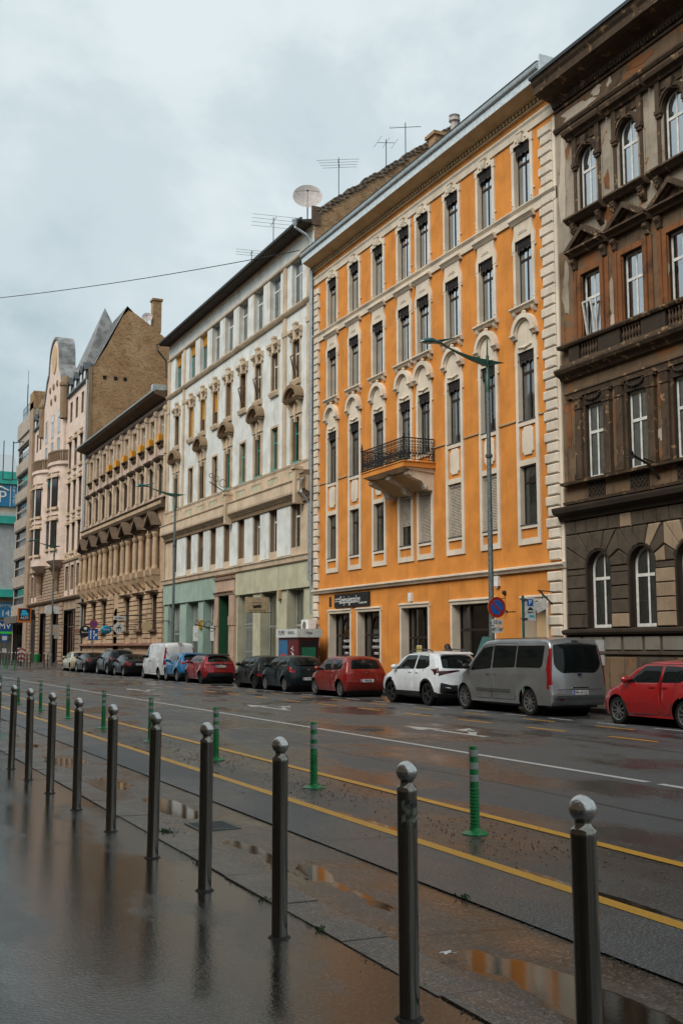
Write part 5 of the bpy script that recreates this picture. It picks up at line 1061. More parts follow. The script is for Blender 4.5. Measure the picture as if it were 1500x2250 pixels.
s2 = OB('fuel_sign', B().box(14, 23.6, -.3, .1, 3.7, 5.1), 'omv_blue', O); text('OMV', 1.15, 'white_paint', s2, (22.8, -.32, 4.4), 'RIGHT'); OB('green_strip', B().box(14, 23.6, -.34, .1, 3.4, 3.7), 'omv_green', s2)
ob('shop_recess', 6, 23.6, 0.0, 2.8, 'concrete_dark', .25, .4)
s = THING('bus_stop_sign', 'small blue and white stop sign before the turquoise building', 'sign', (20.6, 140, .12)); OB('pole', B().lathe([(.04, 0), (.04, 3.2)], 6), 'galv', s); OB('plate', B().box(-.4, .4, -.06, -.03, 2.2, 3.2), 'signblue', s); OB('panel', B().box(-.28, .28, -.08, -.06, 2.4, 2.9), 'signwhite', s); OB('timetable', B().box(-.25, .25, -.06, -.03, .9, 1.4), 'signwhite', s)
# ---------------------------------------------------------------- weathered brown house on the right
BH = building('brown_house', 'sooty brown house with peeling plaster, pediments and rusticated arches', 10, 28.07)
BW = 14.0; BC = [1.60 + 1.935 * k for k in range(7)]
NV = 3     # bays the photograph shows
bw = .94; bhw = bw / 2
BR = [(6.80, 2.27, 0), (11.16, 2.08, 0), (15.21, 2.10, .42)]
holes = [(c - bhw + (.05 if r == 2 else 0), c + bhw - (.05 if r == 2 else 0), z, z + h, a) for c in BC for r, (z, h, a) in enumerate(BR)]
garch = [(c - .56, c + .56, 2.25, 4.56, .52) for c in BC]
wall(BH, 0, BW, 14.3, 19.6, [h for h in holes if h[2] > 14], 'br_grey'); wall(BH, 0, BW, 5.6, 14.3, [h for h in holes if h[2] < 14], 'br_wall'); wall(BH, 0, BW, 0, 5.6, garch, 'br_dark', y=.0)
side_walls(BH, BW, 11, 19.6, 'br_wall')
# fallen plaster patches on the frieze and walls: real thin flakes missing shown as raised rims
def flake(x, z, w, h, mat, n=22, y=None):
    y = y if y is not None else -.006 - .0007 * len([1 for o in BH.children if o.name.startswith('bare')])
    ph = [random.uniform(0, 6.3) for _ in range(4)]; P = []
    for k in range(n):
        a = 2 * math.pi * k / n; r = 1 + .25 * math.sin(2 * a + ph[0]) + .18 * math.sin(3 * a + ph[1]) + .12 * math.sin(7 * a + ph[2]); P.append((x + w * r * math.cos(a), z + h * r * math.sin(a)))
    return OB('bare_plaster', B().plate(P, y, y + .004), mat, BH)
OB('frieze', B().box(0, BW, -.035, .0, 18.53, 19.01), 'br_wall', BH)
for f_ in ((1.2, 18.68, .95, .15, 'br_bare', 22, -.040), (2.15, 18.86, .28, .12, 'br_bare', 22, -.042), (2.78, 18.84, .10, .13, 'br_bare', 22, -.044), (4.2, 18.8, .5, .13, 'br_orange', 22, -.046), (4.9, 12.0, .14, .38, 'br_grey'), (2.55, 12.2, .16, .45, 'br_grey'), (2.58, 11.4, .2, .15, 'br_bare'), (4.45, 7.6, .12, .2, 'br_bare'), (2.5, 14.7, .22, .3, 'br_orange'), (.35, 13.0, .2, .7, 'br_grey'), (.3, 16.5, .2, 1.2, 'br_bare'), (2.5, 15.8, .10, .35, 'br_orange'), (2.25, 8.7, .1, .35, 'br_bare'), (4.5, 9.0, .12, .5, 'br_orange'), (.35, 8.6, .14, .7, 'br_orange'), (2.6, 8.2, .1, .8, 'br_orange')): flake(*f_)
# cornice
OB('cornice', B().prof([(.02, 19.30), (-.10, 19.30), (-.14, 19.40), (-.30, 19.46), (-.62, 19.52), (-.78, 19.58), (-.80, 19.80), (-.88, 19.90), (-.92, 20.02), (.02, 20.12)], -.06, BW), 'br_trim', BH)
OB('gutter', B().prof([(-.84, 20.03), (-.98, 20.03), (-1.0, 20.12), (-.92, 20.14), (-.2, 20.3), (-.2, 20.13)], -.08, BW), 'zinc_dark', BH)
OB('frieze_moulding', B().prof([(.02, 19.02), (-.09, 19.04), (-.10, 19.12), (.02, 19.14)], 0, BW).prof([(.02, 18.32), (-.08, 18.34), (-.13, 18.42), (-.10, 18.50), (.02, 18.52)], 0, BW), 'br_trim', BH)
for k in range(75): OB('dentil', shared(('dentil', 'b'), lambda: B().box(0, .075, -.16, .0, 19.16, 19.29)), 'br_trim', BH, (.04 + k * .135, 0, 0))
OB('roof', B().add([(0, -.2, 20.3), (BW, -.2, 20.3), (BW, 5, 22.6), (0, 5, 22.6)], [(0, 1, 2, 3)]).box(-.05, .30, -.1, 5, 20.2, 20.62), 'tile', BH)
for k in range(16): OB('verge_tile', shared(('verge_tile',), lambda: B().lathe([(.13, 0), (.10, .36)], 8, (0, 0, 0), 'y', 1, .7)), 'tile', BH, (.12, .0 + k * .32, 20.66 + k * .135))
# top-floor frames
def b_top():
    b = B(); x = bhw - .05; h = 2.10; o = .66
    b.box(-o, -x - .10, -.06, .01, .0, h - .35); b.box(x + .10, o, -.06, .01, 0, h - .35)
    for s in (-1, 1): b.box(s * .55 - .13, s * .55 + .13, -.14, .01, h - .52, h - .40); b.box(s * .55 - .11, s * .55 + .11, -.11, .01, h - .62, h - .52); b.box(s * .57 - .10, s * .57 + .10, -.10, .01, h - .40, h + .48)
    b.ring(arc(0, h - .42, .60, 0, 180, 14, .60), arc(0, h - .42, x, 0, 180, 14, .42), -.09, .01); b.ring(arc(0, h - .42, .52, 0, 180, 14, .52), arc(0, h - .42, .47, 0, 180, 14, .48), -.13, .01)
    b.plate([(-.09, h - .02), (.09, h - .02), (.13, h + .3), (-.13, h + .3)], -.2, .01, .02)
    b.box(-.47, .47, -.05, .01, h + .19, h + .46)
    b.prof([(.01, h + .46), (-.12, h + .46), (-.16, h + .54), (-.30, h + .60), (-.34, h + .70), (-.34, h + .76), (.01, h + .84)], -.92, .92)
    return b
def b_sill():
    b = B().prof([(.01, -.04), (-.34, -.06), (-.36, -.13), (-.28, -.19), (-.20, -.26), (.01, -.27)], -.88, .88)
    return b
def b_console():
    b = B().prof([(.01, 0), (-.22, 0), (-.24, -.08), (-.17, -.16), (-.19, -.24), (-.11, -.34), (-.05, -.42), (.01, -.44)], -.10, .10); b.ball((0, -.17, -.14), .075, 8, 1.2); b.ball((0, -.12, -.28), .06, 8, 1.2); return b
def b_ped():
    b = B(); h = 2.08; x = bhw
    b.box(-x - .17, -x, -.06, .01, -.02, h + .17); b.box(x, x + .17, -.06, .01, -.02, h + .17); b.box(-x, x, -.06, .01, h, h + .17); b.box(-x - .20, -x - .17, -.09, .01, 0, h + .2); b.box(x + .17, x + .20, -.09, .01, 0, h + .2)
    b.box(-x - .02, -x + .03, .0, .03, 0, h); b.box(-.86, -x - .21, -.04, .01, .0, h + .2); b.box(x + .21, .86, -.04, .01, 0, h + .2)
    return b
def b_ped2():
    b = B(); h = 2.08
    b.prof([(.01, h + .62), (-.16, h + .62), (-.20, h + .70), (-.34, h + .76), (-.34, h + .82), (.01, h + .84)], -.90, .90)
    for s in (-1, 1): b.prof([(.01, h + .58), (-.18, h + .56), (-.20, h + .46), (-.12, h + .36), (-.10, h + .24), (.01, h + .20)], s * .72 - .09, s * .72 + .09)
    o = [(-.92, h + .84), (0, h + 1.44), (.92, h + .84)]; i = [(-.66, h + .84), (0, h + 1.27), (.66, h + .84)]
    b.ring(o, i, -.34, .01); b.ring([(-.70, h + .84), (0, h + 1.30), (.70, h + .84)], [(-.58, h + .845), (0, h + 1.20), (.58, h + .845)], -.22, .01); b.plate([(-.6, h + .84), (.6, h + .84), (0, h + 1.24)], -.09, .01); return b
def balu():
    return B().lathe([(.04, 0), (.04, .04), (.022, .07), (.045, .16), (.05, .22), (.022, .34), (.03, .38), (.045, .41), (.045, .46)], 10)
for k, c in enumerate(BC[:4]):
    # floor 3
    z, h, a = BR[2]
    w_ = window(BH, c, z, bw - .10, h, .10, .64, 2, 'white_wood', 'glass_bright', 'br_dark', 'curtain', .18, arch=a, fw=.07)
    OB('surround', shared(('surround', 'bt'), b_top), 'br_trim', w_, (0, -.10, 0)); sl = OB('sill', shared(('sill', 'bt'), b_sill), 'br_trim', w_, (0, -.10, 0))
    OB('pier', B().box(-.72, -.42, -.03, .01, 0, 1.5).box(.42, .72, -.03, .01, 0, 1.5), 'br_grey', w_, (0, -.10, 0))
    for s in (-1, 1): OB('console', shared(('console', 'b'), b_console), 'br_trim', w_, (s * .62, -.10, -.27))
    # floor 2
    z, h, a = BR[1]
    w_ = window(BH, c, z, bw, h, .14, .62, 2, 'white_wood', 'glass_bright', 'br_dark', 'curtain_grey' if k != 1 else 'curtain', .45, fw=.075, bars=(.62,))
    OB('surround', shared(('surround', 'bp'), b_ped), 'br_orange', w_, (0, -.14, 0)); OB('pediment', shared(('pediment', 'bp'), b_ped2), 'br_trim', w_, (0, -.14, 0))
    if k == 0: OB('casement', B().box(0, .05, 0, .05, .05, 1.2).box(.38, .43, 0, .05, .05, 1.2).box(.05, .38, 0, .05, .05, .1).box(.05, .38, 0, .05, 1.14, 1.2), 'white_wood', w_, (-.42, -.02, 0), (R(9), 0, 0))
    for j in range(6): OB('baluster', shared(('baluster', 'b'), balu), 'br_trim', w_, (-.33 + j * .132, -.14 - .14, -.63))
    # floor 1
    z, h, a = BR[0]
    w_ = window(BH, c, z, bw - .1, h, .10, .62, 2, 'white_wood', 'glass_clear', 'br_dark', 'curtain', 0, fw=.075)
    b = B(); x = bhw
    for s in (-1, 1):
        b.box(s * .68 - .15, s * .68 + .15, -.13, .01, .05, h - .08); b.box(s * .68 - .19, s * .68 + .19, -.17, .01, 0, .10); b.box(s * .68 - .17, s * .68 + .17, -.15, .01, .10, .18)
        b.box(s * .68 - .19, s * .68 + .19, -.17, .01, h + .24, h + .32); b.box(s * .68 - .17, s * .68 + .17, -.16, .01, h - .08, h - .02); b.box(s * .68 - .15, s * .68 + .15, -.14, .01, h - .02, h + .24)
        for q in range(4): b.box(s * .68 - .12 + q * .07, s * .68 - .09 + q * .07, -.165, -.14, h, h + .22)
        b.box(s * .475 - .05, s * .475 + .05, -.04, .01, 0, h)
    OB('pilasters', shared(('pilasters', 'b'), lambda: b), 'br_trim', w_, (0, -.10, 0))
    b = B().box(-.50, .50, -.05, .01, h, h + .32)
    for q in range(9): a_ = R(180 + q * 22.5); b.ball((.33 * math.cos(a_), -.08, h + .26 + .14 * math.sin(a_)), .05, 7)
    b.ball((0, -.09, h + .13), .07, 8); OB('garland', shared(('garland',), lambda: b, 50), 'br_dark', w_, (0, -.10, 0))
    b = B().box(-.40, .40, -.03, .01, -.66, -.10)
    for q in range(4):
        for r_ in range(3): b.ring(arc(-.27 + q * .18, -.55 + r_ * .17, .085, 0, 360, 9), arc(-.27 + q * .18, -.55 + r_ * .17, .05, 0, 360, 9), -.06, -.03)
    OB('tracery_panel', shared(('tracery_panel',), lambda: b), 'br_dark', w_, (0, -.10, 0))
    # ground floor window
    window(BH, c, 2.25, 1.12, 2.31, .20, .64, 2, 'white_wood', 'glass_clear', 'br_dark', 'curtain_grey', 0, arch=.52, fw=.10, bars=(.75,))
OB('balustrade_rail', B().prof([(.01, 11.02), (-.26, 11.02), (-.30, 11.08), (-.30, 11.13), (.01, 11.16)], .15, BW).prof([(.01, 10.42), (-.24, 10.42), (-.22, 10.52), (.01, 10.53)], .2, BW), 'br_trim', BH)
b = B(); xs = [.55] + [c + .97 for c in BC]
for c in BC: b.box(c - .97, c - .46, -.19, .01, 10.53, 11.02); b.box(c + .46, c + .965, -.19, .01, 10.53, 11.02); b.box(c - .46, c + .46, -.04, .01, 10.53, 11.02)
OB('balustrade_pier', b, 'br_dark', BH)
OB('second_ledge', B().prof([(.01, 10.02), (-.12, 10.02), (-.18, 10.12), (-.34, 10.20), (-.40, 10.30), (-.40, 10.36), (.01, 10.42)], .1, BW), 'br_trim', BH)
OB('architrave', B().prof([(.01, 9.40), (-.10, 9.40), (-.12, 9.52), (-.16, 9.56), (-.14, 9.62), (.01, 9.64)], .3, BW), 'br_trim', BH)
OB('first_sill', B().prof([(.01, 6.66), (-.24, 6.68), (-.26, 6.76), (.01, 6.80)], .1, BW).prof([(.01, 6.08), (-.14, 6.08), (-.16, 6.16), (.01, 6.20)], .1, BW), 'br_trim', BH)
OB('first_ledge', B().prof([(.01, 5.56), (-.14, 5.58), (-.20, 5.72), (-.40, 5.80), (-.44, 5.92), (-.44, 5.98), (.01, 6.06)], -.12, BW), 'br_dark', BH)
OB('sill_course', B().prof([(.01, 2.04), (-.18, 2.06), (-.22, 2.12), (-.22, 2.19), (.01, 2.24)], -.04, BW), 'br_dark', BH)
# rusticated stones, each one a block
def stone(P, mt=None, f=-.085):
    return OB('stone', B().plate(nrm2(P), f + random.uniform(-.008, .008), .0, .028), mt or ('br_sand' if random.random() < .16 else 'br_stone'), BH)
g_ = .012
for k in range(12): stone([(.06 + k * .52 + g_, 5.14), (.06 + (k + 1) * .52 - g_, 5.14), (.06 + (k + 1) * .52 - g_, 5.55), (.06 + k * .52 + g_, 5.55)], 'br_sand' if k == 5 else 'br_stone')
courses = [2.25, 2.66, 3.06, 3.46, 3.86]
for k in range(4):
    c = BC[k]; xl = (BC[k - 1] + .58) if k else .06; xr = c - .58
    for q, (za, zb) in enumerate(zip(courses, courses[1:])):
        sand = (k == 2 and q < 4) or (k == 1 and q == 0)
        stone([(xl + g_, za + g_), (xr - g_, za + g_), (xr - g_, zb - g_), (xl + g_, zb - g_)], 'br_sand' if sand else 'br_stone')
    zs = 4.04; L_, R_ = (c - .9675 if k else .06), c + .9675; T_ = 5.12
    # springer stones between arch and pier line
    angs = [180, 154, 130, 107, 73, 50, 26, 0]
    def outer(a):
        d = (math.cos(R(a)), math.sin(R(a))); t1 = (R_ - c) / d[0] if d[0] > 1e-6 else ((L_ - c) / d[0] if d[0] < -1e-6 else 9e9); t2 = (T_ - zs) / d[1] if d[1] > 1e-6 else 9e9
        q = min(t1, t2); return (c + d[0] * q, zs + d[1] * q)
    for a0, a1 in zip(angs, angs[1:]):
        a0_, a1_ = a0 - 1.1, a1 + 1.1
        P = [outer(a0_)]
        for cx_, cz_ in ((L_, T_), (R_, T_)):
            ac_ = math.degrees(math.atan2(cz_ - zs, cx_ - c))
            if a1_ < ac_ < a0_: P.append((cx_ + (g_ if cx_ == L_ else -g_), cz_))
        P.append(outer(a1_)); P += [(c + .60 * math.cos(R(a)), zs + .56 * math.sin(R(a))) for a in (a1_, (a0_ + a1_) / 2, a0_)]
        # long wedge stones are cut in two courses
        stone(P, 'br_sand' if (k == 1 and a0 == 73) or (k == 2 and a0 in (130, 154)) or random.random() < .08 else 'br_stone')
    stone([(xl + g_, 3.87), (xr - g_, 3.87), (xr - .02, 4.03), (xl + .02, 4.03)], 'br_stone')
for k in range(4):
    c = BC[k]; OB('arch_rim', shared(('arch_rim',), lambda: B().ring(arc(0, 4.04, .59, 0, 180, 16, .55), arc(0, 4.04, .54, 0, 180, 16, .51), -.05, .02).box(-.59, -.54, -.05, .02, 2.25, 4.04).box(.54, .59, -.05, .02, 2.25, 4.04)), 'br_dark', BH, (c, 0, 0))
x = .1; k = 0
while x < 8:
    w_ = (.62, .92, .72, .80)[k % 4]; OB('plinth_panel', B().plate([(x, 1.60), (x + w_, 1.60), (x + w_, 1.98), (x, 1.98)], -.10, 0, .02), 'br_plinth', BH); x += w_ + .11; k += 1
OB('plinth', B().box(-.02, BW, -.06, .01, .0, 1.99).prof([(.01, 1.46), (-.13, 1.48), (-.13, 1.56), (.01, 1.58)], 0, BW), 'br_stone', BH)
for x in np.arange(.2, 8, 1.55): OB('plinth_slab', B().plate([(x, .25), (x + 1.45, .25), (x + 1.45, 1.40), (x, 1.40)], -.09, 0, .03), 'br_wall' if int(x * 7) % 3 == 0 else 'br_stone', BH)
OB('cellar_window', B().box(1.45, 1.85, -.105, -.07, 1.15, 1.9), 'grey_wood', BH)
s = THING('wall_lantern', 'black wrought iron lantern bracket jutting from the brown house', 'bracket', (W, 28.07, 0), R(-90))
OB('arm', B().tube([(4.35, 0, 6.35), (4.30, -.35, 6.75), (4.25, -.8, 6.95)], .035), 'iron', s); OB('stay', B().tube([(4.35, 0, 6.75), (4.28, -.5, 6.9)], .02), 'iron', s); b = B()
for q in range(9): a = R(q * 40); b.tube([(4.25, -.8, 6.95), (4.25 + .16 * math.cos(a), -.95, 6.95 + .16 * math.sin(a))], .018, 5)
OB('claw', b, 'iron', s)
# ---------------------------------------------------------------- cars
def carpaint(name, c, metal=.35, rough=.32):
    m, t, b = newmat(name); LK(t, mixc(t, noise(t, pos(t), 2.5, 4, .6, .3, .7), [x * .9 for x in c], [min(1, x * 1.06) for x in c]), b.inputs['Base Color'])
    b.inputs['Metallic'].default_value = metal; b.inputs['Roughness'].default_value = rough; k_ = max(c) < .06; b.inputs['Coat Weight'].default_value = .3 if k_ else .8; b.inputs['Coat Roughness'].default_value = .03; b.inputs['Specular IOR Level'].default_value = .2 if k_ else .4
for n, c, mt in (('car_red', (.33, .010, .012), .15), ('car_cherry', (.22, .014, .008), .25), ('car_white', (.66, .69, .71), .0), ('car_silver', (.34, .35, .355), .75), ('car_dark', (.010, .015, .018), .2), ('car_black', (.005, .0055, .006), .0), ('car_teal', (.008, .016, .019), .2), ('car_blue', (.010, .16, .36), .35), ('car_vanwhite', (.60, .61, .62), .0), ('car_cream', (.44, .38, .24), .1), ('car_crimson', (.26, .008, .016), .3)): carpaint(n, c, mt)
def chaikin(P, n=2):
    for _ in range(n):
        Q = [P[0]]
        for a, b in zip(P, P[1:]): Q += [(a[0] * .75 + b[0] * .25, a[1] * .75 + b[1] * .25), (a[0] * .25 + b[0] * .75, a[1] * .25 + b[1] * .75)]
        P = Q + [P[-1]]
    return P
def inpoly(x, z, P):
    r = False; n = len(P); j = n - 1
    for i in range(n):
        xi, zi = P[i]; xj, zj = P[j]
        if (zi > z) != (zj > z) and x < (xj - xi) * (z - zi) / (zj - zi) + xi: r = not r
        j = i
    return r
def rnd(P, r=.05):
    """round the corners of a closed polygon"""
    Q = []; n = len(P)
    for i in range(n):
        a, b, c = Vector(P[i - 1]), Vector(P[i]), Vector(P[(i + 1) % n])
        k = min(r, (a - b).length * .4, (c - b).length * .4); p, q = b + (a - b).normalized() * k, b + (c - b).normalized() * k
        Q += [tuple(p), tuple((p + q) * .25 + b * .5), tuple(q)]
    return Q
def cdt(loops, opens, pts):
    V_, E_ = [], []
    for L in loops:
        n = len(V_); V_ += [Vector(p) for p in L]; E_ += [(n + i, n + (i + 1) % len(L)) for i in range(len(L))]
    for L in opens:
        n = len(V_); V_ += [Vector(p) for p in L]; E_ += [(n + i, n + i + 1) for i in range(len(L) - 1)]
    V_ += [Vector(p) for p in pts]
    v, e, f, *_ = delaunay_2d_cdt(V_, E_, [], 0, 1e-4)
    return [tuple(p) for p in v], f
def lerp_tab(tab, z):
    if z <= tab[0][0]: return tab[0][1]
    for (a, u), (b, w) in zip(tab, tab[1:]):
        if z <= b: t = (z - a) / (b - a); return u + (w - u) * (t * t * (3 - 2 * t) * .5 + t * .5)
    return tab[-1][1]
def tyre_mesh(r, w): return B().lathe([(r * .70, -w / 2), (r * .93, -w / 2), (r * .99, -w * .36), (r, -w * .2), (r, w * .2), (r * .99, w * .36), (r * .93, w / 2), (r * .70, w / 2)], 28, (0, 0, 0), 'x')
def rim_mesh(r, w, n, sp=.09):
    b = B(); ri = r * .71
    b.lathe([(ri, -w * .50), (ri * .94, -w * .47), (ri * .90, -w * .30), (ri * .90, w * .4), (ri, w * .45)], 28, (0, 0, 0), 'x')
    b.lathe([(0, -w * .40), (ri * .17, -w * .40), (ri * .20, -w * .30), (ri * .20, -w * .1)], 16, (0, 0, 0), 'x')
    for k in range(n):
        a = 2 * math.pi * k / n; d = (math.cos(a), math.sin(a)); q = (-d[1], d[0]); w1, w2 = ri * sp * 1.25, ri * sp
        def P(rr, ww, x): return [(x, d[0] * rr + q[0] * ww, d[1] * rr + q[1] * ww), (x, d[0] * rr - q[0] * ww, d[1] * rr - q[1] * ww)]
        A, Bq, C_, D = P(ri * .12, w1, -w * .40), P(ri * .93, w2, -w * .44), P(ri * .12, w1, -w * .28), P(ri * .93, w2, -w * .32)
        b.add(A + Bq + C_ + D, [(0, 1, 3, 2), (0, 2, 6, 4), (1, 5, 7, 3)])
    return b
def car(name, lab, yr, sp, group='cars parked along the kerb', x0=16.0):
    L, Wd = sp['L'], sp['W'] / 2; root = THING(name, lab, sp.get('cat', 'car'), (x0 + Wd, yr, 0), 0, group)
    pm = sp['paint']; prof = chaikin(sp['prof'], 2); tab = sp['wtab']; rf = sp.get('fil', .05); rp, fp = sp.get('rplan', .10), sp.get('fplan', .22)
    def plan(s):
        k = 1
        if s < .55: k -= rp * (1 - s / .55) ** 2.2
        if s > L - 1.1: k -= fp * ((s - L + 1.1) / 1.1) ** 2.2
        return k
    def hw(s, z): return Wd * lerp_tab(tab, z) * plan(s)
    rbulge, fbulge, crown = sp.get('rbulge', .07), .16, sp.get('crown', .04)
    def disp(s, z, u):
        u = abs(u); k = u * u * u; sr = max(0, 1 - s / (L * .34)); sf = max(0, (s - L * .62) / (L * .38))
        return s + rbulge * k * sr ** .7 - fbulge * k * sf, z - crown * u * u * (1 if z > .8 else 0)
    prof1 = [disp(s, z, 1) for s, z in prof]
    # inset outline for the flanks
    prof2 = []
    n = len(prof1)
    for i, p in enumerate(prof1):
        a, c = Vector(prof1[max(i - 1, 0)]), Vector(prof1[min(i + 1, n - 1)]); d = (c - a)
        d = d.normalized() if d.length > 1e-6 else Vector((0, 1)); nn = Vector((d.y, -d.x)); prof2.append((p[0] + nn.x * rf, p[1] + nn.y * rf))
    zb = sp['zsill']; prof2[0] = (prof2[0][0], zb); prof2[-1] = (prof2[-1][0], zb)
    arches = []
    for sw in sp['axles']:
        Ra = sp['rw'] + sp.get('gap', .055); arches.append((sw, sp['rw'], Ra))
    def flare(s, z):
        f_ = 0
        for sw, zw, Ra in arches:
            d = math.hypot(s - sw, z - zw)
            if d < Ra + .16: f_ = max(f_, sp.get('flare', .022) * (1 - max(0, (d - Ra - .05)) / .11) if d > Ra + .05 else sp.get('flare', .022))
        return f_
    def X_(s, z):
        return hw(s, z) + flare(s, z)
    regs = {}
    for k, P in sp['side'].items(): regs[k] = rnd(P, .045 if 'door' not in k else .07)
    arl = []
    for sw, zw, Ra in arches:
        a0 = math.degrees(math.asin(min(1, max(-1, (zb - zw) / Ra))))
        arl.append([(sw + Ra * math.cos(R(a)), zw + Ra * math.sin(R(a))) for a in np.linspace(a0, 180 - a0, 25)])
    pts = [(s, z) for s in np.arange(.05, L, .11) for z in np.arange(zb + .05, 2.2, .09)]
    pts = [p for p in pts if inpoly(p[0], p[1], prof2)]
    low = sp.get('clad', 0); ex = []
    if low:
        ex.append([(.02, low), (L - .02, low)])
        for sw, zw, Ra in arches: ex.append([(sw + (Ra + .06) * math.cos(R(a)), zw + (Ra + .06) * math.sin(R(a))) for a in np.linspace(-10, 190, 26)])
    v2, f2 = cdt([prof2] + list(regs.values()) + [[(s, z) for s, z in a] for a in arl], ex, pts)
    parts = {}
    def put(key, tri): parts.setdefault(key, []).append(tri)
    order = [k for k in regs if 'door' not in k] + [k for k in regs if 'door' in k]
    for f in f2:
        cs, cz = sum(v2[i][0] for i in f) / 3, sum(v2[i][1] for i in f) / 3
        if not inpoly(cs, cz, prof2): continue
        if any(math.hypot(cs - sw, cz - zw) < Ra * .998 for sw, zw, Ra in arches): continue
        key = None
        for k in order:
            if inpoly(cs, cz, regs[k]): key = k; break
        if key is None and low:
            if cz < low or any(math.hypot(cs - sw, cz - zw) < Ra + .06 for sw, zw, Ra in arches): key = 'cladding'
        if key and 'door' in key and low and cz < low: key = 'cladding'
        for sg, sd in ((-1, 'L'), (1, 'R')):
            q = [(sg * X_(*v2[i]), v2[i][0], v2[i][1]) for i in f]
            put((key or 'body', sd if key and key != 'cladding' else ''), q if sg > 0 else q[::-1])
    # wrap: rear, roof, bonnet, front
    T_ = [0]
    for a, c in zip(prof, prof[1:]): T_.append(T_[-1] + math.hypot(c[0] - a[0], c[1] - a[1]))
    def at(t):
        i = min(max(int(np.searchsorted(T_, t)) - 1, 0), len(T_) - 2); u = (t - T_[i]) / (T_[i + 1] - T_[i] + 1e-9); return (prof[i][0] + (prof[i + 1][0] - prof[i][0]) * u, prof[i][1] + (prof[i + 1][1] - prof[i][1]) * u)
    def hwrap(t): s, z = at(t); return max(.2, hw(*disp(s, z, 1)) - rf)
    itop = max(range(len(prof)), key=lambda i: prof[i][1])
    def tz(z):
        for i in range(itop):
            if prof[i][1] <= z <= prof[i + 1][1] or (prof[i + 1][1] >= z): 
                d = prof[i + 1][1] - prof[i][1]; return T_[i] + (T_[i + 1] - T_[i]) * (min(1, max(0, (z - prof[i][1]) / d)) if d > 1e-6 else 0)
        return T_[itop]
    def ts(s):
        for i in range(itop, len(prof) - 1):
            if prof[i][0] <= s <= prof[i + 1][0]: return T_[i] + (T_[i + 1] - T_[i]) * (s - prof[i][0]) / (prof[i + 1][0] - prof[i][0] + 1e-9)
        return T_[-1]
    wr = {}
    for k, P in sp['rear'].items():
        P = rnd(P, .05) if 'plate' not in k else P
        wr[k] = [(x, tz(z)) for x, z in P]
        if k.startswith('tail_light'): wr[k + '#'] = [(-x, tz(z)) for x, z in P]
    s0, s1, wtop, wbot = sp['screen']; wr['windscreen'] = rnd([(-wtop, ts(s0)), (wtop, ts(s0)), (wbot, ts(s1)), (-wbot, ts(s1))], .05)
    bnd = [(hwrap(t), t) for t in T_] ; bl = [(-x, t) for x, t in bnd][::-1]
    loop = bnd + bl
    pts = [(x, t) for t in np.arange(.03, T_[-1], .10) for x in np.arange(-.8, .81, .16) if abs(x) < hwrap(t) - .03]
    v3, f3 = cdt([loop] + list(wr.values()), [], pts)
    def m3(x, t):
        s, z = at(t); h = hwrap(t); s, z = disp(s, z, x / h); return (x, s, z)
    for f in f3:
        cx_, ct = sum(v3[i][0] for i in f) / 3, sum(v3[i][1] for i in f) / 3
        if not inpoly(cx_, ct, loop): continue
        key = None
        for k in wr:
            if inpoly(cx_, ct, wr[k]): key = k; break
        sd = ''
        if key and key.startswith('tail_light'): sd = 'L' if cx_ < 0 else 'R'; key = 'tail_light'
        zc = at(ct)[1]
        if key is None and zc < sp.get('bumper', 0): key = 'bumper'
        if key is None and sp.get('roofmat') and zc > sp['roofz']: key = 'roof'
        put((key or 'body', sd), [m3(*v3[i]) for i in f])
    # fillet between wrap and flank
    for sg in (-1, 1):
        for i in range(len(prof) - 1):
            for k in range(3):
                def fp_(j, u):
                    (s1_, z1_), (s2_, z2_) = prof1[j], prof2[j]; a = R(90 * u); x = max(.15, hw(s1_, z1_) - rf) + (X_(s2_, z2_) - max(.15, hw(s1_, z1_) - rf)) * math.sin(a); w_ = 1 - math.cos(a)
                    return (sg * x, s1_ + (s2_ - s1_) * w_, z1_ + (z2_ - z1_) * w_)
                q = [fp_(i, k / 3), fp_(i + 1, k / 3), fp_(i + 1, (k + 1) / 3), fp_(i, (k + 1) / 3)]
                zc = (prof1[i][1]); key = 'body'; sd = ''
                if sp.get('roofmat') and zc > sp['roofz']: key = 'roof'
                tl = sp.get('tlz')
                if tl and prof1[i][0] < L * .3 and tl[0] < zc < tl[1]: key, sd = 'tail_light', 'L' if sg < 0 else 'R'
                elif zc < sp.get('bumper', 0) and prof1[i][0] < L * .5: key = 'bumper'
                put((key, sd), q if sg < 0 else q[::-1])
    mats = dict(body=pm, bumper=sp.get('bumpmat', 'plastic_black'), cladding='plastic_black', roof=sp.get('roofmat') or pm, tail_light=sp.get('tail', 'tail_red'), windscreen='carglass', rear_window='carglass', bumper_insert='plastic_black', dark_panel='plastic_black')
    made = {}
    for (k, sd), polys in parts.items():
        base = k.rstrip('0123456789#')
        bb = B(); idx = {}; fs = []
        for q in polys:
            ids = []
            for p in q:
                kk = (round(p[0], 4), round(p[1], 4), round(p[2], 4))
                if kk not in idx: idx[kk] = len(bb.v); bb.v.append(p)
                ids.append(idx[kk])
            if len(set(ids)) == len(ids): fs.append(tuple(ids))
        bb.f = fs
        mt = mats.get(base) or ('carglass' if 'window' in base else pm)
        made[(base, sd, k)] = OB(base, bb, mt, root, smooth=34)
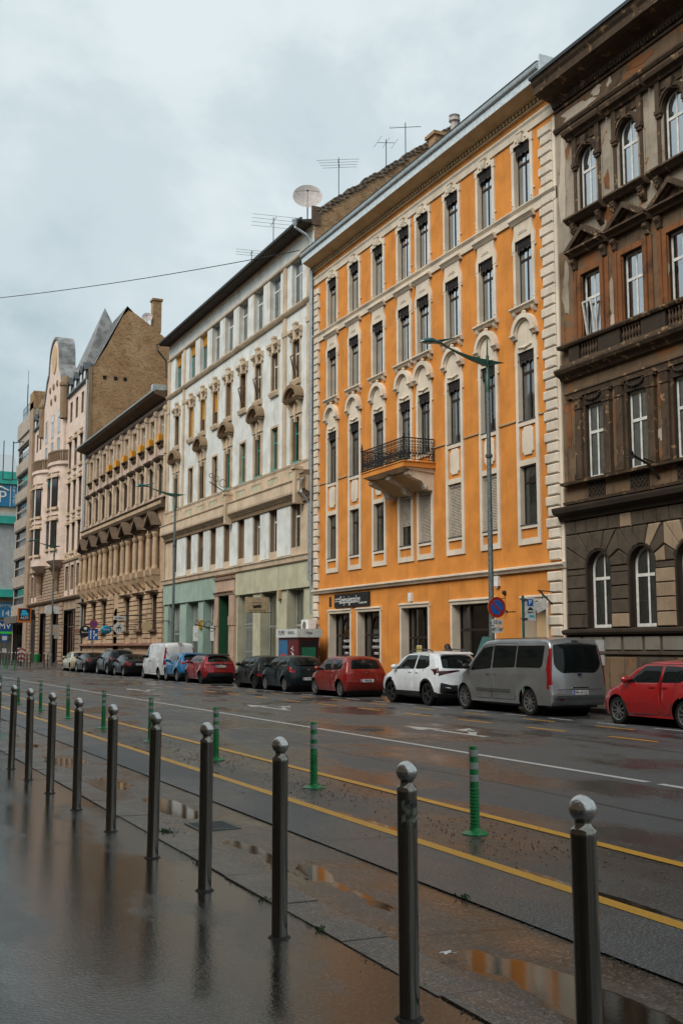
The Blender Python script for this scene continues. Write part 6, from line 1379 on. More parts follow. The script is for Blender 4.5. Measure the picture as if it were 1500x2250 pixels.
    # wheels
    for sw in sp['axles']:
        for sg in (-1, 1):
            wh = EMPTY('wheel', (sg * (Wd * lerp_tab(tab, sp['rw']) - .10), sw, sp['rw']), 0 if sg < 0 else math.pi, root)
            OB('tyre', shared(('tyre', sp['rw']), lambda: tyre_mesh(sp['rw'], .20), 40), 'tyre', wh); OB('rim', shared(('rim', sp['rw'], sp.get('spokes', 5), sp.get('spw', .09), sp.get('rim', 'alloy')), lambda: rim_mesh(sp['rw'], .20, sp.get('spokes', 5), sp.get('spw', .09)), 30), sp.get('rim', 'alloy'), wh)
        OB('wheel_well', B().lathe([(sp['rw'] + .09, -Wd * .84), (sp['rw'] + .09, Wd * .84)], 20, (0, sw, sp['rw'] + .01), 'x').box(-Wd * .5, Wd * .5, sw - .3, sw + .3, .25, .6), 'plastic_black', root)
    OB('underbody', B().box(-Wd * .78, Wd * .78, .25, L - .4, .20, zb + .12), 'plastic_black', root)
    # plate, handles, mirrors
    if sp.get('plate'):
        tx, z, y_ = sp['plate']; w_ = .23; ho = B().box(-w_, w_, y_ - .012, y_ + .02, z - .052, z + .052); pl = OB('number_plate', ho, 'plate_white', root)
        OB('plate_band', B().box(-w_, -w_ + .04, y_ - .015, y_ - .012, z - .05, z + .05), 'plate_blue', pl); text(tx, .10, 'black_paint', pl, (.02, y_ - .016, z), sx=.82, ext=.001)
    for s, z in sp.get('handles', []):
        for sg in (-1, 1): OB('door_handle', B().box(-.018, .018, -.085, .085, -.014, .014), sp.get('handlemat', pm), root, (sg * (X_(s, z) + .014), s, z))
    ms, mz = sp['mirror']
    for sg in (-1, 1): OB('mirror', B().ball((0, 0, 0), .11, 10, 1.05, .75, .72).box(min(-sg * .16, 0), max(-sg * .16, 0), -.02, .03, -.06, -.02), sp.get('mirmat', pm), root, (sg * (X_(ms, mz) + .10), ms, mz + .05), smooth=40)
    if sp.get('emblem'): z, r = sp['emblem'][:2]; OB('emblem', B().disc((0, z), r, sp['emblem'][2] - .02, sp['emblem'][2] + .01, 18, r * sp['emblem'][3]), sp['emblem'][4] if len(sp['emblem']) > 4 else 'chrome', root)
    for fn in sp.get('extra', []): fn(root, X_, at, tz)
    # shut lines round the doors
    b = B()
    for k in regs:
        if 'door' in k:
            P = regs[k] + [regs[k][0]]
            for sg in (-1,): b.tube([(sg * (X_(s, z) + .001), s, z) for s, z in P if not any(math.hypot(s - sw, z - zw) < Ra for sw, zw, Ra in arches)], .007, 4, False)
    if b.v: OB('door_seal', b, 'black_paint', root)
    return root
WT = [(.15, .90), (.35, .965), (.55, 1.0), (.78, .985), (.92, .94), (1.0, .905), (1.2, .82), (1.45, .70), (1.55, .62)]
def hatch(L, Wd, H, zs, paint, rear_top=.42, hood=.86, belt=.93, rw=.29, axles=None, **k):
    a0, a1 = axles or (.55, L - .72)
    prof = [(.10, .22), (.03, .34), (.0, .52), (.04, .70), (.07, belt - .04), (.10, belt + .04), (rear_top * .72, H - .13), (rear_top + .10, H - .02), (L * .38, H), (L * .52, H - .015), (L * .60, H - .07), (L * .765, belt + .06), (L * .80, hood + .04), (L * .90, hood - .06), (L - .12, hood - .22), (L - .02, .55), (L, .40), (L - .06, .22)]
    bl, bh = belt, H - .13
    c0, c1, c2, c3 = rear_top + .16, L * .385, L * .40, L * .70
    sd = {'rear_side_window1': [(c0 - .02, bl + .10), (c0 + .22, bl + .015), (c1, bl), (c1, bh), (c0 + .18, bh - .02)],
          'front_side_window2': [(c2 + .02, bl), (c3, bl - .02), (L * .565, bh - .01), (c2 + .02, bh)],
          'rear_door': [(a0 + .26, belt + .02), (a0 + .36, .42), (a0 + .48, zs + .07), (c1 + .0, zs + .06), (c2, H - .10), (c0 + .16, H - .10)],
          'front_door': [(c2 + .005, zs + .06), (L * .70, zs + .06), (L * .735, .6), (L * .725, belt + .0), (L * .575, H - .09), (c2 + .005, H - .095)]}
    rwid = Wd / 2
    re = {'rear_window': [(-rwid * .70, belt + .07), (rwid * .70, belt + .07), (rwid * .60, H - .13), (-rwid * .60, H - .13)]}
    d = dict(L=L, W=Wd, prof=prof, wtab=[(z * H / 1.5 if z > .6 else z, w) for z, w in WT], zsill=zs, axles=(a0, a1), rw=rw, side=sd, rear=re, screen=(L * .555, L * .765, rwid * .62, rwid * .74), paint=paint, mirror=(L * .685, belt), handles=[(c1 - .12, belt - .09), (L * .46, belt - .09)])
    d.update(k); d['side'].update(k.get('side2', {})); d['rear'].update(k.get('rear2', {})); return d
def tailextra(side): return side
SP = {}
# ---- red hatchback with the boxy tail
SP['cherry'] = hatch(3.35, 1.60, 1.40, .20, 'car_cherry', .34, .84, .90, .285, (.58, 2.68), rplan=.07, rbulge=.05, plate=('KEB-760', .56, .0), emblem=(.83, .035, .05, 1), spokes=7, spw=.08, tail='tail_red',
    side2={'tail_light3': [(.06, .56), (.06, .80), (.20, .80), (.28, .66), (.24, .56)]}, rear2={'tail_light': [(-.74, .56), (-.74, .80), (-.62, .80), (-.60, .56)]}, tlz=(.57, .80), bumper=.28, bumpmat='car_cherry')
# ---- small dark hatch
SP['teal'] = hatch(3.45, 1.58, 1.37, .20, 'car_teal', .44, .80, .93, .285, (.62, 2.61), plate=('LTM-402', .50, .0), emblem=(.84, .04, .055, 1), spokes=9, spw=.06, handlemat='car_teal', rplan=.14, rbulge=.10,
    side2={'tail_light3': [(.06, .74), (.06, .90), (.34, .96), (.42, .92), (.20, .76)]}, rear2={'tail_light': [(-.72, .72), (-.72, .92), (-.50, .84), (-.52, .72)]}, tlz=(.73, .92), bumper=.30)
SP['black'] = hatch(3.25, 1.55, 1.35, .22, 'car_black', .36, .80, .93, .28, (.52, 2.42), spokes=5, rim='alloy_dark', side2={'tail_light3': [(.05, .52), (.05, .60), (.16, .60), (.16, .52)]}, rear2={'tail_light': [(-.72, .50), (-.72, .60), (-.50, .60), (-.50, .50)]}, tlz=(.5, .6), bumper=.3)
def spoiler(z, y, w, mt):
    def f(root, X_, at, tz): OB('spoiler', B().add([(-w, y, z), (w, y, z), (w * 1.02, y - .16, z - .05), (-w * 1.02, y - .16, z - .05), (-w, y, z - .05), (w, y, z - .05), (w * 1.02, y - .16, z - .075), (-w * 1.02, y - .16, z - .075)], [(0, 1, 2, 3), (4, 7, 6, 5), (3, 2, 6, 7), (0, 3, 7, 4), (1, 5, 6, 2)]), mt, root)
    return f
SP['crimson'] = hatch(3.50, 1.62, 1.38, .22, 'car_crimson', .46, .84, .95, .29, (.62, 2.72), roofmat='plastic_black', roofz=1.27, plate=('AA-RD-127', .80, .0), emblem=(.90, .045, .03, .7), spokes=5, rim='alloy_dark', rplan=.10, rbulge=.12,
    side2={'tail_light3': [(.06, .88), (.06, .98), (.30, 1.02), (.40, .96), (.20, .88)]}, rear2={'tail_light': [(-.74, .86), (-.74, .98), (-.46, .94), (-.46, .88)], 'bumper_insert': [(-.66, .26), (-.60, .52), (.60, .52), (.66, .26)], 'dark_panel': [(-.45, .87), (.45, .87), (.45, .95), (-.45, .95)]}, tlz=(.87, .98), bumper=.28, extra=[spoiler(1.36, .42, .52, 'plastic_black')])
SP['blue'] = hatch(3.35, 1.62, 1.42, .24, 'car_blue', .42, .88, .97, .30, (.62, 2.51), clad=.36, spokes=5, side2={'tail_light3': [(.06, .90), (.06, 1.0), (.26, 1.0), (.26, .92)]}, rear2={'tail_light': [(-.74, .88), (-.74, 1.0), (-.44, .98), (-.46, .88)]}, tlz=(.89, 1.0), bumper=.45, extra=[spoiler(1.40, .40, .52, 'car_blue')])
# ---- white crossover
def rails(z, y0, y1, x, mt='zinc_dark'):
    def f(root, X_, at, tz):
        for sg in (-1, 1): OB('roof_rail', B().tube([(sg * x, y0, z - .05), (sg * x, y0 + .15, z), (sg * x, (y0 + y1) / 2, z + .02), (sg * x, y1 - .15, z - .01), (sg * x, y1, z - .07)], .018, 5), mt, root)
    return f
def fin(z, y):
    def f(root, X_, at, tz): OB('antenna_fin', B().add([(-.03, y - .08, z), (.03, y - .08, z), (.01, y - .06, z + .07), (-.01, y - .06, z + .07), (0, y + .14, z)], [(0, 1, 2, 3), (1, 4, 2), (0, 3, 4), (2, 4, 3)]), 'plastic_black', root)
    return f
def chromebar(z, y, w):
    def f(root, X_, at, tz): OB('chrome_trim', B().tube([(-w, y + .06, z + .02), (-w * .8, y, z), (w * .8, y, z), (w, y + .06, z + .02)], .018, 5), 'chrome', root)
    return f
SP['white'] = hatch(3.85, 1.68, 1.58, .26, 'car_white', .55, .96, 1.04, .335, (.74, 2.95), clad=.40, spokes=5, spw=.13, rim='alloy_dark', tail='tail_dark', mirmat='car_white', rplan=.12, rbulge=.14, crown=.05,
    side2={'tail_light3': [(.07, .92), (.07, 1.05), (.20, 1.06), (.62, 1.05), (.40, .98), (.34, .88)]}, rear2={'tail_light': [(-.76, .90), (-.76, 1.05), (-.10, 1.03), (-.10, .99), (-.50, .94)], 'bumper_insert': [(-.72, .37), (-.70, .68), (-.40, .60), (.40, .60), (.70, .68), (.72, .37)]}, tlz=(.91, 1.05), bumper=.36, extra=[spoiler(1.54, .52, .54, 'car_white'), rails(1.60, .8, 2.2, .55), fin(1.57, .75), chromebar(.52, .05, .6)])
SP['darksuv'] = hatch(4.0, 1.70, 1.54, .28, 'car_dark', .48, .95, 1.02, .33, (.70, 3.4), clad=.36, spokes=5, side2={'tail_light3': [(.06, .92), (.06, 1.04), (.34, 1.04), (.3, .94)]}, rear2={'tail_light': [(-.78, .9), (-.78, 1.04), (-.4, 1.0), (-.42, .92)]}, tlz=(.91, 1.04), bumper=.4, extra=[rails(1.57, .7, 2.3, .55, 'chrome')])
def saloon(L, Wd, H, zs, paint, belt=.88, hood=.80, rw=.3, axles=None, deck=.92, **k):
    d = hatch(L, Wd, H, zs, paint, 1.15, hood, belt, rw, axles, **k)
    d['prof'] = [(.10, .22), (.03, .34), (.0, .55), (.03, .80), (.07, deck), (.30, deck + .03), (.62, deck + .05), (1.10, H - .12), (1.45, H - .01), (L * .44, H), (L * .54, H - .02), (L * .60, H - .07), (L * .75, belt + .08), (L * .79, hood + .04), (L * .90, hood - .05), (L - .12, hood - .2), (L - .02, .55), (L, .40), (L - .06, .22)]
    bl, bh = belt, H - .12; c1, c2 = L * .40, L * .41
    d['side'].update({'rear_side_window1': [(1.02, bl + .05), (1.2, bl), (c1, bl), (c1, bh), (1.38, bh - .01)], 'front_side_window2': [(c2 + .02, bl), (L * .70, bl - .02), (L * .565, bh - .01), (c2 + .02, bh)], 'rear_door': [((axles or (.7,))[0] + .34, belt), ((axles or (.7,))[0] + .42, zs + .06), (c1, zs + .06), (c2, H - .09), (1.36, H - .1)]})
    d['rear'] = {'rear_window': [(-Wd * .36, deck + .10), (Wd * .36, deck + .10), (Wd * .29, H - .09), (-Wd * .29, H - .09)]}; d['rear'].update(k.get('rear2', {})); return d
SP['saloon'] = saloon(3.85, 1.62, 1.29, .22, 'car_black', .86, .78, .30, (.72, 2.78), .90, plate=('PKD-118', .70, .0), spokes=7, side2={'tail_light3': [(.05, .64), (.05, .86), (.36, .86), (.24, .66)]}, rear2={'tail_light': [(-.74, .62), (-.74, .85), (-.44, .80), (-.46, .64)]}, tlz=(.63, .86), bumper=.3)
SP['fastback'] = saloon(4.1, 1.66, 1.34, .22, 'car_black', .92, .80, .31, (.80, 3.22), .96, spokes=7, side2={'tail_light3': [(.05, .78), (.05, .92), (.40, .96), (.30, .82)]}, rear2={'tail_light': [(-.76, .74), (-.76, .92), (-.42, .90), (-.44, .78)]}, tlz=(.76, .92), bumper=.3)
SP['cream'] = saloon(4.0, 1.6, 1.40, .22, 'car_cream', .92, .84, .30, (.75, 3.30), .94, spokes=7)
SP['redfront'] = hatch(3.45, 1.64, 1.42, .20, 'car_red', .42, .86, .93, .30, (.62, 2.72), spokes=9, spw=.05, mirmat='car_red', handlemat='car_red', bumper=.3, fplan=.2)
# ---- vans
VT = [(.15, .92), (.35, .97), (.6, 1.0), (1.0, .995), (1.15, .97), (1.3, .94), (1.7, .865), (1.85, .82), (1.95, .74)]
L = 4.72; H_ = 1.93
SP['van'] = dict(cat='van', L=L, W=1.74, paint='car_silver', zsill=.27, axles=(.98, 4.02), rw=.335, fil=.06, rplan=.05, rbulge=.05, crown=.035, fplan=.20, wtab=VT, flare=.03, spokes=10, spw=.055, mirmat='plastic_black', mirror=(3.78, 1.12),
    prof=[(.10, .26), (.02, .34), (.0, .52), (.02, .60), (.05, 1.05), (.14, 1.70), (.22, 1.86), (.40, 1.915), (1.0, H_), (2.4, H_), (3.0, 1.90), (3.24, 1.82), (3.95, 1.20), (4.12, 1.10), (4.45, .98), (4.64, .72), (4.71, .5), (4.68, .26)],
    side={'rear_side_window1': [(.42, 1.22), (.50, 1.17), (1.55, 1.17), (1.55, 1.72), (.40, 1.72)], 'middle_side_window2': [(1.59, 1.17), (2.62, 1.14), (2.62, 1.73), (1.59, 1.72)], 'front_side_window3': [(2.68, 1.13), (3.66, 1.06), (3.56, 1.30), (3.16, 1.66), (2.68, 1.72)], 'tail_light4': [(.06, .66), (.08, 1.62), (.16, 1.64), (.25, 1.45), (.26, 1.14), (.20, .98), (.22, .66)],
          'side_rail5': [(.98, .975), (1.72, .985), (1.72, 1.02), (.98, 1.01)], 'sliding_door': [(1.55, .36), (2.63, .36), (2.64, 1.78), (1.57, 1.78)], 'front_door': [(2.66, .36), (3.38, .36), (3.52, .62), (3.70, .80), (3.76, 1.06), (3.2, 1.70), (2.66, 1.77)]},
    rear={'rear_window': [(-.62, 1.16), (-.48, 1.06), (.48, 1.06), (.62, 1.16), (.70, 1.30), (.66, 1.77), (-.66, 1.77), (-.70, 1.30)], 'tail_light': [(-.83, .66), (-.80, 1.50), (-.765, 1.5), (-.755, 1.2), (-.785, 1.0), (-.785, .66)], 'dark_panel': [(-.10, 1.80), (.10, 1.80), (.10, 1.85), (-.10, 1.85)]}, tlz=(.68, 1.58), bumper=.0,
    screen=(3.26, 3.93, .58, .68), plate=('MK·HE-555', .585, .012), emblem=(1.02, .06, .035, .5, 'aldi_blue'), handles=[(2.56, 1.0), (2.82, 1.0)],
    extra=[chromebar(.70, .03, .30), lambda root, X_, at, tz: (OB('side_moulding', B().box(-.012, .012, 1.75, 3.35, .56, .62), 'chrome', root, (-X_(2.5, .6) - .012, 0, 0)), OB('roof_seam', B().tube([(-.62, .5, 1.915), (-.62, 3.0, 1.895)], .008, 4), 'black_paint', root), OB('tailgate_seam', B().tube([(-.70, .0, .50), (.70, .0, .50)], .008, 4).tube([(-.66, .01, .66), (.66, .01, .66)], .006, 4), 'black_paint', root), OB('reflector', B().box(-.62, -.5, -.01, .01, .40, .43), 'tail_red', root), OB('bumper_step', B().prof([(-.03, .44), (-.035, .49), (.1, .51), (.1, .42)], -.74, .74), 'zinc_dark', root))])
def wvan():
    d = dict(SP['van']); d.update(L=4.6, paint='car_vanwhite', W=1.74, axles=(.95, 4.05), spokes=5, plate=None, emblem=None, extra=[rail_w], rw=.31, mirror=(3.55, 1.15), handles=[(2.55, 1.0), (2.72, 1.0)])
    d['side'] = {'front_side_window3': [(2.95, 1.14), (3.6, 1.06), (3.56, 1.25), (3.18, 1.62), (2.98, 1.66)], 'tail_light4': [(.05, .62), (.07, 1.9), (.22, 1.9), (.22, .62)], 'side_rail5': [(.5, 1.12), (1.5, 1.12), (1.5, 1.16), (.5, 1.16)], 'sliding_door': [(1.45, .36), (2.55, .36), (2.56, 1.78), (1.47, 1.78)], 'front_door': [(2.62, .36), (3.38, .36), (3.52, .62), (3.68, .80), (3.72, 1.06), (3.2, 1.70), (2.64, 1.77)]}
    d['prof'] = [(.10, .26), (.02, .34), (.0, .52), (.02, .60), (.03, 1.05), (.06, 1.70), (.12, 1.86), (.3, 1.92), (1.0, 1.93), (2.4, 1.93), (3.0, 1.90), (3.24, 1.82), (3.85, 1.20), (4.02, 1.08), (4.35, .96), (4.54, .72), (4.59, .5), (4.56, .26)]
    d['rear'] = {'tail_light': [(-.84, .62), (-.80, 1.6), (-.72, 1.6), (-.74, .62)]}; d['screen'] = (3.26, 3.84, .58, .68); return d
def rail_w(root, X_, at, tz):
    OB('door_split', B().tube([(0, -.005, .5), (0, .01, 1.8)], .008, 4), 'black_paint', root); OB('high_brake_light', B().box(-.12, .12, .02, .10, 1.86, 1.90), 'tail_dark', root)
    OB('hinge_set', B().box(-.78, -.70, -.01, .03, .8, .86).box(-.76, -.68, -.01, .04, 1.4, 1.46), 'plastic_black', root)
SP['whitevan'] = wvan()
car('parked_car', 'bright red small car with its nose behind the silver van at the right edge', 17.0, SP['redfront'])
car('passenger_van', 'silver passenger van with dark tinted windows parked before the orange house', 22.10, SP['van'])
car('parked_car', 'white crossover with black arches parked ahead of the silver van', 27.46, SP['white'])
car('parked_car', 'cherry red hatchback with plate KEB-760 behind the white crossover', 33.56, SP['cherry'])
car('parked_car', 'dark teal hatchback with rounded tail between the cherry hatchback and the black car', 38.46, SP['teal'])
car('parked_car', 'small black hatchback just ahead of the dark teal one', 41.80, SP['black'])
car('parked_car', 'crimson hatchback with a black roof and tailgate before the green doorway', 48.63, SP['crimson'])
car('parked_car', 'bright blue crossover beside the white cargo van', 52.36, SP['blue'])
car('cargo_van', 'white windowless cargo van parked before the mint green shop', 55.16, SP['whitevan'])
car('parked_car', 'black saloon with red lights just ahead of the white cargo van', 62.85, SP['saloon'])
car('parked_car', 'dark sport utility car with roof rails before the tan house', 66.76, SP['darksuv'])
car('parked_car', 'black fastback car behind the cream car', 73.17, SP['fastback'])
car('parked_car', 'cream car at the far end of the parked row', 77.6, SP['cream'])
plain('tail_orange', (.42, .12, .03), .4)
# ---------------------------------------------------------------- bollards, posts, lamps, signs
m, t, b_ = newmat('steel'); p = pos(t, (60, 60, 1.2))
LK(t, mixc(t, noise(t, p, 1, 3, .6, .3, .7), (.17, .155, .135), (.31, .29, .26)), b_.inputs['Base Color']); b_.inputs['Metallic'].default_value = .95
mr = noise(t, pos(t), 14, 5, .6, .2, .9); r2 = N(t, 'ShaderNodeMapRange'); LK(t, mr, r2.inputs[0]); r2.inputs[3].default_value = .10; r2.inputs[4].default_value = .20; LK(t, r2.outputs[0], b_.inputs['Roughness'])
m, t, b_ = newmat('steel_ball'); b_.inputs['Base Color'].default_value = (.52, .51, .49, 1); b_.inputs['Metallic'].default_value = 1; b_.inputs['Roughness'].default_value = .24
bumpn(t, b_, noise(t, pos(t), 110, 2, .5, .55, .7), .35, .003)
def boll_tube(): return B().lathe([(.0465, 0), (.0465, 1.005), (.0475, 1.008), (.0475, 1.03), (.043, 1.036), (.032, 1.045), (.029, 1.055), (.032, 1.064)], 28)
def boll_ball():
    P = [(.026, 1.052)]
    for k in range(15):
        a = -62 + 152 * k / 14; r = .0505
        if k == 6: r = .052
        P.append((r * math.cos(R(a)), 1.103 + r * math.sin(R(a))))
    P[-1] = (0, P[-1][1]); return B().lathe(P, 28)
BY = [3.30, 4.62, 6.19, 7.57, 8.90, 10.30, 11.79, 13.25, 14.70, 16.10, 17.55, 19.0]
for i, y in enumerate(BY):
    lab = ['steel bollard with a ball top nearest the camera, cut by the lower right corner', 'steel ball-top bollard with a torn grey sticker on its post', 'tall steel ball-top bollard beside the puddle with the mirrored orange house'][i] if i < 3 else 'brown-tinted steel ball-top bollard, number %s in the row counted from the nearest' % ['four', 'five', 'six', 'seven', 'eight', 'nine', 'ten', 'eleven', 'twelve'][i - 3]
    t_ = THING('bollard', lab, 'bollard', (2.52, y, 0), random.uniform(0, 6), 'steel bollards along the near pavement edge')
    t_.rotation_euler.x = random.gauss(0, .004); t_.rotation_euler.y = random.gauss(0, .006)
    OB('post', shared(('post', 'b'), boll_tube, 40), 'steel', t_); OB('ball_top', shared(('ball_top',), boll_ball, 50), 'steel_ball', t_)
    OB('base_ring', shared(('base_ring',), lambda: B().lathe([(.0466, .012), (.056, .010), (.066, .002), (.068, 0)], 20)), 'grit', t_)
    if i == 1:
        b = B(); rr = .0478; n = 14
        for k in range(n):
            a0 = R(-90 - 62 + k * 8.0); a1 = R(-90 - 62 + (k + 1) * 8.0); zt = .985 - random.random() * .03; zb = .84 + random.random() * .05
            b.quad((rr * math.cos(a0), rr * math.sin(a0), zb), (rr * math.cos(a1), rr * math.sin(a1), zb), (rr * math.cos(a1), rr * math.sin(a1), zt), (rr * math.cos(a0), rr * math.sin(a0), zt))
        plain('old_sticker', (.12, .125, .10), .8, var=.8, vs=30); t_.rotation_euler.z = 0
        OB('sticker', b, 'old_sticker', t_)
m, t, b_ = newmat('post_green'); LK(t, mixc(t, noise(t, pos(t), 9, 5, .6, .45, .75), (.008, .19, .05), (.008, .10, .032)), b_.inputs['Base Color']); b_.inputs['Roughness'].default_value = .34
plain('post_grey', (.29, .31, .31), .45)
def gp_body():
    P = [(.048, 0)]
    for k in range(12): z = .06 + k * .03; P += [(.047, z), (.047, z + .012), (.042, z + .016), (.042, z + .026)]
    P += [(.041, .44), (.040, .76), (.037, .775), (.034, .782), (.0, .783)]; return B().lathe(P, 18)
def gp_base(): return B().lathe([(.135, 0), (.135, .008), (.11, .02), (.06, .032), (.05, .055)], 18, sy=.9)
for i in range(14):
    y = 8.78 + i * 3.62
    lab = ('green flexible lane post with three grey bands, nearest the camera' if i == 0 else 'green flexible lane post with grey bands, number %s from the camera' % ['two', 'three', 'four', 'five', 'six', 'seven', 'eight', 'nine', 'ten', 'eleven', 'twelve', 'thirteen', 'fourteen'][i - 1])
    t_ = THING('lane_post', lab, 'lane post', (5.48, y, 0), random.uniform(0, 6), 'green posts between the yellow lines')
    t_.rotation_euler.x = random.gauss(0, .012); t_.rotation_euler.y = random.gauss(0, .012)
    OB('tube', shared(('tube',), gp_body, 50), 'post_green', t_); OB('foot', shared(('foot',), gp_base, 50), 'post_green', t_)
    for z in (.70, .585, .475): OB('reflective_band', shared(('reflective_band',), lambda: B().lathe([(.0405, 0), (.0425, .002), (.0425, .058), (.0405, .06)], 18)), 'post_grey', t_, (0, 0, z - .01))
    for k in range(3): OB('bolt', shared(('bolt',), lambda: B().lathe([(.012, 0), (.012, .008), (0, .009)], 8)), 'zinc_dark', t_, (.1 * math.cos(k * 2.1), .09 * math.sin(k * 2.1), .012))
# ---- street lamps
def lamp_arm():
    b = B(); n = 10
    for k in range(n):      # long blade to the road side
        def sec(u):
            x = -.06 - 1.62 * u; z = .0 + .0 * u + .34 * u ** 1.8 + .02; h = (.17 * (1 - u) ** 1.6 + .028); w = .05 * (1 - u) + .018
            return [(x, -w, z - h), (x, w, z - h), (x, w, z), (x, -w, z)]
        a, c = sec(k / n), sec((k + 1) / n)
        b.add(a + c, [(0, 1, 5, 4), (1, 2, 6, 5), (2, 3, 7, 6), (3, 0, 4, 7)])
    return b
def lamp_fin():
    b = B()
    for k in range(6):      # short fin to the house side
        def sec2(u):
            x = .06 + .58 * u; h = .17 * (1 - u) ** 1.1 + .008; w = .045 * (1 - u) + .006; z = .02 - .02 * u
            return [(x, -w, z - h), (x, w, z - h), (x, w, z), (x, -w, z)]
        a, c = sec2(k / 6), sec2((k + 1) / 6)
        b.add(a + c, [(0, 1, 5, 4), (1, 2, 6, 5), (2, 3, 7, 6), (3, 0, 4, 7)])
    return b
def lamp_head():
    b = B(); P = [(-2.42, .012, .30), (-2.36, .07, .33), (-2.2, .12, .36), (-2.0, .125, .37), (-1.8, .09, .36), (-1.6, .045, .33), (-1.5, .02, .31)]
    n = 12; vs = []
    for x, r, z in P:
        for k in range(n):
            a = 2 * math.pi * k / n; vs.append((x, r * math.cos(a) * 1.15, z + r * math.sin(a) * (.95 if math.sin(a) > 0 else .45)))
    b.add(vs, [(i * n + k, i * n + (k + 1) % n, (i + 1) * n + (k + 1) % n, (i + 1) * n + k) for i in range(len(P) - 1) for k in range(n)])
    b.tube([(-1.75, 0, .42), (-1.45, 0, .50), (-1.18, 0, .60)], [.05, .03, .008], 6); return b
def lamp(y, lab, x=18.55, h=10.5, extra=True):
    t_ = THING('street_lamp', lab, 'street lamp', (x, y, .12), 0, 'tall street lamps with teal heads')
    OB('pole', shared(('pole', h), lambda: B().lathe([(.14, 0), (.14, .9), (.09, .95), (.082, 3), (.062, h - .6)], 14), 40), 'galv', t_)
    OB('sleeve', shared(('sleeve', h), lambda: B().lathe([(.075, h - 1.0), (.075, h - .45), (.05, h - .42), (.05, h + .15), (.028, h + .17), (.022, h + .68), (0, h + .72)], 12), 40), 'greenpole', t_)
    OB('arm', shared(('arm',), lamp_arm), 'greenpole', t_, (0, 0, h)); OB('fin', shared(('fin',), lamp_fin), 'greenpole', t_, (0, 0, h))
    hd = OB('lamp_head', shared(('lamp_head',), lamp_head, 40), 'teal_metal', t_, (0, 0, h))
    OB('lens', shared(('lens',), lambda: B().ball((-2.15, 0, .315), .1, 10, 1.9, 1.0, .35), 40), 'lamp_glass', hd)
    OB('collar', shared(('collar',), lambda: B().lathe([(.085, 7.4), (.11, 7.42), (.11, 7.5), (.085, 7.52)], 12)), 'zinc_dark', t_)
    return t_
lamp(28.6, 'tall grey street lamp with teal head standing before the orange house')
lamp(62.2, 'grey street lamp with teal head standing before the white house')
lamp(99.0, 'distant grey street lamp before the pink gabled house')
lamp(143, 'far street lamp at the left edge before the turquoise building', x=19.0)
def roundsign(parent, z, r, y=-.12, kind='nostop', x=0):
    b = OB('sign_disc', B().disc((x, z), r, y, y + .02, 32), 'signred', parent)
    OB('sign_face', B().disc((x, z), r * .72, y - .004, y, 28), 'signblue', b)
    OB('sign_rim', B().ring(arc(x, z, r * 1.03, 0, 360, 32), arc(x, z, r * .97, 0, 360, 32), y - .003, y + .02), 'tail_orange', b)
    for a in ((45,) if kind == 'nopark' else (45, 135)):
        dx, dz = math.cos(R(a + 90)) * r * .78, math.sin(R(a + 90)) * r * .78; nx, nz = math.cos(R(a)) * r * .10, math.sin(R(a)) * r * .10
        OB('sign_bar', B().plate([(x - dx - nx, z - dz - nz), (x - dx + nx, z - dz + nz), (x + dx + nx, z + dz + nz), (x + dx - nx, z + dz - nz)], y - .008, y - .004), 'signred', b)
    return b
s = THING('no_parking_sign', 'round red and blue no parking sign on the lamp post with two small plates', 'road sign', (18.55, 28.42, .12), R(0))
roundsign(s, 2.76, .31, kind='nopark')
for z, tx, sz in ((2.31, '15 m', .15), (2.09, '00ʰ - 24ʰ', .115)):
    p_ = OB('plate', B().box(-.18, .20, -.11, -.095, z - .095, z + .095), 'signwhite', s); text(tx, sz, 'black_paint', p_, (.01, -.114, z), name='lettering')
for z in (2.7, 2.28): OB('clamp', B().box(-.11, .11, -.1, .1, z, z + .04), 'zinc_dark', s)
s = THING('parking_sign', 'tall white parking sign with a blue P on a thin green pole', 'road sign', (18.6, 27.0, .12), 0)
OB('pole', B().lathe([(.04, 0), (.04, 3.06), (0, 3.07)], 12), 'greenpole', s)
for z in (2.92, 2.36): OB('clamp', B().box(-.05, .12, -.05, .05, z, z + .05), 'zinc_dark', s)
bd = OB('board', B().box(.05, .42, -.03, .0, 2.33, 3.0), 'signwhite', s)
OB('blue_square', B().box(.13, .34, -.034, -.03, 2.76, 2.96), 'signblue', bd); text('P', .21, 'white_paint', bd, (.235, -.036, 2.855))
text('kizáró', .085, 'black_paint', bd, (.235, -.034, 2.58)); OB('car_symbol', B().plate([(.15, 2.64), (.33, 2.64), (.33, 2.67), (.29, 2.69), (.27, 2.72), (.20, 2.72), (.18, 2.68), (.15, 2.67)], -.034, -.03), 'black_paint', bd)
plain('cyan', (.04, .36, .48), .5); OB('cyan_patch', B().box(.19, .37, -.034, -.03, 2.43, 2.50), 'cyan', bd)
def polesign(name, lab, x, y, z, fn, h=None):
    s = THING(name, lab, 'sign', (x, y, .12), 0); OB('pole', B().lathe([(.03, 0), (.03, z), (0, z + .01)], 8), 'galv', s); fn(s); return s
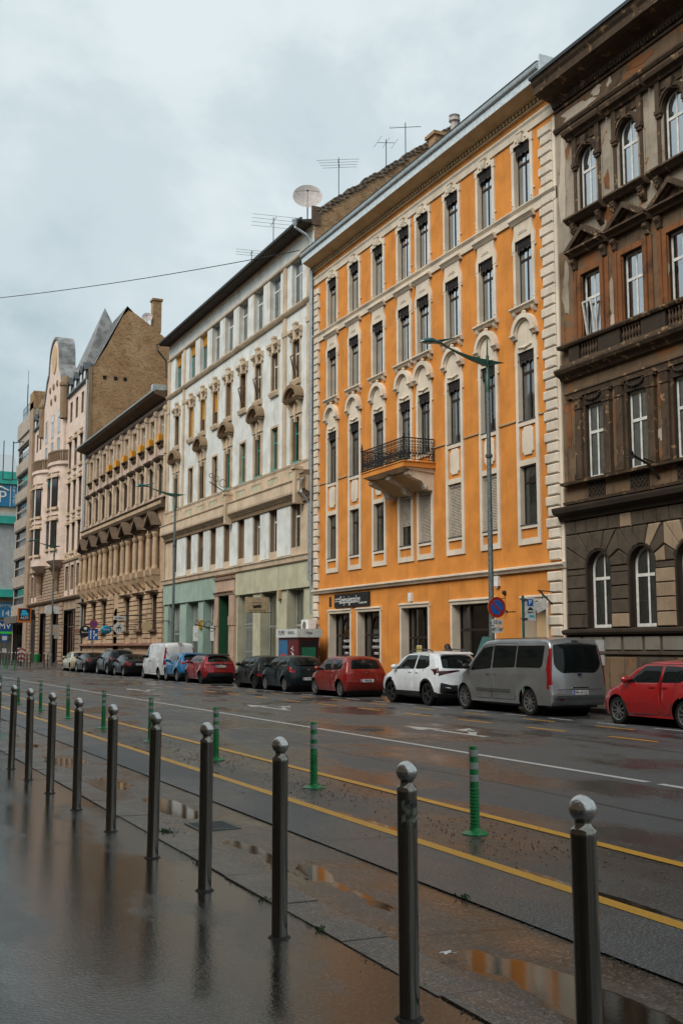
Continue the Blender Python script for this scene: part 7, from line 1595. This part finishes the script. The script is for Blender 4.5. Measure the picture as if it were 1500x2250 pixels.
# direction sign with the no stopping disc
def f(s):
    roundsign(s, 3.28, .31); b = OB('board', B().box(-.36, .36, -.06, -.04, 2.1, 2.93), 'signblue', s)
    OB('arrow_straight', B().box(-.22, -.15, -.066, -.06, 2.17, 2.7).plate([(-.28, 2.65), (-.09, 2.65), (-.185, 2.86)], -.066, -.06), 'white_paint', b)
    OB('arrow_bend', B().plate([(.02, 2.17), (.09, 2.17), (.09, 2.32), (.22, 2.42), (.27, 2.36), (.30, 2.58), (.10, 2.52), (.16, 2.46), (.02, 2.36)], -.066, -.06).box(.02, .09, -.066, -.06, 2.5, 2.66).plate([(-.02, 2.68), (.13, 2.68), (.055, 2.85)], -.066, -.06), 'white_paint', b)
polesign('lane_sign', 'blue lane arrow sign under a round no stopping disc on a pole', 18.6, 83.0, 3.5, f)
s = THING('chevron_post', 'red and white chevron board on a green post at the kerb build-out', 'road sign', (15.6, 96.5, .12), 0)
OB('pole', B().box(-.1, .1, -.05, .05, 0, .5), 'greenpole', s); bd = OB('board', B().box(-.33, .33, -.06, -.04, .38, 1.5), 'signwhite', s)
for k in range(3):
    z = .38 + k * .40
    pts = [(-.33, z), (0, z + .22), (.33, z), (.33, min(z + .19, 1.5)), (0, min(z + .41, 1.5)), (-.33, min(z + .19, 1.5))]
    OB('chevron', B().plate(pts, -.07, -.06), 'signred', bd)
# distant stainless bollards on the build-out
k = 0
for y in list(np.arange(85.8, 96, 1.45)) + list(np.arange(97.6, 122, 1.7)):
    t_ = THING('bollard', 'small far steel bollard on the pavement build-out', 'bollard', (15.05 + (.8 if y < 87.5 else 0) + .35 * (y > 110), y, .12), 0, 'far bollards on the build-out')
    OB('post', shared(('post', 'b'), boll_tube, 40), 'steel', t_); OB('ball_top', shared(('ball_top',), boll_ball, 50), 'steel_ball', t_)
for i, y in enumerate((88.9, 86.2, 92.2)):
    t_ = THING('lane_post', 'distant green lane post at the far end of the road', 'lane post', (13.35 + i * .15, y, 0), 0, 'far green posts by the build-out')
    OB('tube', shared(('tube',), gp_body, 50), 'post_green', t_); OB('foot', shared(('foot',), gp_base, 50), 'post_green', t_)
s = THING('litter_bin', 'small green litter bin on the far pavement beside the chevron board', 'bin', (17.2, 98, .12)); OB('bin_body', B().lathe([(.22, .25), (.27, .9), (.29, .95), (.25, .97), (.0, .9)], 14), 'post_green', s); OB('pole', B().lathe([(.03, 0), (.03, .5)], 6), 'galv', s)
# ---------------------------------------------------------------- small things: person, weeds, litter, grit
pr_ = THING('person', 'person with dark hair walking on the far pavement, seen over the white crossover', 'person', (20.0, 33.7, .12), R(10)); pr_.scale = (.955, .955, .955)
plain('skin', (.40, .22, .15), .6); plain('hair', (.018, .011, .009), .6); plain('jacket', (.03, .032, .038), .8)
bm = bpy.data.meshes.new('body'); VJ = [(0, 0, .92), (0, 0, 1.12), (0, .01, 1.36), (0, .0, 1.47), (0, .01, 1.56), (0, .02, 1.64), (-.11, 0, .88), (-.11, .10, .48), (-.11, -.02, .07), (-.11, .13, .04), (.11, 0, .88), (.11, -.10, .48), (.11, -.24, .10), (.11, -.11, .05), (-.20, 0, 1.38), (-.24, -.05, 1.12), (-.22, .10, .90), (.20, 0, 1.38), (.24, .06, 1.12), (.22, .18, .92)]
EJ = [(0, 1), (1, 2), (2, 3), (3, 4), (4, 5), (0, 6), (6, 7), (7, 8), (8, 9), (0, 10), (10, 11), (11, 12), (12, 13), (2, 14), (14, 15), (15, 16), (2, 17), (17, 18), (18, 19)]
bm.from_pydata(VJ, EJ, []); bo = OB('body', bm, 'jacket', pr_)
sk = bo.modifiers.new('skin', 'SKIN'); rad = [.15, .14, .16, .06, .075, .07, .10, .065, .05, .035, .10, .065, .05, .035, .075, .05, .035, .075, .05, .035]
for v, r in zip(bm.skin_vertices[0].data, rad): v.radius = (r, r)
bm.skin_vertices[0].data[0].use_root = True
sb_ = bo.modifiers.new('sub', 'SUBSURF'); sb_.levels = sb_.render_levels = 2
b = B(); b.ball((0, .03, 1.615), .095, 14, .82, 1.0, 1.2); b.ball((0, .125, 1.60), .016, 6, 1, 1, 1.4); OB('face', b, 'skin', pr_, smooth=50)
b = B(); b.ball((0, .0, 1.655), .112, 14, .95, 1.05, 1.0); b.ball((0, -.05, 1.55), .125, 12, 1.05, .8, 1.25); OB('hair', b, 'hair', pr_, smooth=50)
for sg in (-1, 1):
    OB('eye', B().ball((sg * .035, .118, 1.62), .011, 6), 'black_paint', pr_)
    h_ = B(); hx, hy, hz = (-.22, .10, .90) if sg < 0 else (.22, .18, .92)
    h_.ball((hx, hy + .02, hz - .05), .035, 8, .6, 1, 1.3)
    for q in range(4): h_.tube([(hx, hy - .01 + q * .018, hz - .08), (hx, hy + q * .018, hz - .125), (hx + .006, hy + .01 + q * .017, hz - .15 - .006 * (q in (1, 2)))], [.009, .009, .007], 5)
    h_.tube([(hx, hy + .05, hz - .03), (hx, hy + .075, hz - .07), (hx, hy + .08, hz - .10)], [.01, .009, .007], 5); OB('hand', h_, 'skin', pr_)
def weed(x, y, n, r, z=.0):
    b = B()
    for k in range(n):
        a = random.uniform(0, 6.28); d = abs(random.gauss(0, r)); px, py = x + d * math.cos(a) * .5, y + d * math.sin(a); l = random.uniform(.012, .034); a2 = random.uniform(0, 6.28); w = l * .22
        tx, ty = px + l * .8 * math.cos(a2), py + l * .8 * math.sin(a2)
        b.add([(px - w * math.sin(a2), py + w * math.cos(a2), z), (px + w * math.sin(a2), py - w * math.cos(a2), z), ((px + tx) / 2, (py + ty) / 2, z + l * .8), (tx, ty, z + l * .55)], [(0, 1, 2), (1, 3, 2)])
    return b
for i, (x, y, n, r, lb) in enumerate(((2.95, 10.0, 150, .12, 'patch of small green weeds in the kerb joint beside the puddles'), (2.80, 7.1, 22, .04, 'single tiny weed tuft in the kerb joint beside the third bollard'), (2.80, 6.25, 24, .03, 'tiny green tuft at the kerb stone corner'), (2.78, 8.5, 26, .05, 'weed tuft beside the wet pavement edge'), (4.03, 6.6, 20, .05, 'weed tuft along the gutter edge by the asphalt strip'))):
    tag(OB('weed_tuft', weed(x, y, n, r), 'leaf'), lb, 'weeds', kind='stuff')
b = B(); P = [(math.cos(k * .7) * (.035 + .02 * math.sin(k * 2.3)), math.sin(k * .7) * (.03 + .015 * math.cos(k * 3.1)), .012 + .02 * abs(math.sin(k * 1.7))) for k in range(9)]
b.add([(0, 0, .03)] + P, [(0, k + 1, (k + 1) % 9 + 1) for k in range(9)]); b.add([(.05, .02, .01), (.09, .0, .02), (.08, .05, .005)], [(0, 1, 2)])
tag(OB('paper_scrap', b, 'white_paint', None, (3.18, 5.41, .004)), 'crumpled scrap of white paper lying on the gutter edge', 'litter')
b = B()
for k in range(1500):
    yy = random.uniform(6.5, 22); c = 8.78 + 3.62 * round((yy - 8.78) / 3.62); yy = random.gauss(c - .1, .75) if k % 4 else yy; xx = random.gauss(5.45, .32); s = random.uniform(.003, .012) * (1.5 if k % 17 == 0 else 1)
    b.add([(xx - s, yy - s, .0), (xx + s, yy - s * .8, .0), (xx + s * .3, yy + s, .0), (xx, yy, s * .9)], [(0, 1, 3), (1, 2, 3), (2, 0, 3)])
tag(OB('gravel_crumbs', b, 'grit'), 'dark gravel crumbs scattered round the green lane posts', 'gravel', kind='stuff')
b = B()
for k in range(260):
    xx, yy = random.uniform(-1.5, 2.7), random.uniform(3, 16); s = random.uniform(.004, .014); a = random.uniform(0, 6.3)
    b.add([(xx, yy, .003), (xx + s * 1.6 * math.cos(a), yy + s * 1.6 * math.sin(a), .004), (xx + s * math.cos(a + 1.1), yy + s * math.sin(a + 1.1), .006)], [(0, 1, 2)])
plain('dead_leaf', (.10, .055, .025), .7, var=.5, vs=40)
tag(OB('leaf_litter', b, 'dead_leaf'), 'small dead leaf bits stuck to the wet pavement', 'leaves', kind='stuff')
